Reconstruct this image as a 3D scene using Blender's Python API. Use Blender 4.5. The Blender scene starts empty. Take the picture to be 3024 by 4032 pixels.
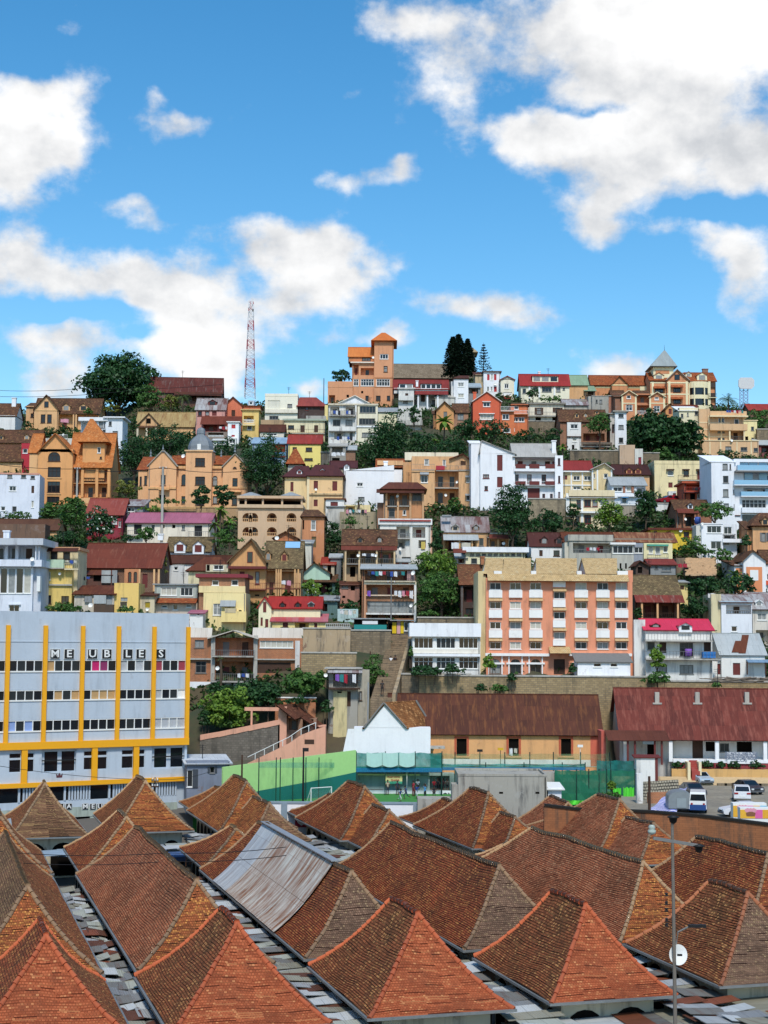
import bpy,math,random
import numpy as np
random.seed(7)
rng=np.random.default_rng(7)
S=bpy.context.scene
COL=S.collection
rad=math.radians
FPX=6057.0;PITCH=rad(4.72);EYE=24.0;ROLL=rad(0.4)
cam_d=bpy.data.cameras.new('camera');cam=bpy.data.objects.new('camera',cam_d);COL.objects.link(cam)
cam_d.sensor_fit='VERTICAL';cam_d.sensor_height=36.0;cam_d.sensor_width=27.0
cam_d.lens=36.0*FPX/4032;cam_d.clip_start=1.0;cam_d.clip_end=9000
cam.location=(0,0,EYE)
from mathutils import Matrix,Vector
cam.rotation_euler=(Matrix.Rotation(PITCH,3,'X')@Matrix.Rotation(rad(90),3,'X')@Matrix.Rotation(ROLL,3,'Z')).to_euler()
S.camera=cam
SUN_EL,SUN_AZ=rad(52),rad(176)
W=bpy.data.worlds.new('World');S.world=W;W.use_nodes=True
sun_d=bpy.data.lights.new('sun','SUN');sun_d.energy=2.2;sun_d.angle=rad(9.0);sun_d.color=(1.0,.96,.9)
sun=bpy.data.objects.new('sun',sun_d);COL.objects.link(sun);sun.location=(80,-80,160)
sdir=Vector((math.sin(SUN_AZ)*math.cos(SUN_EL),math.cos(SUN_AZ)*math.cos(SUN_EL),math.sin(SUN_EL)))
sun.rotation_euler=sdir.to_track_quat('Z','Y').to_euler()
S.view_settings.view_transform='Standard';S.view_settings.look='None'
S.view_settings.exposure=0.62;S.view_settings.gamma=1.0;S.view_settings.use_curve_mapping=False
def build_world():
 nt=W.node_tree;nt.nodes.clear();L=nt.links
 def N(t,**k):
  n=nt.nodes.new(t)
  for a,b in k.items():setattr(n,a,b)
  return n
 def put(sock,v):
  if isinstance(v,(int,float)):sock.default_value=v
  else:L.new(v,sock)
 def M(op,a,b=None,c=None,clamp=False):
  n=N('ShaderNodeMath',operation=op,use_clamp=clamp)
  for i,v in enumerate((a,b,c)):
   if v is not None:put(n.inputs[i],v)
  return n.outputs[0]
 sky=N('ShaderNodeTexSky',sky_type='NISHITA');sky.sun_disc=False
 sky.sun_elevation=SUN_EL;sky.sun_rotation=SUN_AZ;sky.air_density=1.0;sky.dust_density=0.4;sky.ozone_density=2.2
 hsv=N('ShaderNodeHueSaturation');hsv.inputs['Hue'].default_value=.492;hsv.inputs['Saturation'].default_value=1.36;hsv.inputs['Value'].default_value=.84
 L.new(sky.outputs[0],hsv.inputs['Color'])
 tc=N('ShaderNodeTexCoord');sep=N('ShaderNodeSeparateXYZ');L.new(tc.outputs['Generated'],sep.inputs[0])
 X,Y,Z=sep.outputs
 az=M('ARCTAN2',X,Y);el=M('ARCSINE',Z)
 cmb=N('ShaderNodeCombineXYZ');put(cmb.inputs[0],az);put(cmb.inputs[1],M('MULTIPLY',el,1.25))
 def noise(vec,scale,detail,rough,off=(0,0,0)):
  mp=N('ShaderNodeMapping');mp.inputs['Location'].default_value=off;L.new(vec,mp.inputs['Vector'])
  n=N('ShaderNodeTexNoise');n.inputs['Scale'].default_value=scale;n.inputs['Detail'].default_value=detail;n.inputs['Roughness'].default_value=rough
  L.new(mp.outputs[0],n.inputs['Vector']);return n
 wn=noise(cmb.outputs[0],22,3,.55)
 sub=N('ShaderNodeVectorMath',operation='SUBTRACT');L.new(wn.outputs['Color'],sub.inputs[0]);sub.inputs[1].default_value=(.5,.5,.5)
 scl=N('ShaderNodeVectorMath',operation='SCALE');L.new(sub.outputs[0],scl.inputs[0]);scl.inputs['Scale'].default_value=.035
 add=N('ShaderNodeVectorMath',operation='ADD');L.new(cmb.outputs[0],add.inputs[0]);L.new(scl.outputs[0],add.inputs[1])
 wsep=N('ShaderNodeSeparateXYZ');L.new(add.outputs[0],wsep.inputs[0]);AX,EY=wsep.outputs[0],wsep.outputs[1]
 D=1.8226
 def blobs(lst):
  tot=None
  for(u,v,ru,rv,s)in lst:
   a0,b0,c0=ray(u*D,v*D)
   ln=math.sqrt(a0*a0+b0*b0+c0*c0)
   a=math.atan2(a0,b0);e=math.asin(c0/ln)*1.25
   dx=M('MULTIPLY',M('SUBTRACT',AX,a),FPX/(ru*D));dy=M('MULTIPLY',M('SUBTRACT',EY,e),FPX/(rv*D*1.25))
   d2=M('MULTIPLY_ADD',dx,dx,M('MULTIPLY',dy,dy))
   g=M('MULTIPLY',M('EXPONENT',M('MULTIPLY',d2,-.8)),s)
   tot=g if tot is None else M('ADD',tot,g)
  return tot
 thick=blobs([(1560,0,330,130,1.35),(1500,170,240,110,.8),(1210,70,150,90,.72),(1190,305,175,62,1.05),(1400,300,110,60,.7),(1600,350,170,70,.95),(1320,420,110,70,.7),(1300,490,50,50,.5),(930,55,90,48,.8),(930,195,110,75,.62),(30,270,150,95,1.15),(20,390,90,70,.7),(160,330,50,50,.5),(385,272,90,40,.85),(700,560,150,75,1.05),(560,500,120,50,.55),(640,650,110,70,.7),(200,600,210,62,.8),(20,560,130,70,.6),(360,650,140,50,.62),(430,765,120,85,1.25),(120,735,170,45,.9),(130,830,95,42,.9),(1050,665,140,42,1.0),(1530,540,70,50,.7),(1630,600,75,110,.9),(1350,805,90,40,.9),(790,735,110,22,.6),(840,715,40,25,.4),(740,390,60,26,.72),(862,365,48,24,.72),(265,443,60,26,.62),(330,488,60,20,.5),(660,838,34,22,.85),(320,212,26,20,.5),(655,170,30,36,.42),(765,205,30,20,.45),(130,190,90,26,.42),(145,65,50,14,.42),(1500,725,60,16,.35),(1440,495,60,22,.38),(800,40,60,30,.35),(300,712,60,24,-.7),(110,668,190,13,-.5),(1090,215,60,34,-.5),(1300,237,120,13,-.55),(1480,345,60,34,-.4),(1050,330,40,30,-.3),(560,610,60,40,-.35),(1580,452,110,24,-.7),(200,660,120,20,-.3)])
 n1=noise(cmb.outputs[0],13,9,.56);n2=noise(cmb.outputs[0],13,9,.56,(-.008,-.016,0))
 n3=noise(cmb.outputs[0],42,8,.62)
 dens=M('ADD',thick,M('MULTIPLY',M('SUBTRACT',n1 .outputs['Fac'],.5),1.5))
 dens=M('ADD',dens,M('MULTIPLY',M('SUBTRACT',n3 .outputs['Fac'],.5),1.05))
 ramp=N('ShaderNodeMapRange',interpolation_type='SMOOTHSTEP');L.new(dens,ramp.inputs['Value'])
 ramp.inputs['From Min'].default_value=.32;ramp.inputs['From Max'].default_value=1.0
 mask=M('MULTIPLY',ramp.outputs[0],M('GREATER_THAN',Y,0))
 gen=M('MULTIPLY',M('MULTIPLY',M('SUBTRACT',n1 .outputs['Fac'],.52),4,clamp=True),M('LESS_THAN',Y,0.3))
 rel=M('MULTIPLY',M('SUBTRACT',n1 .outputs['Fac'],n2 .outputs['Fac']),1.15)
 core=N('ShaderNodeMapRange');L.new(dens,core.inputs['Value']);core.inputs['From Min'].default_value=.5;core.inputs['From Max'].default_value=1.7
 lum=M('ADD',M('SUBTRACT',.93,M('MULTIPLY',core.outputs[0],.06)),rel)
 burn=blobs([(1620,30,260,100,.5),(60,240,130,70,.25),(430,750,120,80,.25),(700,540,120,60,.12),(1300,290,160,50,.12)])
 lum=M('MINIMUM',M('MAXIMUM',M('ADD',lum,burn),.76),1.12)
 ccol=N('ShaderNodeMix',data_type='RGBA');ccol.inputs[6].default_value=(.82,.86,.92,1);ccol.inputs[7].default_value=(1,.995,.99,1)
 L.new(M('MULTIPLY',M('SUBTRACT',lum,.6),2.6,clamp=True),ccol.inputs[0])
 csc=N('ShaderNodeVectorMath',operation='SCALE');L.new(ccol.outputs[2],csc.inputs[0]);put(csc.inputs['Scale'],M('MULTIPLY',lum,CLOUD))
 mix=N('ShaderNodeMix',data_type='RGBA');L.new(M('MAXIMUM',M('MULTIPLY',mask,.97),M('MULTIPLY',gen,.5)),mix.inputs[0]);L.new(hsv.outputs[0],mix.inputs[6]);L.new(csc.outputs[0],mix.inputs[7])
 bg=N('ShaderNodeBackground');bg.inputs['Strength'].default_value=SKYS;L.new(mix.outputs[2],bg.inputs['Color'])
 out=N('ShaderNodeOutputWorld');L.new(bg.outputs[0],out.inputs['Surface'])
SKYS=.13;CLOUD=4.75
def ray(u,v):
 a=(u-1512)/FPX;c=(2016-v)/FPX
 a,c=a*math.cos(ROLL)-c*math.sin(ROLL),a*math.sin(ROLL)+c*math.cos(ROLL)
 return a,math.cos(PITCH)-math.sin(PITCH)*c,math.sin(PITCH)+math.cos(PITCH)*c
FX,FY,FS=0.,0.,1.
def fr(ox,oy,s=1.659):
 global FX,FY,FS
 FX,FY,FS=ox,oy,s
def fra():fr(0,1200)
def frb():fr(1000,1200)
def frc():fr(2024,1200)
def frd():fr(0,1750)
def fre():fr(1000,1750)
def frf():fr(2024,1750)
def frg():fr(0,2300)
def frh():fr(800,2300)
def fri():fr(2024,2300)
def frj():fr(1400,2300)
def P(u,v):return FX+u/FS,FY+v/FS
def at_d(u,v,D):
 a,b,c=ray(*P(u,v));s=D/b;return Vector((a*s,D,EYE+c*s))
def at_z(u,v,z):
 a,b,c=ray(*P(u,v));s=(z-EYE)/c;return Vector((a*s,b*s,z))
_DV=[(1400,440),(1450,430),(1550,410),(1700,380),(1900,335),(2100,300),(2250,275),(2400,250),(2550,228),(2700,215),(2950,203),(3300,190)]
def dv(v):
 v=FY+v/FS
 return float(np.interp(v,[a for a,_ in _DV],[b for _,b in _DV]))
build_world()
MATS={}
def lin(h,k=1.0):
 o=[]
 for i in(0,2,4):
  c=int(h[i:i+2],16)/255
  c=c/12.92 if c<=.04045 else((c+.055)/1.055)**2.4
  o.append(min(.85,c*k))
 return tuple(o)+(1,)
class NT:
 def __init__(s,name):
  s.m=bpy.data.materials.new(name);s.m.use_nodes=True;s.t=s.m.node_tree;s.t.nodes.clear()
  s.out=s.n('ShaderNodeOutputMaterial');s.b=s.n('ShaderNodeBsdfPrincipled');s.t.links.new(s.b.outputs[0],s.out.inputs[0])
 def n(s,t,**k):
  n=s.t.nodes.new(t)
  for a,b in k.items():
   setattr(n,a,b)
  return n
 def l(s,a,b):s.t.links.new(a,b)
 def set(s,**k):
  for a,b in k.items():
   i=s.b.inputs[a.replace('_',' ')]
   if hasattr(b,'links'):s.l(b,i)
   else:i.default_value=b
 def mix(s,f,a,b,mode='MIX'):
  n=s.n('ShaderNodeMix',data_type='RGBA',blend_type=mode)
  for i,v in((0,f),(6,a),(7,b)):
   if hasattr(v,'links'):s.l(v,n.inputs[i])
   else:n.inputs[i].default_value=v
  return n.outputs[2]
 def coord(s,kind='Object',scale=(1,1,1)):
  t=s.n('ShaderNodeTexCoord');m=s.n('ShaderNodeMapping');m.inputs['Scale'].default_value=scale
  s.l(t.outputs[kind],m.inputs[0]);return m.outputs[0]
 def pos(s,scale=(1,1,1)):
  t=s.n('ShaderNodeNewGeometry');m=s.n('ShaderNodeMapping');m.inputs['Scale'].default_value=scale
  s.l(t.outputs['Position'],m.inputs[0]);return m.outputs[0]
 def noise(s,vec,sc,det=4,ro=.55):
  n=s.n('ShaderNodeTexNoise');n.inputs['Scale'].default_value=sc;n.inputs['Detail'].default_value=det;n.inputs['Roughness'].default_value=ro
  s.l(vec,n.inputs['Vector']);return n.outputs['Fac']
 def rng(s,v,a,b,c=0.,d=1.):
  n=s.n('ShaderNodeMapRange');n.inputs['From Min'].default_value=a;n.inputs['From Max'].default_value=b
  n.inputs['To Min'].default_value=c;n.inputs['To Max'].default_value=d;s.l(v,n.inputs['Value']);return n.outputs[0]
 def math(s,op,a,b=0.):
  n=s.n('ShaderNodeMath',operation=op)
  for i,v in((0,a),(1,b)):
   if hasattr(v,'links'):s.l(v,n.inputs[i])
   else:n.inputs[i].default_value=v
  return n.outputs[0]
 def bump(s,h,st=.3,d=.05):
  n=s.n('ShaderNodeBump');n.inputs['Strength'].default_value=st;n.inputs['Distance'].default_value=d
  s.l(h,n.inputs['Height']);s.l(n.outputs[0],s.b.inputs['Normal'])
def dk(c,k):return(c[0]*k,c[1]*k,c[2]*k,1)
def wall(h,dirt=.5,k=.92):
 key=('w',h,dirt,k)
 if key in MATS:return MATS[key]
 t=NT('plaster_'+h);c=lin(h,k);g=.3*c[0]+.6*c[1]+.1*c[2];c=tuple(min(.86,(q+(g-q)*.08)*1.05)for q in c[:3])+(1,)
 p=t.pos()
 n1=t.noise(p,.35,6,.6);n2=t.noise(t.pos((1.3,1.3,.16)),1.1,5,.65);n3=t.noise(p,4,4)
 col=t.mix(t.rng(n1,.35,.75,0,.35),c,dk(c,.78))
 grime=(c[0]*.32+.03,c[1]*.32+.03,c[2]*.34+.025,1)
 col=t.mix(t.math('MULTIPLY',t.rng(n2,.5,.72),t.rng(n1,.3,.6,.4*dirt,1.5*dirt)),col,grime)
 n4=t.noise(t.pos((1,1,.8)),.55,8,.7);col=t.mix(t.rng(n4,.58,.6,0,.5*dirt),col,(min(.8,c[0]*.8+.1),min(.8,c[1]*.8+.1),min(.8,c[2]*.8+.1),1))
 n5=t.noise(t.pos((1.1,1.1,.9)),.42,8,.72);col=t.mix(t.rng(n5,.635,.655,0,.75*dirt),col,(.2,.12,.08,1))
 col=t.mix(t.rng(n3,.3,.7,0,.12),col,dk(c,.6))
 t.set(Base_Color=col,Roughness=.92);t.bump(n3,.15,.03)
 MATS[key]=t.m;return t.m
def brickvec(t,sx=1.,sz=1.):
 g=t.n('ShaderNodeNewGeometry');sp=t.n('ShaderNodeSeparateXYZ');t.l(g.outputs['Position'],sp.inputs[0])
 cb=t.n('ShaderNodeCombineXYZ');t.l(t.math('ADD',sp.outputs[0],t.math('MULTIPLY',sp.outputs[1],.83)),cb.inputs[0]);t.l(sp.outputs[2],cb.inputs[1])
 return cb.outputs[0]
def brick(h,mort='b09a80',bw=.34,bh=.14,dirt=.4,var=.7,ms=.018,k=.9):
 key=('b',h,mort,bw,bh)
 if key in MATS:return MATS[key]
 t=NT('masonry_'+h);c=lin(h,k);v=brickvec(t)
 wn=t.n('ShaderNodeTexNoise');wn.inputs['Scale'].default_value=.9;t.l(v,wn.inputs['Vector'])
 sm=t.n('ShaderNodeVectorMath',operation='MULTIPLY_ADD');t.l(wn.outputs['Color'],sm.inputs[0]);sm.inputs[1].default_value=(bw*.35,)*3;t.l(v,sm.inputs[2])
 b=t.n('ShaderNodeTexBrick');b.inputs['Scale'].default_value=1;b.inputs['Brick Width'].default_value=bw;b.inputs['Row Height'].default_value=bh
 b.inputs['Mortar Size'].default_value=ms;b.inputs['Color1'].default_value=c;b.inputs['Color2'].default_value=dk(c,var);b.inputs['Mortar'].default_value=lin(mort,.8)
 t.l(sm.outputs[0],b.inputs['Vector'])
 n1=t.noise(t.pos(),.3,6,.6);n2=t.noise(t.pos((1.2,1.2,.2)),.9,5,.65)
 col=t.mix(t.rng(n1,.4,.7,0,.5),b.outputs['Color'],dk(c,.62))
 col=t.mix(t.rng(n2,.5,.8,0,dirt*1.5),col,(.05,.045,.035,1))
 t.set(Base_Color=col,Roughness=.93);t.bump(b.outputs['Fac'],-.4,.03)
 MATS[key]=t.m;return t.m
def metal(h,h2=None,rust=.3,rusth='6b3a22',pitch=.25,sheet=.9,ro=.55,met=0.,k=.9):
 key=('m',h,h2,rust,sheet)
 if key in MATS:return MATS[key]
 t=NT('sheet_metal_'+h);c=lin(h,k);c2=lin(h2,k)if h2 else dk(c,.72)
 if c[0]>2.2*c[2]and h[0]not in 'cde':c,c2=[(q[0]*.95,q[1]*1.05,q[2]*.8,1)for q in(c,c2)]
 uv=t.coord('UV')
 b=t.n('ShaderNodeTexBrick');b.inputs['Scale'].default_value=1;b.inputs['Brick Width'].default_value=sheet;b.inputs['Row Height'].default_value=2.6;b.offset=.3
 b.inputs['Mortar Size'].default_value=.012;b.inputs['Color1'].default_value=c;b.inputs['Color2'].default_value=c2;b.inputs['Mortar'].default_value=dk(c2,.5)
 t.l(uv,b.inputs['Vector'])
 n1=t.noise(t.coord('UV',(1.6,.25,1)),1.3,6,.65);n2=t.noise(uv,.35,5,.6);n3=t.noise(t.coord('UV',(7,.5,1)),1,4,.6)
 col=t.mix(t.rng(n2,.35,.75,0,.4),b.outputs['Color'],dk(c2,.7))
 col=t.mix(t.rng(n3,.45,.75,0,.35),col,dk(c,1.25))
 r=lin(rusth,.8)
 col=t.mix(t.rng(n1,.62-.25*rust,.78-.15*rust,0,min(1,.3+rust)),col,r)
 w=t.n('ShaderNodeTexWave',wave_type='BANDS',bands_direction='X');w.inputs['Scale'].default_value=1/pitch/3.14*1.6;t.l(uv,w.inputs['Vector'])
 t.set(Base_Color=col,Roughness=ro+.12,Metallic=met,Specular_IOR_Level=.22);t.bump(w.outputs['Fac'],.5,.04)
 MATS[key]=t.m;return t.m
def tile(h,h2,moss='5e5140',mf=.4,spot='d89a55',sf=.12,tw=.17,th=.15,k=.85,gap='2a1610'):
 key=('t',h,h2,moss,mf,sf,tw)
 if key in MATS:return MATS[key]
 t=NT('roof_tiles_'+h);uv=t.coord('UV')
 wn=t.n('ShaderNodeTexNoise');wn.inputs['Scale'].default_value=1.1;wn.inputs['Detail'].default_value=2;t.l(uv,wn.inputs['Vector'])
 sm=t.n('ShaderNodeVectorMath',operation='MULTIPLY_ADD');t.l(wn.outputs['Color'],sm.inputs[0]);sm.inputs[1].default_value=(.05,.0,0);t.l(uv,sm.inputs[2])
 def br(c1,c2,mo,bias=0.,ms=.012):
  b=t.n('ShaderNodeTexBrick');b.inputs['Scale'].default_value=1;b.inputs['Brick Width'].default_value=tw;b.inputs['Row Height'].default_value=th
  b.inputs['Mortar Size'].default_value=ms;b.inputs['Mortar Smooth'].default_value=.3;b.inputs['Bias'].default_value=bias
  b.inputs['Color1'].default_value=c1;b.inputs['Color2'].default_value=c2;b.inputs['Mortar'].default_value=mo;t.l(sm.outputs[0],b.inputs['Vector']);return b
 b=br(lin(h,k),lin(h2,k),lin(gap))  # gap colour paints the shadow between tiles into the joints
 b2=br((0,0,0,1),(1,1,1,1),(0,0,0,1))
 n1=t.noise(uv,.32,6,.65);n2=t.noise(uv,1.6,5,.6);n4=t.noise(t.coord('UV',(1,.35,1)),.8,5,.6)
 col=t.mix(t.rng(n1,.55-.3*mf,.85-.3*mf,0,.85),b.outputs['Color'],t.mix(.35,lin(moss,k),b.outputs['Color'],'MULTIPLY'))
 col=t.mix(t.math('MULTIPLY',t.rng(b2 .outputs['Color'],.97-sf*1.6,1-sf*1.2,0,.85),t.rng(n2,.36,.56)),col,lin(spot,.85))
 col=t.mix(t.rng(n2,.48,.75,0,.7),col,t.mix(.6,col,(.03,.022,.016,1)))
 col=t.mix(t.rng(n4,.55,.8,0,.35),col,(.05,.035,.025,1))
 t.set(Base_Color=col,Roughness=.95,Specular_IOR_Level=.1);t.bump(b.outputs['Fac'],-.5,.025)
 MATS[key]=t.m;return t.m
def plain(name,h,ro=.7,met=0.,k=.9,var=.2,spec=.5):
 key=('p',name)
 if key in MATS:return MATS[key]
 t=NT(name);c=lin(h,k);n=t.noise(t.pos(),2.5,4,.6)
 t.set(Base_Color=t.mix(t.rng(n,.35,.7,0,var),c,dk(c,.6)),Roughness=ro,Metallic=met,Specular_IOR_Level=spec)
 MATS[key]=t.m;return t.m
def leafm(name,h1,h2,tr=.25):
 key=('l',name)
 if key in MATS:return MATS[key]
 t=NT(name);g=t.n('ShaderNodeNewGeometry')
 n=t.noise(t.pos(),.45,3)
 col=t.mix(g.outputs['Random Per Island'],lin(h1),lin(h2))
 col=t.mix(t.rng(n,.4,.65,0,.6),col,t.mix(.5,col,lin(h2)))
 t.set(Base_Color=col,Roughness=.55,Specular_IOR_Level=.3)
 tl=t.n('ShaderNodeBsdfTranslucent');t.l(col,tl.inputs[0]);mx=t.n('ShaderNodeMixShader');mx.inputs[0].default_value=tr
 t.l(t.b.outputs[0],mx.inputs[1]);t.l(tl.outputs[0],mx.inputs[2]);t.l(mx.outputs[0],t.out.inputs[0])
 MATS[key]=t.m;return t.m
def netm(name,h,dens):
 key=('n',name)
 if key in MATS:return MATS[key]
 t=NT(name);n=t.noise(t.pos((1,1,.5)),1.2,5)
 t.set(Base_Color=t.mix(t.rng(n,.4,.7,0,.5),lin(h),dk(lin(h),.6)),Roughness=.8)
 tp=t.n('ShaderNodeBsdfTransparent');mx=t.n('ShaderNodeMixShader')
 t.l(t.rng(n,.3,.7,dens-.12,dens+.12),mx.inputs[0]);t.l(tp.outputs[0],mx.inputs[1]);t.l(t.b.outputs[0],mx.inputs[2]);t.l(mx.outputs[0],t.out.inputs[0])
 MATS[key]=t.m;return t.m
WHITE=wall('eef0f0',.25,.95);WHITE2=wall('e6e4dc',.7,.95);CREAM=wall('f0e4be',.45);OCHRE=wall('e8b478',.5);OCHRE2=wall('e0ac74',.9);ORANGE=wall('e8a45e',.3)
YELLOW=wall('f2d888',.5);GREY=wall('a8a498',.9);TRIM=plain('white_trim','f0f0ea',.7,var=.12)
BRICKO=brick('c87848');STONE=brick('98866a','7d7262',.55,.3,.7,.6,.035);STONE2=brick('b29a70','8a7c66',.6,.28,.5,.65,.03)
GLASS=plain('window_glass','141a20',.08,0,.9,.0,.6);GLASS2=plain('window_glass_dull','24282a',.3,0,.9,.5,.5);CURT=plain('curtained_pane','9a9c98',.35,0,.9,.8,.5);CURT2=plain('pale_curtain_pane','c8c4b4',.4,0,.9,.6,.5)  # second curtain pane is just a paler cloth tone, picked at random
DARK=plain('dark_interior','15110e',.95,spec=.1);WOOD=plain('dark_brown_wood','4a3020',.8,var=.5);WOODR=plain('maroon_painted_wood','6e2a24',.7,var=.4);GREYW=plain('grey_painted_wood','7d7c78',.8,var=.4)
IRON=plain('dark_iron','2b2b2b',.6,.5);CONC=wall('b5b0a4',.8);ALU=plain('pale_metal','b8bcbe',.4,.5)
R_RUST=metal('6e3a2c','5a2c22',.45,'8a5634');R_BROWN=metal('5f342a','4c2822',.25);R_RED=metal('a83c36','8e302c',.35,'6b3f30');R_MAROON=metal('7a3c34','65302a',.4);R_PINK=metal('b06a7e','a26072',.1);R_GREY=metal('a3a8a8','8c9090',.2,'8a6a50');R_ZINC=metal('b8bdbb','a9afae',.12,'9a8068');R_TAN=metal('b89a78','a5805c',.5,'7d4a30');R_GREEN=metal('8fa88a','7f987a',.15,'8a7a60');R_HOT=metal('d83c5a','cc3650',.08)
R_PATCH=metal('b4b6b4','6a3428',.5,'5e3024')
T_BROWN=tile('7a5540','5e4234','4c4234',.5,'a07a52',.1,.3,.25);T_ORANGE=tile('d8884c','c27440','9a6a48',.3,'e8a468',.1,.3,.25);T_RED=tile('b0603c','96502f','6a4a38',.35,'cc8450',.12,.3,.25);T_MOSS=tile('8a7656','6f5e44','5c5440',.5,'a89468',.1,.3,.25)
class MB:
 def __init__(s):s.v=[];s.f=[];s.uv=[];s.mi=[]
 def poly(s,pts,uv=None,mi=0):
  i=len(s.v);s.v+=[tuple(p)for p in pts];s.f.append(tuple(range(i,i+len(pts))));s.uv.append(uv);s.mi.append(mi);return s
 def quad(s,a,b,c,d,uv=None,mi=0):return s.poly((a,b,c,d),uv,mi)
 def box(s,x0,y0,z0,x1,y1,z1,mi=0):
  q=s.quad
  q((x0,y0,z0),(x1,y0,z0),(x1,y0,z1),(x0,y0,z1),[(x0,z0),(x1,z0),(x1,z1),(x0,z1)],mi);q((x1,y1,z0),(x0,y1,z0),(x0,y1,z1),(x1,y1,z1),[(x1,z0),(x0,z0),(x0,z1),(x1,z1)],mi)
  q((x0,y1,z0),(x0,y0,z0),(x0,y0,z1),(x0,y1,z1),[(y1,z0),(y0,z0),(y0,z1),(y1,z1)],mi);q((x1,y0,z0),(x1,y1,z0),(x1,y1,z1),(x1,y0,z1),[(y0,z0),(y1,z0),(y1,z1),(y0,z1)],mi)
  q((x0,y0,z1),(x1,y0,z1),(x1,y1,z1),(x0,y1,z1),[(x0,y0),(x1,y0),(x1,y1),(x0,y1)],mi);q((x0,y1,z0),(x1,y1,z0),(x1,y0,z0),(x0,y0,z0),None,mi);return s
 def slab(s,a,b,c,d,th=.14,mi=0):
  """roof slope: a, b along the eave, c, d along the top; metric uv"""
  a,b,c,d=map(Vector,(a,b,c,d));n=(b-a).cross(d-a)
  if n.length<1e-6:n=(c-b).cross(a-b)
  n.normalize()
  if n.z<0:n=-n
  e=(b-a).normalized();g=n.cross(e)
  if g.z<0:g=-g
  uv=[((p-a).dot(e),(p-a).dot(g))for p in(a,b,c,d)]
  s.poly((a,b,c,d),uv,mi);k=n*-th
  lo=[p+k for p in(a,b,c,d)];s.poly(lo[::-1],[uv[i]for i in(3,2,1,0)],mi)
  t=(a,b,c,d)
  for i in range(4):
   j=(i+1)%4
   if(t[i]-t[j]).length>1e-4:s.poly((t[i],lo[i],lo[j],t[j]),[uv[i],uv[i],uv[j],uv[j]],mi)
  return s
 def tube(s,pts,r,n=6,r1=None,cap=True,mi=0):
  pts=[Vector(p)for p in pts];r1=r if r1 is None else r1;rings=[]
  for i,p in enumerate(pts):
   t=(pts[min(i+1,len(pts)-1)]-pts[max(i-1,0)]).normalized()
   up=Vector((0,0,1))if abs(t.z)<.9 else Vector((1,0,0))
   a=t.cross(up).normalized();b=t.cross(a);rr=r+(r1-r)*i/max(1,len(pts)-1)
   i0=len(s.v);s.v+=[tuple(p+a*(rr*math.cos(k*6.28318/n))+b*(rr*math.sin(k*6.28318/n)))for k in range(n)];rings.append(i0)
  for a0,b0 in zip(rings,rings[1:]):
   for k in range(n):
    s.f.append((a0+k,a0+(k+1)%n,b0+(k+1)%n,b0+k));s.uv.append(None);s.mi.append(mi)
  if cap:
   for i0 in(rings[0],rings[-1]):s.f.append(tuple(range(i0,i0+n)));s.uv.append(None);s.mi.append(mi)
  return s
 def lathe(s,prof,c,n=20,mi=0):
  rings=[]
  for r,z in prof:
   i0=len(s.v);s.v+=[(c[0]+r*math.cos(k*6.28318/n),c[1]+r*math.sin(k*6.28318/n),c[2]+z)for k in range(n)];rings.append(i0)
  for a0,b0 in zip(rings,rings[1:]):
   for k in range(n):
    s.f.append((a0+k,a0+(k+1)%n,b0+(k+1)%n,b0+k));s.uv.append(None);s.mi.append(mi)
  return s
 def prism(s,prof,x0,x1,mi=0):
  """(y, z) outline swept along x"""
  s.poly([(x0,y,z)for y,z in prof],None,mi);s.poly([(x1,y,z)for y,z in prof][::-1],None,mi)
  for i in range(len(prof)):
   (ya,za),(yb,zb)=prof[i],prof[(i+1)%len(prof)];s.quad((x0,ya,za),(x1,ya,za),(x1,yb,zb),(x0,yb,zb),None,mi)
  return s
 def build(s,name,mat,parent=None,smooth=False):
  me=bpy.data.meshes.new(name);me.from_pydata(s.v,[],s.f)
  for m in(mat if isinstance(mat,(list,tuple))else[mat]):me.materials.append(m)
  if any(u is not None for u in s.uv):
   ul=me.uv_layers.new(name='UVMap');dat=[]
   for f,u in zip(s.f,s.uv):
    for k in range(len(f)):dat+=list(u[k])if u is not None else[s.v[f[k]][0],s.v[f[k]][2]]
   ul.data.foreach_set('uv',dat)
  if any(s.mi):me.polygons.foreach_set('material_index',s.mi)
  if smooth:me.polygons.foreach_set('use_smooth',[True]*len(s.f))
  o=bpy.data.objects.new(name,me);COL.objects.link(o)
  if parent is not None:o.parent=parent
  return o
def tag(o,label=None,cat=None,group=None,kind=None):
 for k,v in(('label',label),('category',cat),('group',group),('kind',kind)):
  if v:o[k]=v
 return o
def empty(name,loc,rz=0.,label=None,cat=None,group=None):
 o=bpy.data.objects.new(name,None);COL.objects.link(o);o.location=loc;o.rotation_euler=(0,0,rz);o.empty_display_size=.3
 return tag(o,label,cat,group)
def text_obj(txt,size,mat,parent,loc,rot=(rad(90),0,0),ext=.02,name='lettering',align='CENTER',sx=1.):
 cu=bpy.data.curves.new('t','FONT');cu.body=txt;cu.size=size;cu.extrude=ext;cu.align_x=align;cu.align_y='CENTER';cu.resolution_u=2;cu.offset=size*.018
 ob=bpy.data.objects.new('t',cu);COL.objects.link(ob);dg=bpy.context.evaluated_depsgraph_get();dg.update()
 me=bpy.data.meshes.new_from_object(ob.evaluated_get(dg));bpy.data.objects.remove(ob);bpy.data.curves.remove(cu)
 me.materials.clear();me.materials.append(mat);o=bpy.data.objects.new(name,me);COL.objects.link(o);o.parent=parent;o.location=loc;o.rotation_euler=rot;o.scale=(sx,1,1);return o
HC=[];CTRL=[]
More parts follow.
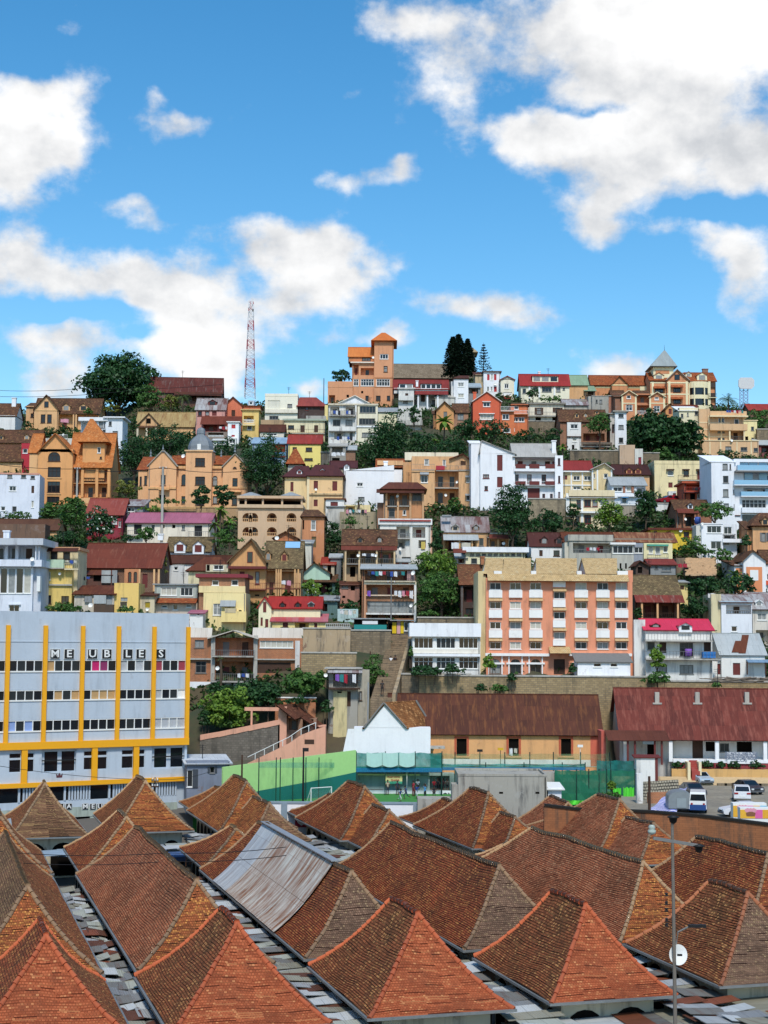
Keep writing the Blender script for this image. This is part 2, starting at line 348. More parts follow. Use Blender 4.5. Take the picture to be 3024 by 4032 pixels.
class House:
 def __init__(s,name,label,u,v,D=None,yaw=0,cat='house',group=None,fc=None,sc=None,z=None):
  D=dv(v)if D is None else D
  s.O=at_d(u,v,D)if z is None else at_z(u,v,z);s.yaw=rad(yaw);s.D=s.O.y;s.root=empty(name,s.O,s.yaw,label,cat,group)
  s.px=FPX/s.D;s.fc=fc or TRIM;s.sc=sc or WOOD;s.slope=None;s.cy,s.sy=math.cos(s.yaw),math.sin(s.yaw);s.tmin=2.3/s.px
 def hit(s,u,v,ly=0.):
  a,b,c=ray(*P(u,v));dx,dy=-s.O.x,-s.O.y
  ox,oy,oz=dx*s.cy+dy*s.sy,-dx*s.sy+dy*s.cy,EYE-s.O.z
  lx,lly=a*s.cy+b*s.sy,-a*s.sy+b*s.cy;t=(ly-oy)/lly
  return ox+lx*t,oz+c*t
 def slope_hit(s,u,v):
  y0,z0,m=s.slope;a,b,c=ray(*P(u,v));dx,dy=-s.O.x,-s.O.y
  ox,oy,oz=dx*s.cy+dy*s.sy,-dx*s.sy+dy*s.cy,EYE-s.O.z
  lx,ly=a*s.cy+b*s.sy,-a*s.sy+b*s.cy
  t=(z0+m*(oy-y0)-oz)/(c-m*ly);return ox+lx*t,oy+ly*t,oz+c*t
 def world(s,x,y,z):return Vector((s.O.x+x*s.cy-y*s.sy,s.O.y+x*s.sy+y*s.cy,s.O.z+z))
 def rect(s,u0,v0,u1,v1,y=0.):
  m=(u0+u1)/2;k=(v0+v1)/2
  return s.hit(u0,k,y)[0],s.hit(m,v1,y)[1],s.hit(u1,k,y)[0],s.hit(m,v0,y)[1]
 def b(s,u0,u1,vt,vb,mat,roof=None,wins='',dep=8.,y=0.,fd=5.,ro=.22,ctrl=True):
  x0,z0,x1,z1=s.rect(u0,vt,u1,vb,y);z0f=z0-fd
  if ctrl:
   for t in(0,.5,1):HC.append((s,x0+(x1-x0)*t,y,z0,dep))
  mb=MB();holes=[]
  for spec in wins.split(';'):
   tk=spec.split()
   if not tk:continue
   kind=tk[0];us=[float(q)for q in tk[1].split(',')];vs=[float(q)for q in tk[2].split(',')];w,h=float(tk[3]),float(tk[4])
   for vv in vs:
    for uu in us:
     xa,za,xb,zb=s.rect(uu,vv,uu+w,vv+h,y)
     xa,xb,za,zb=max(xa,x0+.03),min(xb,x1-.03),max(za,z0+.02),min(zb,z1-.03)
     if xb-xa>.1 and zb-za>.1:holes.append((kind,xa,za,xb,zb))
  xs=sorted({x0,x1}|{h[1]for h in holes}|{h[3]for h in holes});zs=sorted({z0f,z1}|{h[2]for h in holes}|{h[4]for h in holes})
  for xa,xb in zip(xs,xs[1:]):
   run=None
   for za,zb in zip(zs,zs[1:]):
    cx,cz=(xa+xb)/2,(za+zb)/2
    if any(h[1]<cx<h[3]and h[2]<cz<h[4]for h in holes):continue
    mb.quad((xa,y,za),(xb,y,za),(xb,y,zb),(xa,y,zb))
  mb.quad((x0,y+dep,z0f),(x0,y,z0f),(x0,y,z1),(x0,y+dep,z1));mb.quad((x1,y,z0f),(x1,y+dep,z0f),(x1,y+dep,z1),(x1,y,z1));mb.quad((x1,y+dep,z0f),(x0,y+dep,z0f),(x0,y+dep,z1),(x1,y+dep,z1))
  mb.quad((x0,y,z1),(x1,y,z1),(x1,y+dep,z1),(x0,y+dep,z1))
  jobs=[]
  for kind,xa,za,xb,zb in holes:
   deep=kind in 'oOA';r=min(1.5,dep*.35)if deep else ro;yb=y+r
   mb.quad((xa,y,za),(xb,y,za),(xb,yb,za),(xa,yb,za));mb.quad((xa,yb,zb),(xb,yb,zb),(xb,y,zb),(xa,y,zb))
   mb.quad((xa,y,za),(xa,yb,za),(xa,yb,zb),(xa,y,zb));mb.quad((xb,yb,za),(xb,y,za),(xb,y,zb),(xb,yb,zb))
   if deep:mb.quad((xa,yb,za),(xb,yb,za),(xb,yb,zb),(xa,yb,zb))
   if kind in 'aA':
    R=(xb-xa)/2;xm=(xa+xb)/2;zc=max(zb-R,za+.1);yy=y+.01;pts=[(xm-R*math.cos(i*math.pi/10),yy,zc+(zb-zc)*math.sin(i*math.pi/10))for i in range(11)]
    for i in range(5):mb.poly(((xa,yy,zb),pts[i+1],pts[i]))
    for i in range(5,10):mb.poly(((xb,yy,zb),pts[i+1],pts[i]))
   jobs.append((kind,xa,za,xb,zb,yb))
  if roof:s.roof(roof,x0,x1,z1,y,dep,mb,z0)
  wl=mb.build('wall',mat,s.root)
  for j in jobs:s.window(*j,y=y)
  s.last=(x0,z0,x1,z1,y,dep)
  if dep>6.5 and len(holes)>1 and x1-x0>4:
   if random.random()<.6:xx=random.choice((x0+.15,x1-.25));MB().box(xx,y-.12,z0-.5,xx+.11,y-.005,z1-.1).build('drainpipe',random.choice((GREYW,IRON)),s.root)
   if random.random()<.55:
    rt=s.rz.v if roof else[(0,0,z1)];zt=max(q[2]for q in rt);xx=x0+(x1-x0)*random.uniform(.3,.7);hh=random.uniform(1.4,2.6);a=MB().tube([(xx,y+dep/2,zt-1),(xx,y+dep/2,zt+hh)],.045,4)
    for k in range(3):a.box(xx-.5+.1*k,y+dep/2-.02,zt+hh-.15-.25*k,xx+.5-.1*k,y+dep/2+.02,zt+hh-.11-.25*k)
    a.build('television_aerial',IRON,s.root)
  return wl
 def window(s,kind,xa,za,xb,zb,yb,y=0.):
  t=min(max(.06,s.tmin),(xb-xa)*.2);w,h=xb-xa,zb-za
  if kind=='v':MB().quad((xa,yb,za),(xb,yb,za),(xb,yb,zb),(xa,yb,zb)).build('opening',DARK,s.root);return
  if kind in 'oOA':
   n=max(1,int(w/2.2));dw=min(.9,w/n*.45)
   for i in range(n):
    xm=xa+(i+.5)*w/n;d=MB().box(xm-dw/2,yb-.08,za,xm+dw/2,yb-.01,za+min(h*.82,2.1)).build('door',random.choice([WOOD,GLASS2,WOODR,GREYW]),s.root)
   if kind in 'OA':
    rh=min(.95,h*.4);r=MB();r.box(xa,y+.02,za+rh-.1,xb,y+.12,za+rh);r.box(xa,y+.02,za,xb,y+.12,za+.08)
    m=max(3,min(14,int(w/.3)))
    for i in range(m+1):
     xx=xa+(w-.08)*i/m;r.box(xx,y+.04,za+.08,xx+.07,y+.1,za+rh-.1)
    r.build('balcony_railing',s.fc if kind=='O' else OCHRE,s.root)
   return
  if kind=='x':
   p=MB().box(xa+.01,yb-.1,za+.01,xb-.01,yb,zb-.01);p.build('shutter' if h<2.4*w and h<1.9 else 'door',s.sc,s.root);return
  yf=yb-.12;f=MB()
  f.box(xa,yf,za,xa+t,yb-.02,zb);f.box(xb-t,yf,za,xb,yb-.02,zb);f.box(xa+t,yf,zb-t,xb-t,yb-.02,zb);f.box(xa+t,yf,za,xb-t,yb-.02,za+t)
  nm=max(1,min(6,int(round(w/.75))))
  for i in range(1,nm):
   xm=xa+w*i/nm;f.box(xm-t*.35,yf+.02,za+t,xm+t*.35,yb-.03,zb-t)
  if h>1.5 and h/w<2.2:f.box(xa+t,yf+.02,za+h*.62-t*.3,xb-t,yb-.03,za+h*.62+t*.3)
  f.box(xa-.08,y-.1,za-.1,xb+.08,yf+.02,za-.004)
  fo=f.build('window',TRIM if kind=='w' else s.fc,s.root)
  MB().quad((xa,yb-.03,za),(xb,yb-.03,za),(xb,yb-.03,zb),(xa,yb-.03,zb)).build('pane',random.choice([GLASS,GLASS,GLASS2,GLASS2,CURT,CURT2]if kind=='w' else[GLASS,GLASS,GLASS2,GLASS2,CURT]),fo)
  if kind=='s':
   sw=max(.28,w*.42)
   for a in(xa-sw-.02,xb+.02):MB().box(a,y-.07,za,a+sw,y-.005,zb).build('shutter',s.sc,fo)
 def roof(s,roof,x0,x1,z1,y,dep,wmb,z0,name='roof'):
  k=roof[0];g=.35;mb=MB();xm=None
  if k=='gs':
   vr,ve,mat=roof[1:4];oh=roof[4]if len(roof)>4 else .5;um=roof[5]if len(roof)>5 else None
   uu=s.umid(x0,x1,y);ze=s.hit(uu,ve,y-oh)[1];zr=s.hit(uu,vr,y+dep/2)[1];m=(zr-ze)/(dep/2+oh);zw=ze+m*oh;ym=y+dep/2
   mb.slab((x0-g,y-oh,ze),(x1+g,y-oh,ze),(x1+g,ym,zr),(x0-g,ym,zr));mb.slab((x1+g,y+dep+oh,ze),(x0-g,y+dep+oh,ze),(x0-g,ym,zr),(x1+g,ym,zr))
   mb.box(x0-g,ym-.13,zr-.05,x1+g,ym+.13,zr+.07)
   for xx in(x0,x1):wmb.poly(((xx,y,min(z1,zw-.14)),(xx,y+dep,min(z1,zw-.14)),(xx,ym,zr-.16)))
   if zw-.15>z1+.02:wmb.quad((x0,y,z1),(x1,y,z1),(x1,y,zw-.16),(x0,y,zw-.16))
   s.slope=(y-oh,ze,m)
  elif k=='gf':
   ua,va,ve,mat=roof[1:5];oh=roof[5]if len(roof)>5 else .45
   xa,zr=s.hit(ua,va,y-oh);ze=s.hit(ua,ve,y-oh)[1]
   for xe,sg in((x0,-1),(x1,1)):
    w=abs(xe-xa);m=(zr-ze)/(w+g);xo=xe+sg*g;A=(xo,y-oh,ze);B_=(xo,y+dep+oh*.5,ze);C=(xa,y+dep+oh*.5,zr);D_=(xa,y-oh,zr)
    if sg<0:A,B_,C,D_=B_,A,D_,C
    mb.slab(A,B_,C,D_)
   zwl=ze+(zr-ze)/(abs(x0-xa)+g)*g-.15;zwr=ze+(zr-ze)/(abs(x1-xa)+g)*g-.15
   for yy in(y,y+dep):wmb.poly(((x0,yy,min(z1,zwl)),(x1,yy,min(z1,zwr)),(x1,yy,zwr),(xa,yy,zr-.15),(x0,yy,zwl)))
   s.gable=(xa,zr,ze)
  elif k in('hip','pyr'):
   ur0,ur1,vr,ve,mat=roof[1:6];oh=roof[6]if len(roof)>6 else .5;ym=y+dep/2
   uu=s.umid(x0,x1,y);ze=s.hit(uu,ve,y-oh)[1];xr0,zr=s.hit(ur0,vr,ym);xr1,_=s.hit(ur1,vr,ym)
   a,b_,c,d=(x0-oh,y-oh,ze),(x1+oh,y-oh,ze),(x1+oh,y+dep+oh,ze),(x0-oh,y+dep+oh,ze);e,f_=(xr0,ym,zr),(xr1,ym,zr)
   mb.slab(a,b_,f_,e);mb.slab(c,d,e,f_);mb.slab(b_,c,f_,f_);mb.slab(d,a,e,e)
   mb.quad(Vector(a)-Vector((0,0,.14)),Vector(b_)-Vector((0,0,.14)),Vector(c)-Vector((0,0,.14)),Vector(d)-Vector((0,0,.14)))
   s.slope=(y-oh,ze,(zr-ze)/(dep/2+oh))
   if ze-.1>z1+.02:
    zz=ze-.12
    for p,q in(((x0,y),(x1,y)),((x1,y),(x1,y+dep)),((x1,y+dep),(x0,y+dep)),((x0,y+dep),(x0,y))):wmb.quad((p[0],p[1],z1),(q[0],q[1],z1),(q[0],q[1],zz),(p[0],p[1],zz))
  elif k=='flat':
   thv,mat=roof[1:3];oh=roof[3]if len(roof)>3 else .35;th=max(.15,thv/FS/s.px)
   mb.box(x0-oh,y-oh,z1+.005,x1+oh,y+dep+oh,z1+th)
  elif k=='par':
   thv,mat=roof[1:3];th=thv/FS/s.px;oh=.05
   mb.box(x0-oh,y-oh,z1+.005,x1+oh,y+.2,z1+th);mb.box(x0-oh,y+dep-.2,z1+.005,x1+oh,y+dep+oh,z1+th);mb.box(x0-oh,y+.2,z1+.005,x0+.2,y+dep-.2,z1+th);mb.box(x1-.2,y+.2,z1+.005,x1+oh,y+dep-.2,z1+th);name='parapet'
  elif k=='shed':
   vr,ve,mat=roof[1:4];oh=roof[4]if len(roof)>4 else .5;uu=s.umid(x0,x1,y)
   ze=s.hit(uu,ve,y-oh)[1];zr=s.hit(uu,vr,y+dep)[1];mb.slab((x0-g,y-oh,ze),(x1+g,y-oh,ze),(x1+g,y+dep,zr),(x0-g,y+dep,zr));s.slope=(y-oh,ze,(zr-ze)/(dep+oh))
   for xx in(x0,x1):wmb.poly(((xx,y,z1),(xx,y+dep,z1),(xx,y+dep,zr-.15),(xx,y,ze+(zr-ze)*oh/(dep+oh)-.16)))
  s.rz=mb;o=mb.build(name,mat,s.root);s.roof_o=o;return o
 def umid(s,x0,x1,y):
  w=s.world((x0+x1)/2,y,0);d=w-Vector((0,0,EYE));q=cam.matrix_basis.to_3x3().transposed()@d
  return((1512+FPX*q.x/-q.z)-FX)*FS
 def dorm(s,u,v,w,h,mat=None,rm=None,kind='d'):
  """gabled dormer whose sill line is at pixel row v"""
  x,yy,z=s.slope_hit(u,v);hw=w/FS/s.px/2;hh=h/FS/s.px;y0,z0,m=s.slope;L=hh/m+.3 if m>.2 else 1.5;y1=yy-.06;ze=z+hh*.62;zp=z+hh
  b=MB();b.box(x-hw,y1,z-.3,x+hw,y1+L,ze);b.poly(((x-hw,y1,ze),(x+hw,y1,ze),(x,y1,zp-.08)))
  d=b.build('dormer',mat or OCHRE,s.root)
  r=MB();g=.14;r.slab((x-hw-g,y1+L,ze-.08),(x-hw-g,y1-.2,ze-.08),(x,y1-.2,zp),(x,y1+L,zp),.1);r.slab((x+hw+g,y1-.2,ze-.08),(x+hw+g,y1+L,ze-.08),(x,y1+L,zp),(x,y1-.2,zp),.1)
  r.build('dormer_roof',rm or s.roof_o.data.materials[0],d)
  wi=MB();ww=hw*.62;wi.box(x-ww,y1-.04,z+.05,x+ww,y1-.006,ze-.05);wi.build('dormer_window',s.sc if kind=='x' else random.choice([GLASS2,CURT]),d)
 def strip(s,u0,v0,u1,v1,mat,n=3,rm=None):
  """shed dormer with a strip of windows"""
  m=(u0+u1)/2;x,yy,z=s.slope_hit(m,v1);xa=s.hit(u0,v1,yy)[0];xb=s.hit(u1,v1,yy)[0];zt=s.hit(m,v0,yy)[1];y0,z0,mm=s.slope;L=(zt-z)/max(mm,.25)+.3;y1=yy-.08
  d=MB().box(xa,y1,z-.3,xb,y1+L,zt).build('dormer',mat,s.root);MB().box(xa-.2,y1-.25,zt+.004,xb+.2,y1+L,zt+.16).build('dormer_roof',rm or s.roof_o.data.materials[0],d)
  w=(xb-xa)/n
  for i in range(n):MB().box(xa+w*(i+.12),y1-.04,z+.12,xa+w*(i+.88),y1-.005,zt-.12).build('dormer_window',random.choice([GLASS2,CURT,GLASS]),d)
 def chim(s,u0,v0,u1,v1,mat=None,y=None,d=.8):
  y=y if y is not None else(s.last[4]+s.last[5]*.5);x0,z0,x1,z1=s.rect(u0,v0,u1,v1,y)
  b=MB().box(x0,y,z0,x1,y+d,z1);b.box(x0-.1,y-.1,z1+.004,x1+.1,y+d+.1,z1+.2);b.build('chimney',mat or BRICKO,s.root)
 def box(s,u0,v0,u1,v1,mat,y0,y1,name='trim',th=None):
  x0,z0,x1,z1=s.rect(u0,v0,u1,v1,y0);return MB().box(x0,y0,z0,x1,y1,z1).build(name,mat,s.root)
 def band(s,u0,v0,u1,v1,mat=None,p=.06,y=0.,name='trim'):return s.box(u0,v0,u1,v1,mat or TRIM,y-p,y-.004,name)
 def bal(s,u0,v0,u1,v1,mat=None,out=1.1,style='bars',y=0.,rm=None,slab=.16):
  x0,z0,x1,z1=s.rect(u0,v0,u1,v1,y-out);o=MB().box(x0,y-out,z0-slab,x1,y-.005,z0).build('balcony',mat or CONC,s.root);r=MB();t=max(.05,s.tmin*.45)
  if style=='solid':r.box(x0,y-out,z0+.003,x1,y-out+.12,z1);r.box(x0,y-out+.12,z0+.003,x0+.12,y-.01,z1);r.box(x1-.12,y-out+.12,z0+.003,x1,y-.01,z1)
  else:
   n=max(3,min(22,int((x1-x0)/.28)))
   for a in(z1-t,z0+.05):r.box(x0,y-out,a,x1,y-out+t,a+t);r.box(x0,y-out+t,a,x0+t,y-.01,a+t);r.box(x1-t,y-out+t,a,x1,y-.01,a+t)
   for i in range(n+1):
    xx=x0+(x1-x0-t*.7)*i/n;r.box(xx,y-out+.01,z0+.05+t,xx+t*.7,y-out+.01+t*.6,z1-t)
  r.build('railing',rm or s.fc,o)
 def post(s,us,v0,v1,w=8,mat=None,y=-1.1,name='post'):
  for u in us:
   x0,z0,x1,z1=s.rect(u,v0,u+w,v1,y);MB().box(x0,y,z0,x1,y+(x1-x0),z1).build(name,mat or OCHRE,s.root)
 def awn(s,u0,v0,u1,v1,mat,out=1.0,y=0.,name='awning'):
  x0,z0,x1,z1=s.rect(u0,v0,u1,v1,y);z0=s.hit((u0+u1)/2,v1,y-out)[1]
  MB().slab((x0,y-out,z0),(x1,y-out,z0),(x1,y-.01,max(z1,z0+.1)),(x0,y-.01,max(z1,z0+.1)),.06).build(name,mat,s.root)
 def dish(s,u,v,r=9,y=-.3):
  x,z=s.hit(u,v,y);R=r/FS/s.px;o=MB().lathe([(.01,0),(R*.6,.06),(R,.2)],(0,0,0),12).build('satellite_dish',TRIM,s.root,True);o.location=(x,y,z);o.rotation_euler=(rad(70),0,rad(random.uniform(-50,30)))
 def gw(s,u0,v0,u1,v1,y=0.,pane=None):
  x0,z0,x1,z1=s.rect(u0,v0,u1,v1,y);f=MB().box(x0-.1,y-.08,z0-.1,x1+.1,y-.004,z1+.1).build('window',s.fc,s.root);MB().box(x0,y-.1,z0,x1,y-.084,z1).build('pane',pane or GLASS,f)
WASH=[plain('white_cloth','e8e8e8'),plain('blue_cloth','3a5aa8'),plain('red_cloth','b02c3c'),plain('purple_cloth','8a5ab8'),plain('teal_cloth','2e8a88'),plain('pink_cloth','e09aa8'),plain('dark_cloth','2a2c34'),plain('pale_cloth','cfc8b4')]
def laundry(label,u0,v0,u1,h,D,cols,n=None):
 a=at_d(u0,v0,D);b=at_d(u1,v0,D);px=FPX/D;e=empty('washing_line',a,math.atan2(b.y-a.y,b.x-a.x),label,'laundry');L=(b-a).length
 MB().tube([(0,0,0),(L/2,0,-.06),(L,0,0)],.02,4).build('line',GREYW,e);n=n or max(2,int(L/.55));x=.05
 for i in range(n):
  w=L/n*random.uniform(.7,.95);hh=h/FS/px*random.uniform(.6,1.05);m=MB();s=[(x+w*k/4,.05*math.sin(k*2+i),0)for k in range(5)]
  for k in range(4):m.quad(s[k],s[k+1],(s[k+1][0],s[k+1][1]*1.8+.02,-hh*(1+.04*k)),(s[k][0],s[k][1]*1.8+.02,-hh*(1+.04*(k-1))))
  m.build('garment',WASH[cols[i%len(cols)]],e);x+=L/n
BARK=plain('bark','5a4a3a',.9,var=.5)
LEAF={'dark':leafm('dark_leaves','1c3a1e','365c2e'),'mid':leafm('mid_leaves','305424','567a36'),'lime':leafm('lime_leaves','4c6e28','7a9838'),'olive':leafm('olive_leaves','5a6a2c','8a8a40'),'flower':leafm('flowering_leaves','2a4a22','5c7a38'),'palm':leafm('palm_leaves','34502a','6a7a40'),'pine':leafm('pine_needles','101f16','1f3524')}
BLOSSOM=plain('white_blossom','e8e6d8')
def quads(c,n,sx,sy):
 """leaf-sized quads with centres c and normals n"""
 N=len(c);r=rng.normal(size=(N,3));a=np.cross(n,r);a/=np.linalg.norm(a,axis=1)[:,None]+1e-9;b=np.cross(n,a);b/=np.linalg.norm(b,axis=1)[:,None]+1e-9
 k=rng.uniform(.6,1.25,(N,1));a=a*sx*k;b=b*sy*k
 return np.stack([c-a-b*.6,c+a-b*.4,c+a*.7+b,c-a*.8+b*.7],1).reshape(-1,3)
def quad_mesh(name,pts,mat,parent=None,mats=None,mi=None):
 n=len(pts)//4;me=bpy.data.meshes.new(name);me.vertices.add(len(pts));me.vertices.foreach_set('co',pts.astype(np.float32).ravel())
 me.loops.add(n*4);me.polygons.add(n);me.loops.foreach_set('vertex_index',np.arange(n*4,dtype=np.int32));me.polygons.foreach_set('loop_start',np.arange(0,n*4,4,dtype=np.int32))
 for m in(mats or[mat]):me.materials.append(m)
 if mi is not None:me.polygons.foreach_set('material_index',mi.astype(np.int32))
 me.update();me.validate();o=bpy.data.objects.new(name,me);COL.objects.link(o)
 if parent is not None:o.parent=parent
 return o
def crown_pts(R,n,leaf,flat=1.,clumps=None,seed=0,low=-.5):
 """clumps of leaves spread through an uneven ellipsoid of radii R"""
 k=clumps or int(np.clip(n/45,26,110));i=np.arange(k);ph=np.arccos(1-2*(i+.5)/k);th=i*2.39996;d=np.stack([np.sin(ph)*np.cos(th),np.sin(ph)*np.sin(th),np.cos(ph)],1)+rng.normal(size=(k,3))*.22
 d[:,2]=np.maximum(d[:,2],low);C=d*rng.uniform(.45,.86,(k,1))*np.array(R);cr=rng.uniform(.2,.36,k)*min(R)+.08*max(R)
 idx=rng.integers(0,k,n);q=rng.normal(size=(n,3));q/=np.linalg.norm(q,axis=1)[:,None];q[:,2]=np.where(q[:,2]<-.35,-q[:,2],q[:,2])
 rad_=cr[idx][:,None]*rng.uniform(.55,1.08,(n,1));p=C[idx]+q*rad_*np.array([1,1,.75]);nn=q+rng.normal(size=(n,3))*.45+np.array([0,0,.35]);nn/=np.linalg.norm(nn,axis=1)[:,None]
 return quads(p,nn,leaf,leaf*.8)
def tree(name,label,u0,u1,vt,vb,D=None,leaf='dark',n=900,cat='tree',group=None,trunk=.12,ls=None,blossom=False,asym=0.):
 D=dv(vb)if D is None else D;um=(u0+u1)/2;base=at_d(um,vb,D);px=FPX/D;Wd=(u1-u0)/FS/px;Ht=(vb-vt)/FS/px;e=empty(name,base,0,label,cat,group)
 th=Ht*trunk;Rz=(Ht-th)/2;cz=th+Rz;ls=ls or max(.2,3.9/px);n=int(max(n*.6,Wd*Ht*px*px/15.5*1.7))
 t=MB();r0=max(.12,Wd*.035);t.tube([(0,0,-3),(0,0,0),(r0*.6,0,th*.6),(0,0,th+Rz*.4)],r0,7,r0*.5)
 for i in range(4):
  an=i*1.57+random.random();t.tube([(0,0,th*.8),(Wd*.16*math.cos(an),Wd*.16*math.sin(an),th+Rz*.5),(Wd*.3*math.cos(an),Wd*.3*math.sin(an),cz+Rz*.2)],r0*.5,5,r0*.15)
 t.build('trunk',BARK,e);pts=crown_pts((Wd/2*1.02,Wd/2*.9,Rz*1.04),n,ls,low=-.75 if trunk>.06 else-.95);pts[:,2]+=cz;pts[:,0]+=asym*(pts[:,2]-cz)
 if blossom:mi=(rng.random(n)<.07).astype(int);quad_mesh('crown',pts,None,e,[LEAF[leaf],BLOSSOM],mi)
 else:quad_mesh('crown',pts,LEAF[leaf],e)
 return e
def bush(label,u0,u1,vt,vb,D=None,leaf='mid',n=260,name='bush',cat='bush',group=None,dep=None):
 D=dv(vb)if D is None else D;um=(u0+u1)/2;base=at_d(um,vb,D);px=FPX/D;Wd=(u1-u0)/FS/px;Ht=(vb-vt)/FS/px;e=empty(name,base,0,label,cat,group);n=int(max(n*.6,Wd*Ht*px*px/15.5*1.7))
 pts=crown_pts((Wd/2*.9,(dep or min(Wd,3)*.5),Ht*.58),n,max(.16,3.4/px),low=-.2);pts[:,2]+=Ht*.45;quad_mesh('foliage',pts,LEAF[leaf],e)
 t=MB()
 for i in range(3):t.tube([((i-1)*Wd*.2,0,-1),((i-1)*Wd*.25,0,Ht*.5)],.06,5,.03)
 t.build('stem',BARK,e);return e
def palm(name,label,u,vt,vb,fr_px,D=None,nf=16,kind='palm',group=None,cat='palm tree'):
 D=dv(vb)if D is None else D;base=at_d(u,vb,D);px=FPX/D;Ht=(vb-vt)/FS/px;Lf=fr_px/FS/px;e=empty(name,base,0,label,cat,group)
 MB().tube([(0,0,-2),(0,0,0),(.15,0,Ht*.5),(0,0,Ht)],.24 if kind=='palm' else .16,8,.17).build('trunk',BARK,e);f=MB()
 for i in range(nf):
  an=i*2.399;up=random.uniform(-.2,1.25);L=Lf*random.uniform(.8,1.1);pts=[]
  for k in range(7):
   t=k/6;r=L*t*math.cos(up*.75)*(1-.12*t);pts.append(Vector((r*math.cos(an),r*math.sin(an),Ht+L*(math.sin(up)*t-.62*t*t*(1.1-up*.3)))))
  sd=Vector((-math.sin(an),math.cos(an),0));wf=Lf*(.15 if kind=='palm' else .17)
  for k in range(6):
   w0=wf*math.sin((k/6*.85+.12)*3.14);w1=wf*math.sin(((k+1)/6*.85+.12)*3.14)
   for g in(1,-1):
    if kind=='palm':
     for j in range(3):
      p=pts[k].lerp(pts[k+1],j/3);p2=pts[k].lerp(pts[k+1],j/3+.2);tip=p+sd*g*w0*1.25+(pts[k+1]-pts[k])*.6+Vector((0,0,-w0*.45));f.poly((p,p2,tip))
    else:f.quad(pts[k],pts[k+1],pts[k+1]+sd*g*w1+Vector((0,0,-w1*.3)),pts[k]+sd*g*w0+Vector((0,0,-w0*.3)))
 f.build('fronds',LEAF['palm' if kind=='palm' else 'lime'],e);return e
def conifer(name,label,u,vt,vb,w_px,D=None,layers=16,dense=True,group=None):
 D=dv(vb)if D is None else D;base=at_d(u,vb,D);px=FPX/D;Ht=(vb-vt)/FS/px;R=w_px/FS/px/2;e=empty(name,base,0,label,'conifer',group)
 MB().tube([(0,0,-3),(0,0,0),(0,0,Ht)],.3,7,.04).build('trunk',BARK,e);C=[];Nn=[]
 for i in range(layers):
  t=i/layers;z=Ht*(.12+.88*t);r=R*(1-t)**.55*random.uniform(.75,1.1)if dense else R*(1-t)**.8*random.uniform(.8,1.1);nb=9 if dense else 6
  for k in range(nb):
   an=k*6.283/nb+random.uniform(-.3,.3)+i;m=26 if dense else 16
   for j in range(m):
    q=random.random()**.7;rr=r*q;C.append((rr*math.cos(an+random.uniform(-.16,.16)/(q+.2)),rr*math.sin(an+random.uniform(-.16,.16)/(q+.2)),z+(-.12*rr if dense else .16*rr)+random.uniform(-.25,.25)*(1.6 if dense else .5)));Nn.append((random.gauss(0,.5),random.gauss(0,.5),1))
 C=np.array(C);Nn=np.array(Nn);Nn/=np.linalg.norm(Nn,axis=1)[:,None];quad_mesh('crown',quads(C,Nn,.3 if dense else .22,.2 if dense else .13),LEAF['pine'],e);return e
GY=rad(16.5);GC,GS=math.cos(GY),math.sin(GY)
def G(a,b,z=0.):return Vector((a*GC-b*GS,a*GS+b*GC,z))
NEW=tile('c46e48','94492e','7c4e3a',.34,'e49a66',.1,.17,.16,.85,'5a2a1a');DRK=tile('a0603e','523222','584630',.4,'dca064',.1,.15,.16,1.);MIX=tile('bc6c40','623624','584430',.45,'f0a458',.18,.15,.16,.95)
MOS=tile('a0785a','604434','5c4a38',.5,'c8a470',.12,.15,.16,.95);RED=tile('aa5c3a','582e20','584030',.4,'e09858',.13,.15,.16,.95);ROW=tile('ba7450','764230','604632',.35,'e0a478',.1,.15,.16,.95,'44241a');GRB=tile('90725c','584438','56463a',.4,'b09470',.1,.15,.16,.95)
RIDT={'new':plain('new_ridge_tile','c8663c',.85,var=.4),'old':plain('old_ridge_tile','c09a70',.92,var=.6),'drk':plain('mossy_ridge_tile','a48260',.92,var=.6),'red':plain('red_ridge_tile','b4704a',.9,var=.5)}
GUT=plain('zinc_gutter','8f9290',.5,.4,var=.5);PLAS=wall('c9bda0',.9)
def prof(t):return .66*t+.34*t*t
def wob(p):return .06*math.sin(p[0]*.9+p[1]*.7)+.07*math.sin(p[0]*.37-p[1]*.53+1)+.03*math.sin(p[0]*2.3+p[1]*1.9)+.02*math.sin(p[1]*4.1-p[0]*3.3)
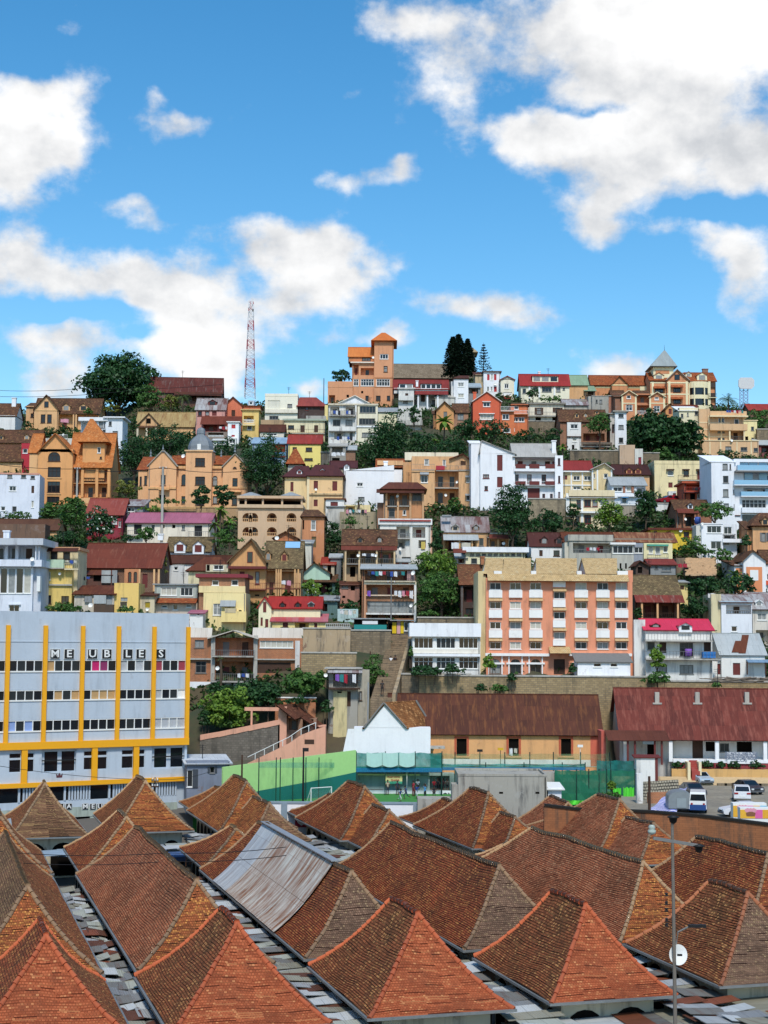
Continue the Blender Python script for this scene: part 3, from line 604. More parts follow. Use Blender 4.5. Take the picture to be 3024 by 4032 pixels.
def face(name,parent,e0,e1,r0,r1,ze,zr,mat,th=.16,lift=.05):
 """one bell-cast roof face laid in overlapping courses; e, r are plan points of eave and ridge"""
 e0,e1,r0,r1=(Vector((q[0],q[1],0))for q in(e0,e1,r0,r1));h=zr-ze;run=((r0+r1)/2-(e0+e1)/2).length
 n=max(6,int(math.hypot(run,h)/th));m=max(1,int((e1-e0).length/1.6));mb=MB();d=(e1-e0).normalized()
 def pt(t,k,up=0.):
  q=(e0 .lerp(r0,t)).lerp(e1 .lerp(r1,t),k/m);return(q.x,q.y,ze+h*prof(t)+wob(q)*(1 if .02<t else .6)+up)
 for i in range(n):
  t0,t1=i/n,(i+1)/n;lo=[pt(t0,k,lift)for k in range(m+1)];hi=[pt(t1,k)for k in range(m+1)]
  for k in range(m):
   ua=[(Vector(q)-e0).dot(d)for q in(lo[k],lo[k+1],hi[k+1],hi[k])]
   mb.quad(lo[k],lo[k+1],hi[k+1],hi[k],[(ua[0],i*th),(ua[1],i*th),(ua[2],(i+1)*th),(ua[3],(i+1)*th)])
   b0=(lo[k][0],lo[k][1],lo[k][2]-lift-.01);b1=(lo[k+1][0],lo[k+1][1],lo[k+1][2]-lift-.01);mb.quad(b0,b1,lo[k+1],lo[k],[(ua[0],i*th+.08)]*4)
 return mb.build(name,mat,parent)
def ridge_chain(mb,pts,r=.15,step=.4):
 L=0
 for p,q in zip(pts,pts[1:]):
  d=(q-p).length;c=max(1,int(d/step))
  for k in range(c):
   a=p.lerp(q,k/c);b=p.lerp(q,(k+1)/c)+Vector((0,0,-.01));j=random.uniform(-.02,.02);mb.tube([a+Vector((j,j,-.02)),b+Vector((j,j,-.035))],r*random.uniform(.95,1.1),7,r*.78)
def hipline(e,r,ze,zr,n=9):return[Vector((e[0]+(r[0]-e[0])*t,e[1]+(r[1]-e[1])*t,ze+(zr-ze)*prof(t)+.05+wob((e[0]+(r[0]-e[0])*t,e[1]+(r[1]-e[1])*t))))for t in[i/n for i in range(n+1)]]
def hiproof(root,a0,a1,b0,b1,rb0,rb1,zr,left,right,near,far,rk,ze=4.,gutter=True,wing=False,tilt=0.):
 ac=(a0+a1)/2;c=[(a0,b0),(a1,b0),(a1,b1),(a0,b1)];R0,R1=(ac,rb0),(ac,rb1);pre='wing_' if wing else ''
 face(pre+'roof_slope',root,c[3],c[0],R1,R0,ze,zr,left);face(pre+'roof_slope',root,c[1],c[2],R0,R1,ze,zr,right)
 face(pre+'hip_end',root,c[0],c[1],R0,R0,ze,zr,near);face(pre+'hip_end',root,c[2],c[3],R1,R1,ze,zr,far)
 mb=MB();ridge_chain(mb,[Vector((ac,rb0+(rb1-rb0)*i/8,zr+.08+wob((ac,rb0+(rb1-rb0)*i/8))))for i in range(9)],.17)
 for e,r in((c[0],R0),(c[1],R0),(c[2],R1),(c[3],R1)):ridge_chain(mb,hipline(e,r,ze,zr))
 mb.build(pre+'ridge_tiles',RIDT[rk],root,True)
 g=MB();w=.14
 for(x0,y0,x1,y1)in((a0-w,b0-w,a1+w,b0),(a0-w,b1,a1+w,b1+w),(a0-w,b0,a0,b1),(a1,b0,a1+w,b1)):g.box(x0,y0,ze-.16,x1,y1,ze-.02)
 g.box(a0+.02,b0+.02,ze-.12,a1-.02,b1-.02,ze-.06)
 if gutter:g.build(pre+'gutter',GUT,root)
def pavilion(label,a0,a1,b0,b1,rb0,rb1,zr=8.5,left=None,right=None,near=None,far=None,rk='old',ze=4.,wn=None,wf=None,group='tiled market pavilions'):
 left=left or DRK;right=right or left;near=near or left;far=far or left;ac,bc=(a0+a1)/2,(b0+b1)/2
 root=empty('market_pavilion',G(ac,bc),GY,label,'market hall',group);D=lambda q:q
 o=(ac,bc);hiproof(root,a0-ac,a1-ac,b0-bc,b1-bc,rb0-bc,rb1-bc,zr,left,right,near,far,rk,ze)
 for w in(wn,wf):
  if w:w0,w1,q0,q1,zz,hb0,hb1=w[:7];mt=w[7]if len(w)>7 else near;hiproof(root,w0-ac,w1-ac,q0-bc,q1-bc,hb0-bc,hb1-bc,zz,left,right,mt,mt,rk,ze-.05,wing=True)
 m=MB();x0,x1,y0,y1=a0-ac+1.,a1-ac-1.,b0-bc+1.,b1-bc-1.
 m.box(x0,y0,-.2,x1,y1,ze-.13);m.build('stall_wall',PLAS,root);d=MB();ns=max(2,int((x1-x0)/2));nl=max(3,int((y1-y0)/2.2))
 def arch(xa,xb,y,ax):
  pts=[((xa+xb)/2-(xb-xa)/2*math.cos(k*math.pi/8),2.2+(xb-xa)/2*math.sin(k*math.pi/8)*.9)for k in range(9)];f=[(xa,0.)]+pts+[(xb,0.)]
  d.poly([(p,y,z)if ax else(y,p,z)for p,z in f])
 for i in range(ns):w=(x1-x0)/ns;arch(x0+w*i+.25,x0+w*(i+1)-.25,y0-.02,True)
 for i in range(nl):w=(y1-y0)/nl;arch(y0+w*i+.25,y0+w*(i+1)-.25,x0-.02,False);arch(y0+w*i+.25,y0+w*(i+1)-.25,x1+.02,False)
 d.build('arch_shade_panel',DARK,root);return root  # flat dark panels paint the shade of open arches onto the solid wall
pavilion('tiled pavilion in the bottom left corner with a bright orange hip end',2.3,10.6,78.8,92.7,83.,87.9,8.5,RED,DRK,NEW,RED,'new')
pavilion('long mossy tiled pavilion at the left edge, behind the bottom left corner pavilion',2.3,10.7,94.4,133.3,99.,127.5,8.5,MOS,DRK,MIX,MIX,'drk')
pavilion('tiled pavilion cut by the left edge just below the furniture shop',2.5,10.9,135.,150.,139.,144.5,8.4,MOS,DRK,MIX,MIX,'drk')
pavilion('steep mossy brown pyramid roof directly in front of the furniture shop, left of the lettering',8.5,16.4,159.2,176.,166.6,168.4,8.6,DRK,DRK,MOS,MOS,'old')
pavilion('steep tiled pavilion with an orange end face hiding the end of the lower shop lettering',18.8,27.3,161.3,178.,167.2,174.6,8.6,DRK,DRK,MIX,MIX,'old')
pavilion('small tiled pavilion with a pale chunky hip line, far end of the second row',13.2,22.,134.7,150.5,139.6,145.6,8.0,RED,RED,MIX,MIX,'old')
pavilion('long tiled pavilion with wavy terracotta courses in the second row from the left',12.8,21.2,94.6,133.8,98.8,129.2,8.5,ROW,ROW,MIX,DRK,'drk')
pavilion('tiled pavilion with a bright orange hip end, second from the left at the bottom edge',12.5,20.9,79.6,93.2,84.,89.,8.5,DRK,DRK,NEW,DRK,'new')
pavilion('dark tiled pavilion with an orange hip end and white mortar on its ridge, bottom centre',23.1,31.3,80.1,93.4,84.5,89.8,8.5,DRK,DRK,NEW,DRK,'new')
mm=pavilion('tiled pavilion partly re-roofed with rusty grey metal sheets, in the middle row',23.4,31.6,95.7,134.2,99.8,130.,8.5,RED,RED,GRB,RED,'drk')
pavilion('low tiled pavilion at the far end of the metal patched pavilion',23.8,31.8,134.8,148.,141.,143.6,6.5,RED,MIX,MIX,MIX,'old')
pavilion('tiled pavilion with a mossy low end wing, in front of the light green wall',29.7,38.,159.6,180.,166.2,173.6,8.5,MIX,RED,MIX,RED,'drk',wn=(30.6,37.2,150.2,163.,7.2,154.6,163.,MOS),wf=(30.4,37.6,176.,190.,6.2,176.,186.))
pavilion('tiled pavilion with low wings, right in front of the red emblem wall',40.2,49.,150.2,169.6,157.,163.9,8.5,RED,MIX,MIX,MIX,'drk',wn=(41.,48.2,144.,154.,7.,148.,154.),wf=(41.,48.,166.,177.,6.2,166.,172.))
pavilion('large dark red tiled pavilion filling the centre of the market',34.,42.2,95.8,131.2,100.2,126.,8.5,RED,RED,GRB,RED,'drk')
pavilion('dark tiled pavilion with an orange hip end, just left of the lamp pole',33.8,41.5,80.8,93.3,84.8,90.,8.5,DRK,DRK,NEW,DRK,'new')
pavilion('tiled pavilion behind the concrete lamp pole in the bottom right corner',45.,53.4,82.2,94.8,86.3,91.2,8.5,DRK,GRB,GRB,DRK,'red')
pavilion('large light red tiled pavilion with an ochre chunky hip line, right of the central one',44.7,52.6,95.2,129.,99.7,120.4,8.5,ROW,RED,MIX,RED,'old',wf=(45.2,52.2,120.,133.5,6.4,121.,127.))
pavilion('tiled pavilion with pale speckles cut by the right edge, below the ochre yard wall',55.4,63.6,97.4,117.,101.4,112.4,8.5,RED,RED,RED,RED,'drk')
pavilion('tiled pavilion right in front of the grey concrete block',51.,59.3,141.4,160.,148.2,153.8,8.5,RED,MIX,MIX,MIX,'drk',wn=(51.8,58.6,136.,145.,6.9,141.,145.),wf=(51.8,58.6,157.,168.,6.4,157.,163.))
pavilion('tiled pavilion between the concrete block and the striped tarpaulin, with bushes behind its ridge',61.4,69.7,135.4,155.,139.4,144.6,8.5,ROW,MIX,MIX,MIX,'drk',wn=(62.,69.,128.,138.,7.,132.,138.),wf=(62.,69.,152.,160.,7.,152.,157.))
def patch(b0,b1,mat,n):
 ac,bc=27.5,(95.7+134.2)/2
 for i in range(n):
  q0=b0+(b1-b0)*i/n;q1=b0+(b1-b0)*(i+1)/n+.05;mb=MB();st=8;up=.1+.012*(i%2)
  for hh in range(2):
   for k in range(st//2):
    t0=(hh*st//2+k)/st*1.02-.02;t1=(hh*st//2+k+1)/st*1.02-.02
    def pt(b,t):tt=max(t,0);x=23.4+4.1*t-ac;return(x-.05,b-bc,4+4.5*prof(tt)+(t-tt)*3+up+.03*hh+.05)
    mb.quad(pt(q1,t0),pt(q0,t0),pt(q0,t1),pt(q1,t1),[(q1,t0*6.2),(q0,t0*6.2),(q0,t1*6.2),(q1,t1*6.2)])
  mb.build('roof_sheet',mat,mm)
patch(104.2,122.,metal('e0dccf','cfc9ba',.95,'96603c',.12,1.1),9);patch(122.,127.4,metal('ccd0d0','b2b6b8',.3,'7a4a30',.16,.5),4)
MB().box(-.3,104-114.95,4.72+4,.3,127.4-114.95,4.8+4).build('ridge_sheet',ALU,mm)
SH=[metal('a9abaa','999c9c',.25),metal('8a8c8c','75787a',.35),metal('6a4036','55342c',.4),metal('c3c6c4','b4b8b6',.1),metal('9a9684','86826f',.3),metal('7c7a74','6a6862',.5),metal('8a4a3a','74402f',.4),metal('b0b2a4','9fa194',.2)]
SHW=[4,3,3,5,4,4,2,3]
def canopy(label,a0,a1,b0,b1,z=3.0,step=1.05,along='b',tilt=.12,extra=None):
 ac,bc=(a0+a1)/2,(b0+b1)/2;root=empty('stall_canopy',G(ac,bc),GY,label,'market canopy','corrugated canopies between the pavilions');L=(b1-b0)if along=='b' else(a1-a0);n=min(95,int(L/step))
 w=((a1-a0)if along=='b' else(b1-b0))/2;rows=2 if w>1.3 or(w>.8 and random.random()<.5)else 1;n=min(95//rows,n)
 for i in range(n):
  for k in range(rows):
   p0=-L/2+L*(i+random.uniform(-.15,.15))/n;p1=p0+L/n*random.uniform(1.1,1.7);dz=random.uniform(-.16,.14)-.12*k;tl=random.uniform(-tilt,tilt)*1.5
   x0=-w+2*w*k/rows+random.uniform(-.5,.1);x1=-w+2*w*(k+1)/rows+random.uniform(0,.6);za,zb=z+dz-tl,z+dz+tl;sk=random.uniform(-.22,.22);r=random.uniform(-.04,.1)
   q=[(x0,p0,za),(x1,p0+sk,zb),(x1,p1+sk,zb+r),(x0,p1,za+r)]
   if along!='b':q=[(y,x,zz)for x,y,zz in q][::-1]
   MB().slab(*q,.03).build('metal_sheet',random.choices(SH,SHW)[0]if not extra else random.choice(extra),root)
 s=MB()
 for i in range(0,n+1,4):
  p=-L/2+L*i/n
  for sg in(-1,1):
   x=sg*(w-.15);a,b=(x,p)if along=='b' else(p,x);s.box(a-.05,b-.05,0,a+.05,b+.05,z-.3)
 s.build('support_posts',WOOD,root);return root
canopy('patchwork metal canopy in the lane between the two leftmost pavilion rows',10.75,12.6,78,131,3.3,1.0)
canopy('patchwork metal canopy in the lane right of the wavy terracotta pavilion',21.0,23.3,78,134,3.3,.95)
canopy('metal canopy in the lane between the bottom centre pavilion and the one to its right',31.4,33.8,78,134,3.3,1.0)
canopy('pale metal canopy in the lane left of the pavilion behind the lamp pole',41.3,45.2,76,98,3.3,1.0)
canopy('metal canopy in the dark lane right of the large light red pavilion',52.8,55.5,80,136,3.3,1.1)
canopy('long grey metal canopy crossing behind the central pavilions, below the emblem wall',31.8,52,133.,138.,3.0,1.3,'a')
canopy('grey metal canopy right below the steep pavilion with the orange end face',16.5,28.5,155.2,159.8,3.0,1.5,'a',.04,[SH[0],SH[3],SH[7]])
canopy('blue grey metal canopy below the mossy pyramid roof',11.,16.5,153.,158.6,3.0,1.4,'a',.03,[metal('9fb0bb','93a4b0',.05)])
canopy('metal canopy beside the low mossy wing of the pavilion near the green wall',26.8,30.,149.,166,3.0,1.2,'b',.1,[SH[0],SH[3],SH[7],SH[1]])
canopy('grey metal canopy between the emblem wall pavilion and the low wing left of it',37.6,41,138.5,160,3.1,1.2)
canopy('tin sheet canopy at the bottom edge right of the second orange hip end',20.6,23.6,74,80.6,3.1,1.0,'a',.1,[metal('4f9a92','458a84',.12,'6a5a40')])
canopy('rusty metal canopy at the bottom edge below the pavilion left of the lamp pole',31.5,45.5,74,82.,3.0,1.2,'a',.06)
canopy('orange rusted canopy in the very bottom right corner',46,56,75,83.,3.0,1.6,'a',.05,[metal('b06440','9a5636',.5,'7a4028'),metal('b06440','9a5636',.5,'7a4028'),SH[2],SH[4]])
canopy('metal canopy in front of the grey concrete block, right of its tiled pavilion',59.5,61.2,120,150,3.1,1.2)
t=MB();c0=G(50.5,73.5)
tp=empty('tarpaulin',c0,GY,'blue tarpaulin at the bottom edge right of the lamp pole','tarpaulin')
for i in range(8):
 for j in range(5):
  f=lambda i,j:(i*.55-2.2,j*.6-1.5,2.9+.1*math.sin(i*1.3)+.08*math.cos(j*1.7+i));t.quad(f(i,j),f(i+1,j),f(i+1,j+1),f(i,j+1))
t.build('sheet',plain('blue_tarpaulin','4a7ad0',.5),tp)
frg()
def furniture_shop():
 h=House('shop_building','pale grey furniture shop block with yellow pillars and bands at the left edge',1220,1283,195,30,cat='building')
 PALE=wall('b8c4ce',.22,.95);YEL=plain('yellow_paint','ffae08',.6,var=.1);r=h.root
 Zv=lambda v:h.hit(1225,v)[1];Xu=lambda u,v=600:h.hit(u,v)[0]
 xl=Xu(-330);xr=Xu(1237,200);zt=Zv(193);dep=12
 ps=[Xu(-210),Xu(44),Xu(289),Xu(533),Xu(768),Xu(1000),Xu(1222)];pw=.5
 rows=[(565,495),(745,682),(936,868)];zb1a,zb1b=Zv(1048),Zv(1003);zb2a,zb2b=0.,Zv(1255)
 m=MB();zs=[zb1b]
 for a,b in rows[::-1]:zs+=[Zv(a),Zv(b)]
 zs.append(zt)
 for i in range(0,len(zs),2):m.box(xl,0,zs[i],xr,.35,zs[i+1])
 m.box(xl,.35,-9,xr,dep,zt-.4);m.box(xl,.35,zt-.4,xr,.6,zt);m.box(xr-.25,.6,zt-.4,xr,dep,zt);m.box(xl,dep-.25,zt-.4,xr-.25,dep,zt)
 zl=Zv(380);m.box(xl,-.06,zl-.06,xr,-.004,zl+.06)
 lo=[(1060,1190)];lw=[(58,140),(168,225),(545,605),(628,702),(793,872),(897,948)];lz0,lz1=Zv(1190),Zv(1068)
 xs=[(Xu(a,1140),Xu(b,1140))for a,b in lw];rec=[(Xu(273,1140),Xu(497,1140)),(Xu(992,1140),Xu(1205,1140))]
 op=sorted(xs+rec);px=xl
 for a,b in op+[(xr,xr)]:m.box(px,0,zb2b,a,.35,zb1a);px=b
 for a,b in xs:m.box(a,0,zb2b,b,.35,lz0);m.box(a,0,lz1,b,.35,zb1a)
 for a,b in rec:m.box(a,0,zb2b,b,.3,Zv(1200))
 g0,g1=Zv(1375),Zv(1288);m.box(xl,.0,g1,xr-1.2,.35,zb2a);m.box(xl,.1,Zv(1420),xr-1.2,.35,g0)
 m.build('wall',PALE,r)
 for p in ps:MB().box(p-pw/2,-.35,zb1b,p+pw/2,-.004,Zv(280)).build('pillar',YEL,r)
 MB().box(xl,-.42,zb1a,xr+.1,-.004,zb1b).build('band',YEL,r);MB().box(xl,-.42,zb2a,xr+.1,-.004,zb2b).build('band',YEL,r)
 for u in(156,614,885):p=Xu(u,1150);MB().box(p-.35,-.35,zb2b,p+.35,-.004,zb1a).build('pillar',YEL,r)
 cur={0:['dgdg','tgdg','dmpd','cdcg','rgdr'],1:['gggd','dtgt','dttt','dddd','cdgw'],2:['bgbd','dddd','dddd','dgdd','cccc']}
 cm={'d':GLASS,'g':GLASS2,'c':plain('white_net_curtain','b8babc',.5,var=.5),'m':plain('magenta_curtain','c41464',.7),'p':plain('plum_curtain','8a2a5c',.6),'r':plain('red_curtain','9a3a48',.6),'t':plain('tan_curtain','c09a66',.6),'b':plain('blue_curtain','90a8d8',.6),'w':TRIM}
 for ri,(a,b)in enumerate(rows):
  z0,z1=Zv(a),Zv(b)
  for bi in range(6):
   x0,x1=ps[bi]+pw/2-.1,ps[bi+1]-pw/2+.1;f=MB();t=.1;f.box(x0,-.1,z0-.12,x1,.2,z0+.05);f.box(x0,.02,z1-t,x1,.2,z1-.003);st=cur[ri][bi-1]if bi>0 else 'dgdd'
   for k in range(5):xx=x0+(x1-x0-t)*k/4;f.box(xx,.02,z0+.053,xx+t,.2,z1-t-.003)
   w=f.build('window',TRIM,r)
   for k in range(4):xa=x0+(x1-x0)*k/4+.06;xb=x0+(x1-x0)*(k+1)/4;MB().quad((xa,.15,z0),(xb,.15,z0),(xb,.15,z1),(xa,.15,z1)).build('pane',cm[st[k]],w)
  m2=MB()
 for a,b in xs:
  f=MB();t=.09;zm=Zv(1105);f.box(a,.05,lz0,b,.2,lz0+t);f.box(a,.05,lz1-t,b,.2,lz1);f.box(a,.05,zm-.12,b,.2,zm+.12)
  for x in(a,b-t):f.box(x,.06,lz0+t,x+t,.19,lz1-t)
  w=f.build('window',PALE,r);MB().quad((a,.17,lz0),(b,.17,lz0),(b,.17,lz1),(a,.17,lz1)).build('pane',GLASS,w)
 for a,b in rec:
  n=MB();n.box(a+.01,.36,zb2b,b-.01,2.2,zb2b+.1);n.build('loggia_floor',CONC,r)
  for k in(.1,.6):xa=a+(b-a)*k;MB().box(xa,.33,lz0,xa+1.6,.345,lz1).build('door',GLASS,r)
  MB().box(a,.02,Zv(1125),b,.1,Zv(1118)).build('railing',IRON,r)
 x=xr-1.3;k=0
 MB().box(xl,.33,g0,xr-1.2,.345,g1).build('louvre_recess',DARK,r)
 while x>xl+3:
  if k%2==0:
   for j in range(8):MB().box(x-.36*j-.2,.05,g0,x-.36*j,.3,g1).build('louvre',PALE,r)if x>-32 else None
   x-=3.2
  else:MB().box(x-2.3,.1,g0,x-.2,.2,g1).build('pane',GLASS,r);MB().box(x-.12,.0,g0,x+.12,.3,g1).build('mullion',PALE,r);x-=2.4
  k+=1
 sz0,sz1=Zv(1482),Zv(1425);grn=wall('a9b5a6',.8);MB().box(xl,-.05,sz0,xr-1.2,.35,Zv(1421)).build('fascia',grn,r)
 MB().box(xl,.3,-7.5,xr-1.2,.34,sz0).build('shopfront',DARK,r)
 for q in range(9):xx=xl+(xr-xl-2)*q/8;MB().box(xx,.0,-7.5,xx+.7,.29,sz0).build('pier',grn,r)
 BLK=plain('black_letter_panel','101010',.6)
 def letters(txt,us,v,hpx,white=True,rs=1.):
  for c,u in zip(txt,us):
   xx,zz=h.hit(u,v);s=hpx/FS/(FPX/(h.world(xx,0,zz).y));n=MB().box(xx-s*.52,-.14,zz-s*.5,xx+s*.52,-.004-.05*(not rs),zz+s*.5).build('letter_panel',BLK,r)
   MB().box(xx-s*.58,-.1,zz-s*.56,xx+s*.58,-.06,zz+s*.56).build('letter_border',TRIM,n);text_obj(c,s*1.12,TRIM,n,(xx,-.15,zz),ext=.012,sx=1.15,name='letter')
 letters('MEUBLES',[358,450,603,696,833,919,1049],456,60)
 letters('NAMEUB',[402-0,448,555,605,652,698],1452,36,rs=0)
 MB().poly([h_ for h_ in[(Xu(387,1252)+dx*.35,-.03,h.hit(387,1252)[1]+dz*.35)for dx,dz in((-1,-.6),(1,-.6),(1.2,.9),(.5,.1),(0,1.1),(-.5,.1),(-1.2,.9))]]).build('crown_emblem',plain('emblem_red','5a2a34'),r)
 CTRL.append(Vector((-25,206,3)))
furniture_shop()
def sheet(name,pts,mat,kind='structure',th=.0):
 m=MB();m.poly(pts);o=m.build(name,mat);o['kind']=kind;return o
PZ=4.2
turf=plain('artificial_turf','3f8a3a',.95,var=.5)
frh()
pitch=MB().box(-22,181.5,-1,34,203,PZ).build('football_pitch',turf);pitch['kind']='structure'
def wallthing(name,label,pts,z0,z1,mat,th=.4,cat='wall',cap=None,D=None):
 """free-standing wall along plan points"""
 r=empty(name,(pts[0][0],pts[0][1],z0),0,label,cat);m=MB();c=MB()
 for(xa,ya,za),(xb,yb,zb)in zip([(p[0]-pts[0][0],p[1]-pts[0][1],(p[2]if len(p)>2 else z1)-z0)for p in pts],[(p[0]-pts[0][0],p[1]-pts[0][1],(p[2]if len(p)>2 else z1)-z0)for p in pts[1:]]):
  d=Vector((xb-xa,yb-ya,0)).normalized();n=Vector((-d.y,d.x,0))*th
  a0,b0,a1,b1=Vector((xa,ya,-2)),Vector((xb,yb,-2)),Vector((xa,ya,za)),Vector((xb,yb,zb))
  m.quad(a0,b0,b1,a1);m.quad(b0+n,a0+n,a1+n,b1+n);m.quad(a1,b1,b1+n,a1+n);m.quad(a0,a1,a1+n,a0+n);m.quad(b0,b0+n,b1+n,b1)
  if cap:k=n*.2;c.quad(a1-k+Vector((0,0,.02)),b1-k+Vector((0,0,.02)),b1-k+Vector((0,0,.25)),a1-k+Vector((0,0,.25)));c.quad(a1-k+Vector((0,0,.25)),b1-k+Vector((0,0,.25)),b1+n+k+Vector((0,0,.25)),a1+n+k+Vector((0,0,.25)))
 m.build('masonry',mat,r)
 if cap:c.build('coping',cap,r)
 return r
SLATE=plain('blue_grey_paint','8fa0aa',.7,var=.3)
a=at_d(430,1420,181);b=at_d(1405,1462,181);top=at_d(600,1435,181).z
ew=wallthing('boundary_wall','white boundary wall with a red emblem panel and blue grey coping below the pitch',[(a.x,181),(b.x,181)],0,top,WHITE,.4,cap=SLATE)
for u in(530,1392):q=at_d(u,1450,181);MB().box(q.x-a.x-.35,-.3,-.5,q.x-a.x+.35,-.01,top).build('pier',SLATE,ew)
q0=at_d(600,1472,180.9);q1=at_d(687,1588,180.9);em=MB().box(q0 .x-a.x,-.12,q1 .z,q1 .x-a.x,-.01,q0 .z).build('emblem_panel',plain('emblem_panel_red','b01c34',.6),ew)
ec=Vector(((q0 .x+q1 .x)/2-a.x,-.14,(q0 .z+q1 .z)/2));mm_=MB();w_=(q1 .x-q0 .x)*.4
def ring(m,c,r0,r1,a0,a1,n=20,dz=1.0):
 for i in range(n):
  t0=a0+(a1-a0)*i/n;t1=a0+(a1-a0)*(i+1)/n;m.quad(*[(c[0]+r*math.cos(t),c[1],c[2]+r*dz*math.sin(t))for r,t in((r0,t0),(r1,t0),(r1,t1),(r0,t1))])
ring(mm_,ec,w_*.72,w_,0,3.14);ring(mm_,ec,w_*.3,w_*.5,0,3.14);mm_.poly([(ec.x-w_,ec.y,ec.z-.05),(ec.x+w_,ec.y,ec.z-.05),(ec.x+w_*.75,ec.y,ec.z-w_*.8),(ec.x,ec.y,ec.z-w_*1.35),(ec.x-w_*.75,ec.y,ec.z-w_*.8)]);mm_.build('shield_emblem',TRIM,em)
GRN1,GRN2=plain('light_green_paint','b0de8c',.75,var=.15),plain('dark_green_paint','0f7066',.75,var=.15)
h=House('pitch_wall','light and dark green painted wall along the left side of the football pitch',130,1240,186,37,cat='wall');hw_=lambda u,v,y=0.:(h.hit(u,v,y)[0],y,h.hit(u,v,y)[1])
xa_,xb_=h.hit(130,1240)[0],h.hit(998,1200)[0];zl,zr=hw_(150,1195)[2],hw_(990,1085)[2]
MB().poly([(xa_,0,-6),(xb_,0,-6),hw_(998,1228),hw_(700,1290),hw_(372,1348),(xa_,0,hw_(372,1348)[2]-1)]).build('dark_green_dado',GRN2,h.root)
g_=MB();g_.poly([(xa_,0,hw_(372,1348)[2]-1),hw_(372,1348),hw_(700,1290),hw_(998,1228),(xb_,0,zr),(xa_,0,zl)]);g_.quad((xa_,0,zl),(xb_,0,zr),(xb_,.3,zr),(xa_,.3,zl));g_.quad((xa_,.3,-6),(xa_,0,-6),(xa_,0,zl),(xa_,.3,zl));g_.quad((xb_,.3,-6),(xa_,.3,-6),(xa_,.3,zl),(xb_,.3,zr));g_.build('light_green_upper',GRN1,h.root)
NETG=netm('green_net','1f7a5e',.5);NETB=netm('teal_net','0f7a70',.84);NLIME=netm('lime_green_sheet','5ad83a',.97);NETT=netm('blue_edge_net','1a78a8',.7);NETO=netm('grey_green_net','7d9a6a',.35);NETD=netm('dark_green_net','0e6a4c',.92)
def net(name,label,u0,u1,vt,vb,D,us,mat,strip=None,D1=None,cat='net fence'):
 D1=D1 or D;r=empty(name,at_d(u0,vb,D),0,label,cat);o=r.location
 P4=[at_d(u0,vt,D)-o,at_d(u1,vt,D1)-o,at_d(u1,vb,D1)-o,at_d(u0,vb,D)-o];n=MB();N=12
 for i in range(N):
  f=lambda t,s:P4[0].lerp(P4[1],t).lerp(P4[3].lerp(P4[2],t),s)+Vector((0,.12*math.sin(t*19+s*4),-(0 if s else .12*abs(math.sin(t*3.14*len(us))))))
  for j in range(3):n.quad(f(i/N,j/3),f((i+1)/N,j/3),f((i+1)/N,(j+1)/3),f(i/N,(j+1)/3))
 n.build('net',mat,r)
 if strip:
  s=MB();q=[at_d(u0,strip[0],D-.1)-o,at_d(u1,strip[0],D1-.1)-o,at_d(u1,strip[1],D1-.1)-o,at_d(u0,strip[1],D-.1)-o];s.quad(*q);s.build('net_edge',strip[2],r)
 for u in us:
  t=(u-u0)/max(1,u1-u0);Du=D+(D1-D)*t;x=at_d(u,vt-8,Du)-o;y=at_d(u,vb,Du)-o;y.x=x.x;y.z=min(y.z,PZ-o.z-.3)if y.z>PZ-o.z-2 else y.z;MB().tube([x,y],.07,6).build('post',plain('dark_green_post','16382e',.6),r)
 return r
net('net_fence','green net fence on dark posts in front of the light green wall',365,1000,1140,1420,183,[365,478,505,588,672,757,835,917,998],netm('thin_green_net','2f8a58',.07),(1165,1200,netm('thin_blue_net','2a9a90',.35)),200)
net('net_fence','teal net with a blue edge hanging in front of the covered stand',1000,1560,1100,1225,198,[1000,1190,1385,1560],NETB,(1200,1228,NETT))
frj()
net('net_fence','thin grey green net in front of the orange hall wall',565,1660,1105,1200,199.5,[650,812,975,1138,1292,1470,1660],NETO)
net('net_fence','teal net strip along the foot of the orange hall wall',560,1500,1172,1216,199,[560,850,1100,1350,1500],NETB,(1196,1216,NETT))
fri()
net('net_fence','dark green net fence right of the concrete block',265,790,1215,1440,186,[408,488,555,605,632,790],NETD)
net('net_fence','teal net fence running back beside the white gatepost',540,800,1150,1235,190,[600,630],NETB,None,199)
frh()
k0,k1=at_d(1000,1385,200),at_d(1640,1385,200)
kw=wallthing('pitch_kerb','low white wall with dark letters along the far side of the football pitch',[(k0 .x,200),(k1 .x+8,200)],PZ-1,at_d(1300,1348,200).z,WHITE,.3)
for ch,u in(('O',1581),('N',1616)):q=at_d(u,1384,199.9);text_obj(ch,1.0,plain('dark_green_lettering','12302c'),kw,(q.x-k0 .x,-.06,q.z-PZ+1),name='letter',sx=.9)
st=House('covered_stand','open covered stand with a flat roof beside the football pitch',1000,1400,202,0,cat='stand',z=None)
st.b(1000,1640,1235,1395,wall('8fa59a',.8),None,'o 1050 1250 560 100',dep=4.5);st.b(1000,1480,1085,1232,wall('a7c0b8',.5),('flat',10,CONC,.5),'o 1020,1250 1100 200 80',dep=5,y=.4);st.band(1010,1240,1415,1250,plain('cream_beam','e6e2a8'),.5)
frh();st.box(985,1062,1580,1074,CONC,-1.6,1.,'canopy')
bn=MB();q0,q1=at_d(1188,1250,201.2),at_d(1300,1305,201.2)
ban=empty('banner',(q0 .x,q0 .y,q1 .z),0,'pale yellow and green printed banner hung in the stand by the pitch','banner');w_,h_=q1 .x-q0 .x,q0 .z-q1 .z
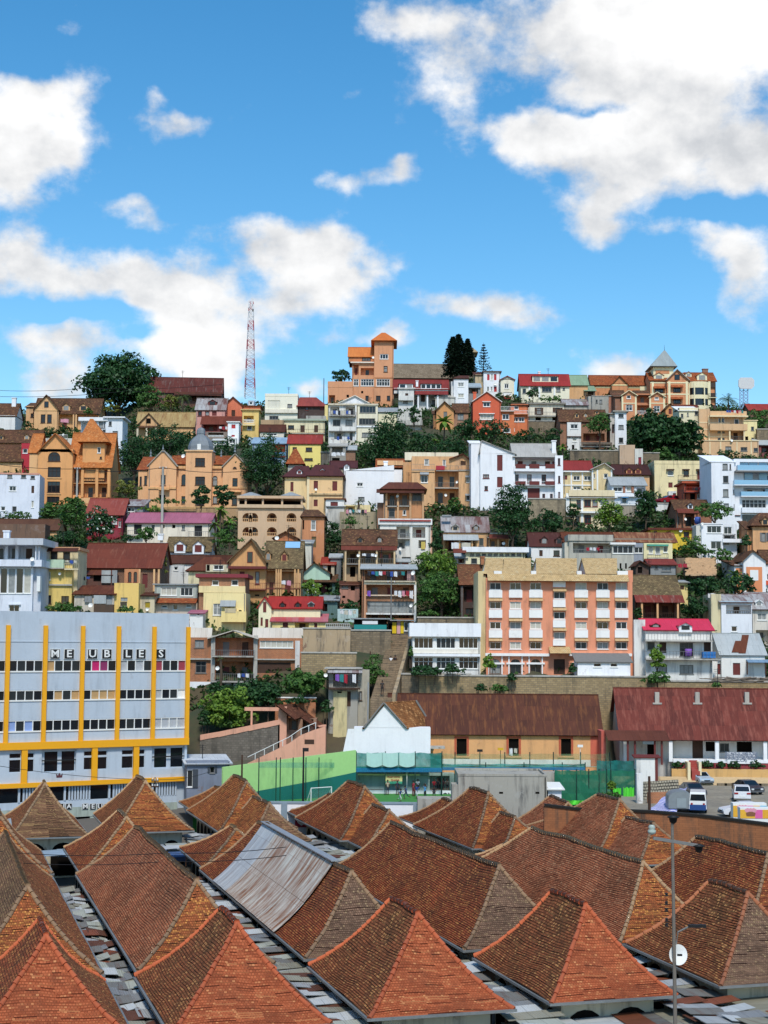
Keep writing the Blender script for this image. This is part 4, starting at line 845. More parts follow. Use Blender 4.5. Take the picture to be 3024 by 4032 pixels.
BY,BGn=plain('banner_yellow','efe6a0',.7),plain('banner_green','58c09a',.7);MB().box(0,-.03,h_*.3,w_,0,h_).build('cloth',BY,ban);MB().box(0,-.035,0,w_,-.002,h_*.3).build('green_stripe',BGn,ban);BR=plain('banner_red_print','b83848',.7)
text_obj('PROJET JUNIOR',h_*.24,BR,ban,(w_*.5,-.05,h_*.82),sx=.9);text_obj('Qualité',h_*.34,BR,ban,(w_*.58,-.05,h_*.46))
for i,(u,lb)in enumerate(((1118,'leftmost'),(1222,'middle'),(1332,'rightmost'))):
 q=at_d(u,1098,197.6);c=MB();wd=100/FS/30.6
 for k in range(8):
  f=lambda k,s:(wd*(k/8-.5),-.05*math.sin(k),-.15*(1-(k/4-1)**2)-s*(1.75-.15*(k/4-1)**2))
  c.quad(f(k,0),f(k+1,0),f(k+1,1),f(k,1))
 o=c.build('hanging_sheet',plain('pale_green_cloth','b8dcd2',.8));o.location=q;tag(o,lb+' of the three pale sheets hung over the teal net by the stand','cloth','sheets hung above the pitch')
g0=at_d(704,1425,184.5);gl=empty('football_goal',(g0 .x,184.5,PZ),rad(38),'white football goal in the corner by the dark green wall','goal');gm=MB()
for x in(0,3.):gm.tube([(x,0,0),(x,0,2.1)],.06,6);gm.tube([(x,0,2.1),(x,1.1,0)],.04,6)
gm.tube([(0,0,2.1),(3,0,2.1)],.06,6);gm.build('frame',TRIM,gl);MB().quad((0,0,2.1),(3,0,2.1),(3,1.1,0),(0,1.1,0)).build('goal_net',netm('white_goal_net','d8e0dc',.25),gl)
frj()
cb=House('concrete_block','unplastered grey concrete block with an open roof behind the tiled pavilions',670,1590,178,0,cat='building',z=None);RAW=wall('a9a496',1.0)
cb.b(670,1250,1255,1600,RAW,('par',14,RAW),'v 938,1175 1357 26 14; v 1150 1547 62 15',dep=8,fd=4,ctrl=False);cb.b(630,668,1310,1420,RAW,None,'',dep=3,fd=0,ctrl=False);cb.b(405,668,1402,1600,RAW,None,'',dep=3,y=.6,ctrl=False);cb.b(690,1320,1228,1330,RAW,None,'',dep=2,y=8.2,ctrl=False)
cb2=House('white_shed','small white shed with a flat slab roof right of the grey concrete block',1255,1440,180,0,cat='shed',z=None);cb2 .b(1258,1345,1330,1450,WHITE,('shed',1292,1338,TRIM,.4),'',dep=5,ctrl=False)
fri()
gp=House('white_gatehouse','white wall block with a maroon corner between the green nets and the car yard',790,1260,193,0,cat='building',z=None);gp.b(800,940,1130,1290,WHITE2,('shed',1112,1130,WOODR,.2),'',dep=1.5,ctrl=False);gp.band(922,1135,940,1290,WOODR,.05);
gp2=House('white_pillar_wall','narrow white wall end at the right end of the dark green net',800,1480,178,0,cat='wall',z=None);gp2 .b(802,842,1238,1480,WHITE2,None,'',dep=.8,ctrl=False)
LOT=[(26,158,5.25),(80,158,5.25),(80,213,5.85),(26,213,5.85)]
t=NT('yard_concrete');n=t.noise(t.pos(),.25,6,.65);n2=t.noise(t.pos(),2.2,5);t.set(Base_Color=t.mix(t.rng(n2,.4,.7,0,.4),t.mix(t.rng(n,.35,.7),lin('b0a690',.75),lin('8d8474',.75)),lin('6e6658',.7)),Roughness=.93)
yard=MB();yard.poly(LOT);yard.poly([(26,158,5.25),(26,158,-1),(80,158,-1),(80,158,5.25)]);yo=yard.build('car_yard',t.m);yo['kind']='structure'
def yz(y):return 5.25+.6*(y-158)/55
pth=MB();pth.poly([(29,198.3,5.7),(80,198.3,5.7),(80,200.3,6.6),(29,200.3,6.6)]);pth.poly([(29,198.3,3),(29,198.3,5.7),(29,200.3,6.6),(29,200.3,3)]);pth.build('sandy_path',plain('sandy_earth','c9ae84',.95,var=.4))['kind']='structure'
def lotd(u,v):
 D=180.
 for _ in range(9):a,b,c=ray(*P(u,v));D=(yz(D)-EYE)/c*b
 return D
OCH=brick('a86c44','8a5a3c',.5,.22,.8,.8,.015)
b0=at_d(200,1455,158);bl=at_d(400,1480,158);b1=at_d(880,1495,157);b2=at_d(1200,1520,156);b3=at_d(1660,1610,150)
yw=wallthing('yard_wall','high ochre brick wall with black moss on its top below the parked cars',[(b0 .x,158.5,b0 .z),(bl.x,158.5,bl.z),(b1 .x,157,b1 .z),(b2 .x,156,b2 .z),(b3 .x+8,150,b3 .z-.5)],0,5,OCH,.6,cap=plain('black_moss','1e1c16',.95,var=.6))
tm=NT('striped_tarpaulin');w=t.n;wv=tm.n('ShaderNodeTexWave',wave_type='BANDS',bands_direction='Y');wv.inputs['Scale'].default_value=1.1;tm.l(tm.coord('UV'),wv.inputs['Vector']);tm.set(Base_Color=tm.mix(tm.rng(wv.outputs['Fac'],.55,.6),lin('c9c4d8'),lin('5a6ab0')),Roughness=.6)
q=[at_d(860,1500,168.5),at_d(1060,1500,168.5),at_d(1132,1310,177),at_d(1010,1375,177)];o=q[0];r=empty('tarpaulin',o,0,'blue and white striped tarpaulin draped beside the grey trailer','tarpaulin');m=MB();N=10
for i in range(N):
 for j in range(N):
  def f(i,j):s,tt=i/N,j/N;p=q[0].lerp(q[1],s).lerp(q[3].lerp(q[2],s),tt)-o;return(p.x,p.y,p.z+.18*math.sin(s*9+tt*3)+.12*math.sin(tt*11))
  m.quad(f(i,j),f(i+1,j),f(i+1,j+1),f(i,j+1),[(i/N*3,j/N*6),((i+1)/N*3,j/N*6),((i+1)/N*3,(j+1)/N*6),(i/N*3,(j+1)/N*6)])
m.build('sheet',tm.m,r)
a=at_d(855,1350,182);b=at_d(1075,1290,185)
wallthing('block_wall','wall of light hollow blocks with dark gaps behind the brown wooden pole',[(a.x,182),(b.x,185)],3,at_d(900,1292,182).z,brick('c9bda4','3a3630',.55,.35,.4,.85,.07),.3)
a=at_d(880,1440,178);b=at_d(1060,1400,179)
wallthing('brick_wall','low orange brick wall behind the striped tarpaulin',[(a.x,178),(b.x,179)],3,at_d(960,1362,178).z,BRICKO,.4)
GLC=plain('car_glass','1a2228',.08,spec=.7);TYRE=plain('tyre_rubber','161616',.9);RIM=plain('wheel_rim','a8acb0',.35,.7);LAMPR=plain('tail_lamp','a01c22',.3);LAMPW=plain('head_lamp','d8dcdc',.2)
def car(name,label,u,v,D,yaw,hexc,prof_,win,L=4.3,wd=1.72,cat='car',two=None,z=None):
 """prof_: side outline (x along the length 0 = front, z up); win: list of side windows; built as loft with tumblehome"""
 D=lotd(u,v)if z is None else D;pz=z if z is not None else yz(D);pt=at_d(u,v,D);r=empty(name,(pt.x,D,pz),rad(yaw),label,cat);r.scale=(1.12,)*3;paint=plain('paint_'+hexc,hexc,.25,0.,.9,.05,.6);m=MB();zmax=max(z for _,z in prof_);zb=.8
 def hw(z):return wd/2*(1-.0*(z<zb)-.16*max(0,z-zb)/(zmax-zb)-.06*max(0,.45-z)/.45)
 n=len(prof_);Lp=[(-hw(z),x,z)for x,z in prof_];Rp=[(hw(z),x,z)for x,z in prof_]
 for i in range(n):j=(i+1)%n;m.quad(Lp[i],Lp[j],Rp[j],Rp[i],mi=1 if two and prof_[i][1]<two[1]and prof_[j][1]<two[1]else 0)
 c=[(0,sum(x for x,_ in prof_)/n,.75)]
 for Q in(Lp,Rp):
  cc=(Q[0][0]*.98,c[0][1],.7)
  for i in range(n):m.poly((Q[i],Q[(i+1)%n],cc))
 mats=[paint]+([plain('paint_'+two[0],two[0],.3)]if two else[])
 m.build('body',mats,r)
 for(xa,xb,za,zb_,ins)in win:
  for sg in(-1,1):MB().poly([(sg*(hw(za)+.012),xa,za),(sg*(hw(za)+.012),xb,za),(sg*(hw(zb_)+.012),xb-ins,zb_),(sg*(hw(zb_)+.012),xa+ins*1.6,zb_)]).build('side_window',GLC,r)
 return r,m,hw,prof_
def glass_end(r,hw,x0,z0,x1,z1,name):MB().quad((-hw(z0)*.9,x0,z0),(hw(z0)*.9,x0,z0),(hw(z1)*.86,x1,z1),(-hw(z1)*.86,x1,z1)).build(name,GLC,r)
def wheels(r,xs,wd,rr=.31):
 for x in xs:
  for sg in(-1,1):
   w=MB().lathe([(.01,-.1),(rr*.6,-.1),(rr,-.09),(rr,.09),(rr*.6,.1),(.01,.1)],(0,0,0),16).build('wheel',TYRE,r,True);w.location=(sg*(wd/2-.1),x,rr);w.rotation_euler=(0,rad(90),0)
   MB().lathe([(.01,-.115),(rr*.55,-.11),(rr*.55,.11),(.01,.115)],(0,0,0),12).build('rim',RIM,w)
def lamps(r,x,z,wd,mat,nm,s=.3):
 for sg in(-1,1):MB().box(sg*wd*.36-s/2,x-.02,z-.08,sg*wd*.36+s/2,x+.02,z+.08).build(nm,mat,r)
SED=[(0,.35),(0,.62),(.15,.78),(1.15,.95),(1.85,1.38),(3.1,1.4),(3.75,1.0),(4.3,.92),(4.35,.4),(4.2,.25),(.15,.25)]
SUV=[(0,.4),(0,.8),(.2,.98),(1.0,1.1),(1.6,1.62),(3.9,1.66),(4.4,1.1),(4.42,.45),(4.2,.3),(.2,.3)]
VAN=[(0,.35),(0,.85),(.2,1.15),(.75,1.9),(1.1,2.0),(4.2,2.0),(4.35,1.85),(4.4,.4),(4.2,.28),(.2,.28)]
def sedan(label,u,v,D,yaw,hx,z=None,name='parked_car'):
 r,m,hw,p=car(name,label,u,v,D,yaw,hx,SED,[(1.35,2.35,.95,1.3,.25),(2.42,3.45,.95,1.3,.2)],z=z);glass_end(r,hw,1.18,.985,1.8,1.365,'windscreen');glass_end(r,hw,3.72,1.04,3.16,1.39,'rear_window');wheels(r,(.8,3.45),1.72);lamps(r,-.01,.62,1.5,LAMPW,'headlight');lamps(r,4.34,.75,1.5,LAMPR,'tail_light');MB().box(-.8,-.08,.3,.8,.03,.48).build('bumper',plain('grey_bumper','55585c',.6),r);MB().box(-.35,-.06,.52,.35,-.015,.62).build('grille',IRON,r)
sedan('silver blue sedan parked facing the viewer in front of the maroon steps',1262,1316,193,12,'a4b8c6')
sedan('dark grey sedan parked between the silver car and the white and blue van',1212,1398,179.5,8,'3c3c44')
sedan('dark sedan parked behind the white hatchback car at the right edge of the yard',1590,1378,184,14,'3a3a3c')
r,m,hw,p=car('parked_car','white estate car seen from behind with red tail lights, right side of the yard',1533,1428,174.5,170,'e4e6e8',SUV,[(1.45,2.4,1.1,1.52,.2),(2.47,3.3,1.1,1.52,.1),(3.36,4.0,1.1,1.5,.15)]);r.location.y+=4.2;r.location.z+=.05;glass_end(r,hw,4.37,1.16,3.98,1.62,'rear_window');glass_end(r,hw,1.04,1.14,1.56,1.6,'windscreen');wheels(r,(.85,3.55),1.72,.33);lamps(r,4.43,.95,1.72,LAMPR,'tail_light',.38);MB().box(-.3,4.42,.6,.3,4.44,.72).build('number_plate',TRIM,r)
r,m,hw,p=car('parked_van','white van with a blue lower half parked beside the grey trailer',1195,1496,170,168,'e8e8e4',VAN,[(.5,1.2,1.15,1.75,.25),(1.3,2.6,1.15,1.75,.05),(2.7,4.1,1.15,1.75,.05)],cat='van',two=('2a4c86',.8));r.location.y+=4.2;r.location.x+=1.;r.location.z+=.05;glass_end(r,hw,4.385,1.2,4.36,1.8,'rear_window');glass_end(r,hw,.22,1.2,.72,1.85,'windscreen');wheels(r,(.8,3.5),1.72);lamps(r,4.42,.9,1.6,LAMPR,'tail_light',.18)
for sg in(-1,1):MB().box(sg*.862-.012,.3,.3,sg*.862+.012,4.35,.8).build('blue_panel',plain('paint_2a4c86','2a4c86',.3),r)
MB().box(-.78,4.4,.3,.78,4.425,.82).build('blue_panel',plain('paint_2a4c86','2a4c86',.3),r)
r,m,hw,p=car('parked_van','white van cut by the right edge near the white signboard',1650,1290,196,5,'e8e8e8',VAN,[(.5,1.2,1.15,1.75,.25),(1.3,2.6,1.15,1.75,.05)],cat='van');glass_end(r,hw,.22,1.2,.72,1.85,'windscreen');wheels(r,(.8,3.5),1.72);lamps(r,-.01,.7,1.6,LAMPW,'headlight')
sedan('white car half hidden by the painted kiosk above the yard wall',1352,1516,160,-84,'e6e8ea')
tD=lotd(1092,1497);pt=at_d(1092,1490,tD);tr=empty('trailer',(pt.x,tD,yz(tD)),rad(-4),'grey box trailer with a rounded top behind the ochre yard wall','trailer');m=MB();pr=[(-1.35,.5)]+[(-1.35*math.cos(k*math.pi/10),1.6+.75*math.sin(k*math.pi/10))for k in range(11)]+[(1.35,.5)]
m.poly([(x,0,z)for x,z in pr]);m.poly([(x,3,z)for x,z in pr][::-1])
for(xa,za),(xb,zb)in zip(pr,pr[1:]):m.quad((xa,0,za),(xb,0,zb),(xb,3,zb),(xa,3,za))
TG=plain('grey_trailer_metal','8f9698',.5,.3,var=.3);m.build('body',TG,tr);MB().box(-.45,-.05,.6,.55,-.005,1.6).build('hatch',plain('grey_hatch','9aa4a6',.5,.2),tr);wheels(tr,(1.4,),2.5)
def kiosk(label,u0,u1,vt,vb,D,y2):
 a=at_d(u0,vb,D);b=at_d(u1,vt,D);r=empty('painted_kiosk',a,0,label,'kiosk');w,h=b.x-a.x,b.z-a.z;cs=['f2b838','f2b838','e86aa8','f0b030','30b0d0'];MB().box(0,.02,-2,w,y2,h).build('body',TRIM,r)
 for i,c in enumerate(cs):MB().box(w*i/5,-.02,0,w*(i+1)/5,.015,h*.82).build('painted_panel',plain('paint_'+c,c,.6),r)
 o=MB().lathe([(.01,0),(.42,0),(.5,.3),(.2,.6),(.01,.6)],(0,0,0),12).build('ice_cream_picture',plain('brown_print','8a5a3c'),r);o.location=(w*.28,-.03,h*.2);o.scale=(1,.02,1)
 for k in(-.3,0,.3):s=MB().lathe([(.01,0),(.3,.15),(.3,.35),(.01,.5)],(0,0,0),10).build('ice_cream_picture',plain('pink_print','e8a0b0'),r);s.location=(w*.28+k,-.032,h*.52);s.scale=(1,.02,1)
kiosk('front kiosk painted yellow, pink and blue with an ice cream picture, right edge',1478,1720,1462,1530,158.6,1.2)
kiosk('rear kiosk painted yellow and pink, half hidden by the one in front, right edge',1432,1650,1432,1520,161.6,1.2)
def pole(name,label,u,vt,D,zb,r0=.16,mat=None,cat='pole',arms=(),lean=0.):
 t=at_d(u,vt,D);e=empty(name,(t.x,D,zb),0,label,cat);H_=t.z-zb;MB().tube([(lean,0,-1),(lean*.5,0,H_*.5),(0,0,H_)],r0,8,r0*.65).build('shaft',mat or GREYW,e)
 for(dz,w,n)in arms:
  MB().box(-w/2,-.06,H_-dz-.06,w/2,.06,H_-dz+.06).build('crossarm',WOOD,e)
  for k in range(n):MB().lathe([(.05,0),(.09,.05),(.05,.12),(.09,.18),(.03,.24)],(-w/2+w*(k+.5)/n,0,H_-dz+.06),8).build('insulator',TRIM,e)
 return e,H_
fr(1924,3000,1.508)
CP=wall('786e62',.9);e,H_=pole('lamp_pole','tall weathered concrete pole with a dish and a lamp arm, bottom right',1090,345,80,0,.115,CP,'utility pole',lean=.1)
o=MB().box(-1.0,-.08,H_-1.15,1.5,.08,H_-1.0).build('crossarm',GREYW,e);o.rotation_euler=(0,rad(9),0);o.location=(-(H_-1.08)*math.sin(rad(9)),0,(H_-1.08)*(1-math.cos(rad(9))))
for x,z,rr in((-1.05,H_-.75,.22),):MB().lathe([(.05,0),(.2,.08),(.22,.2),(.14,.3),(.2,.36),(.12,.5)],(x,0,z),12).build('insulator',plain('pale_green_ceramic','b4c0b4',.3),e,True)
for x,z in((.05,H_+.1),(1.35,H_-1.35)):MB().lathe([(.05,-.3),(.18,-.2),(.22,0),(.35,.05),(.05,.15)],(x,0,z),10).build('insulator',IRON,e,True)
def zat(v):return at_d(1100,v,80).z
for v in(800,850,890,950,980):MB().lathe([(.05,0),(.11,.04),(.05,.1),(.11,.14),(.04,.2)],(-.33,0,zat(v)),8).build('insulator',IRON,e)
la=MB();z_=zat(1010);la.tube([(.15,0,z_-.6),(.25,0,z_),(.9,-.1,z_+.35)],.05,6);la.build('lamp_arm',GREYW,e);MB().box(.75,-.22,z_+.26,1.65,0.,z_+.4).build('lamp_head',IRON,e);
d=MB().lathe([(.01,0),(.3,.04),(.5,.13),(.52,.13)],(0,0,0),24).build('satellite_dish',TRIM,e,True);d.location=(.25,.3,zat(1152));d.rotation_euler=(rad(80),0,rad(18));MB().box(.1,-.56,zat(1140),.35,-.5,zat(1128)).build('dish_badge',IRON,e)
fri()
pole('wooden_pole','brown wooden pole between the white wall end and the hollow block wall',883,1255,160,0,.2,WOOD,'utility pole')
frg();pole('utility_pole','dark electricity pole with white insulators in front of the yellow lower band',1013,1262,168,0,.1,IRON,'utility pole',((.4,.8,3),(1.0,.8,3)))
pole('utility_pole','wooden pole at the left end of the light green pitch wall',1582,1115,184,0,.15,WOOD,'utility pole')
frh();e,H_=pole('floodlight_pole','dark floodlight pole in front of the green pitch wall',656,1070,184,PZ,.14,IRON,'floodlight');MB().box(-.1,-.3,H_-.4,.6,.2,H_).build('lamp_head',IRON,e)
frj()
for u,v,lb,c in((337,1010,'thin white lamp pole standing above the covered stand roof',TRIM),(812,1095,'dark lamp pole left of the yellow lamp in front of the orange hall',IRON),(947,1085,'lamp pole with a yellow head in front of the orange hall',IRON),(1467,1065,'thin white lamp pole at the right end of the orange hall',TRIM)):
 e,H_=pole('lamp_pole',lb,u,v,201,PZ,.06,c,'lamp pole');MB().box(-.35,-.2,H_,.35,.2,H_+.3).build('lamp_head',plain('yellow_lamp_body','e0b020')if u==947 else c,e)
frf();
frd()
pole('utility_pole','grey concrete pole with a cross arm in front of the domed mansion',1065,145,262,33,.3,CONC,'utility pole',((.3,1.6,3),));pole('utility_pole','grey pole with a small box in front of the orange loggia house',506,150,290,38,.26,CONC,'utility pole',((.3,1.4,3),))
fre();pole('utility_pole','thin grey pole beside the dark trees left of the mansard house',22,155,318,45,.16,CONC,'utility pole',((.6,1.4,3),));pole('utility_pole','tall thin pole in front of the balcony block with laundry',897,870,236,20,.13,GREYW,'utility pole',((.8,1.5,3),))
frh();pole('utility_pole','slim grey pole left of the white gabled house by the stairs',1078,640,206,6,.12,ALU,'utility pole');pole('utility_pole','brown pole standing in the green slope left of the long stairs',1092,440,222,10,.14,WOOD,'utility pole')
frb();pole('utility_pole','tall blue grey pole on the skyline left of the orange tower block',457,480,398,70,.18,plain('blue_grey_pole','6a8090'),'utility pole')
def person_mesh(pose):
 pl={'stand':[(0,0,.95),(0,0,1.22),(0,0,1.42),(0,0,1.52),(0,0,1.66),(0,-.02,1.76),(-.1,0,.9),(-.11,-.03,.5),(-.11,.02,.06),(-.11,-.12,.03),(.1,0,.9),(.11,.03,.5),(.11,.02,.06),(.11,-.12,.03),(-.19,0,1.42),(-.25,.02,1.14),(-.24,-.08,.9),(.19,0,1.42),(.25,.02,1.14),(.24,-.08,.9)],'run':[(0,0,.95),(0,-.05,1.2),(0,-.1,1.4),(0,-.12,1.5),(0,-.16,1.64),(0,-.18,1.74),(-.1,0,.9),(-.12,-.28,.55),(-.12,-.18,.12),(-.12,-.32,.1),(.1,0,.9),(.11,.15,.5),(.11,.5,.32),(.11,.52,.2),(-.19,-.1,1.4),(-.3,.1,1.18),(-.28,-.1,1.0),(.19,-.1,1.4),(.28,-.25,1.16),(.22,-.42,1.3)],'up':[(0,0,.95),(0,0,1.22),(0,0,1.42),(0,0,1.52),(0,0,1.66),(0,-.02,1.76),(-.1,0,.9),(-.13,-.03,.5),(-.14,.02,.06),(-.14,-.12,.03),(.1,0,.9),(.13,.03,.5),(.14,.02,.06),(.14,-.12,.03),(-.19,0,1.42),(-.34,-.02,1.62),(-.16,-.06,1.84),(.19,0,1.42),(.34,-.02,1.62),(.16,-.06,1.84)],'sit':[(0,.3,.5),(0,.28,.8),(0,.24,1.0),(0,.2,1.1),(0,.17,1.24),(0,.15,1.34),(-.1,.25,.48),(-.13,-.15,.5),(-.13,-.18,.08),(-.13,-.32,.03),(.1,.25,.48),(.13,-.15,.5),(.13,-.18,.08),(.13,-.32,.03),(-.19,.24,1.0),(-.25,.1,.76),(-.15,-.1,.62),(.19,.24,1.0),(.25,.1,.76),(.15,-.1,.62)]}[pose]
 ed=[(0,1),(1,2),(2,3),(3,4),(4,5),(0,6),(6,7),(7,8),(8,9),(0,10),(10,11),(11,12),(12,13),(2,14),(14,15),(15,16),(2,17),(17,18),(18,19)];pl=list(pl)
 R=[.15,.13,.15,.055,.105,.07,.1,.065,.045,.04,.1,.065,.045,.04,.065,.045,.03,.065,.045,.03]
 for wi,sg in((16,-1),(19,1)):
  el=Vector(pl[wi-1]);wr=Vector(pl[wi]);d=(wr-el).normalized();s=d.cross(Vector((0,1,.2))).normalized()
  for k in range(4):pl.append(tuple(wr+d*(.15-.012*abs(k-1.3))+s*(.016*(k-1.5))));R.append(.009);ed.append((wi,len(pl)-1))
  pl.append(tuple(wr+d*.06+s*.05));R.append(.009);ed.append((wi,len(pl)-1))
 me=bpy.data.meshes.new('p');me.from_pydata(pl,ed,[]);o=bpy.data.objects.new('p',me);COL.objects.link(o);o.modifiers.new('s','SKIN')
 for i,v in enumerate(me.skin_vertices[0].data):v.radius=(R[i],R[i]*(.75 if i in(1,2)else 1));v.use_root=(i==0)
 o.modifiers.new('u','SUBSURF').levels=1;dg=bpy.context.evaluated_depsgraph_get();dg.update();ev=bpy.data.meshes.new_from_object(o.evaluated_get(dg));vs=[tuple(v.co)for v in ev.vertices];fs=[tuple(p.vertices)for p in ev.polygons];bpy.data.objects.remove(o);return vs,fs,pl
PM={k:person_mesh(k)for k in('stand','run','up','sit')}
SKIN=plain('brown_skin','6a442e',.6);HAIR=plain('black_hair','14100e',.8)
def person(label,u,v,D,shirt,short,pose='stand',rz=0.,z=None,sc=1.,group=None):
 vs,fs,pl=PM[pose];p=at_d(u,v,D);z=PZ if z is None else z;r=empty('person',(p.x,D,z),rad(rz),label,'person',group);m=MB();m.v=list(vs);hip,neck=Vector(pl[0]),Vector(pl[3])
 for f in fs:
  c=sum((Vector(vs[i])for i in f),Vector())/len(f);m.f.append(f);m.uv.append(None);dn=min(range(20),key=lambda i:(Vector(pl[i])-c).length)
  m.mi.append(1 if(dn in(1,2,14,17)or(dn==0 and c.z>hip.z))else 2 if dn in(0,6,10,7,11)else 3 if dn in(9,13)else 0)
 m.build('body',[SKIN,plain('shirt_'+shirt,shirt),plain('shorts_'+short,short),plain('shoes','2a2a2a')],r,True)
 h=Vector(pl[4]);MB().lathe([(.01,.13),(.07,.115),(.105,.06),(.112,0)],h+Vector((0,.02,.03)),12).build('hair',HAIR,r,True)
 fc=MB()
 for sg in(-1,1):fc.box(h.x+sg*.035-.012,h.y-.112,h.z+.005,h.x+sg*.035+.012,h.y-.1,h.z+.02)
 fc.box(h.x-.012,h.y-.13,h.z-.03,h.x+.012,h.y-.1,h.z+.005);fc.box(h.x-.025,h.y-.112,h.z-.06,h.x+.025,h.y-.098,h.z-.05);fc.build('face',HAIR,r);r.scale=(sc,)*3
fr(1480,3020,4.608)
gp_='players and spectators on the football pitch'
for(lb,u,v,D,a,b,ps,rz,s)in(('person in a beige top with a bag standing by the kerb below the banner',212,590,198.5,'b8a890','3a3a4a','stand',200,1.05),('person in a dark navy shirt standing left of the players',388,600,198.5,'20283c','2a2a30','stand',20,1.),('child in a blue shirt and white shorts walking nearest to the viewer',436,690,190,'2a4c8a','d8d8d8','run',60,.9),('player in dark blue running behind the child in white shorts',548,650,193,'1e3a78','1e2a50','run',-70,.95),('person in a red tracksuit standing among the players',680,610,197,'b02c40','7a2030','stand',120,1.1),('player in a blue shirt and white shorts beside the red tracksuit',735,640,194,'24489a','d0d0d4','run',40,1.),('player in light blue with both hands raised behind the head',892,650,193,'58a0dc','20282c','up',-60,1.05),('person in a dark shirt sitting low in front of the white kerb wall',1055,560,196,'2a2028','2a2a30','sit',0,1.)):
 person(lb,u,v,D,a,b,ps,rz,None,s,gp_)
for(lb,u,v,a)in(('spectator in a white shirt sitting behind the person in the red tracksuit',760,410,'e0e0e0'),('spectator in red sitting on the stand left of the dark group',1060,410,'c02838'),('spectator in a dark top sitting second from left on the stand',1120,400,'26262c'),('spectator in maroon sitting in the middle of the stand',1210,400,'4a2830'),('spectator in a grey top sitting at the right end of the stand',1295,400,'6a645a')):
 p=at_d(u,v,201);person(lb,u,v,200.9,a,'2a2a30','sit',0,p.z-.1,1.05,gp_)
fr(1300,2450,4.1475);person('person in white climbing the long stairs',990,745,221,'e4e4e4','c8c8c8','run',180,at_d(990,745,221).z,.95,'people on the long stairs');person('person in dark clothes on the stairs beside the one in white',1060,740,221,'2a2224','2a2628','stand',170,at_d(1060,745,221).z,1.,'people on the long stairs');person('person in a dark coat at the shaded foot of the long stairs',850,1190,208,'2c2420','26201e','stand',0,at_d(850,1190,208).z,1.1,'people on the long stairs')
frg()
def wire(label,pts,r=.025):
 Q=[]
 for(a,b)in zip(pts,pts[1:]):
  for k in range(8):t=k/8;q=a.lerp(b,t);q.z-=.035*(b-a).length*4*t*(1-t)*.5;Q.append(q)
 Q.append(pts[-1]);e=empty('overhead_wire',Q[0],0,label,'wire');MB().tube([q-Q[0]for q in Q],r,4).build('cable',IRON,e)
fr(0,3000,1.508)
wire('upper overhead wire crossing the market above the second row of pavilions',[at_d(-20,530,118),at_d(1000,540,112),at_d(1700,505,108)]);wire('lower overhead wire crossing the market above the second row of pavilions',[at_d(-20,590,118),at_d(1000,590,112),at_d(1700,555,108)]);wire('overhead wire running to the pole with insulators below the furniture shop',[at_d(0,25,160),at_d(920,105,168),at_d(1240,60,185)])
frd();wire('overhead wire between the two grey poles in front of the mansion and loggia house',[at_d(-20,130,280),at_d(506,160,289.8),at_d(1065,150,261.8),at_d(1660,165,300)],.05)
fra();wire('upper overhead wire on the left skyline in front of the domed tree',[at_d(0,560,372),at_d(560,545,372),at_d(1450,520,372)],.05);wire('lower overhead wire on the left skyline in front of the domed tree',[at_d(0,600,371),at_d(840,562,371),at_d(1450,585,371)],.05)
fr(0,3050,2.074)
r,m,hw,p=car('parked_van','white minibus parked behind the pavilions below the furniture shop',1450,400,172,75,'e8e8e8',VAN,[(.5,1.2,1.15,1.75,.25),(1.3,2.6,1.15,1.75,.05),(2.7,4.1,1.15,1.75,.05)],cat='van',z=0);wheels(r,(.8,3.5),1.72);r.location=at_z(1400,400,0.9);glass_end(r,hw,.22,1.2,.72,1.85,'windscreen')
r,m,hw,p=car('parked_car','blue car with a white roof rack in the gap between two pavilion rows',1430,760,150,20,'5a7ab0',SUV,[(1.45,2.4,1.1,1.52,.2),(2.47,3.3,1.1,1.52,.1)],z=0);wheels(r,(.85,3.55),1.72);r.location=at_z(1440,745,0.5);glass_end(r,hw,1.04,1.14,1.56,1.6,'windscreen');MB().box(-.6,1.7,1.7,.6,3.6,1.78).build('roof_rack',TRIM,r)
p=at_z(1560,760,0.);person('market goer in a white shirt standing near the blue car between the pavilions',1560,760,p.y,'e0e0e0','2a2a30','stand',30,.3,1.)
fr(0,3000,1.508);sp=empty('solar_panel',G(6.8,157,4.2),GY,'grey ribbed panel roof beside the mossy pyramid roof at the left','panel');MB().slab((-1.6,-1,.6),(1.8,-1,1.4),(1.8,1.2,1.9),(-1.6,1.2,1.1),.1).build('panel',R_GREY,sp)
frg()
fri()
for lb,u0,u1,v0,v1,D in(('lime green plastic sheet hanging on the dark green net beside the white wall end',715,785,1325,1450,185),('lime green plastic sheet on the net left of the tiny clipped tree',640,700,1330,1400,185.3),('low lime green sheet at the foot of the dark green net',345,480,1412,1440,180.5)):
 m=MB();o=at_d(u0,v1,D);w=(at_d(u1,v1,D)-o).x;hh=(at_d(u0,v0,D)-o).z
 for k in range(8):f=lambda k,s:(w*k/8,.12*math.sin(k*1.7+s*2),hh*s*(1-.08*(k%3==1)));m.quad(f(k,0),f(k+1,0),f(k+1,1),f(k,1))
 e=m.build('plastic_sheet',NLIME);e.location=o;tag(e,lb,'plastic sheet')
frg()
frj()
h=House('hotel','five storey orange and white hotel with tan tiled roof slopes and small awnings',1300,592,218,0,cat='building',fc=plain('grey_window_frame','6a655c'))
OR=wall('e8946c',.4);WH=wall('f4f0ea',.15);TANT=tile('d8b884','c8a878','b09868',.2,'e4cc9c',.1,.3,.25)
cols=[877,1008,1140,1437,1578,1700];h.fc=plain('grey_window_frame','6a655c')
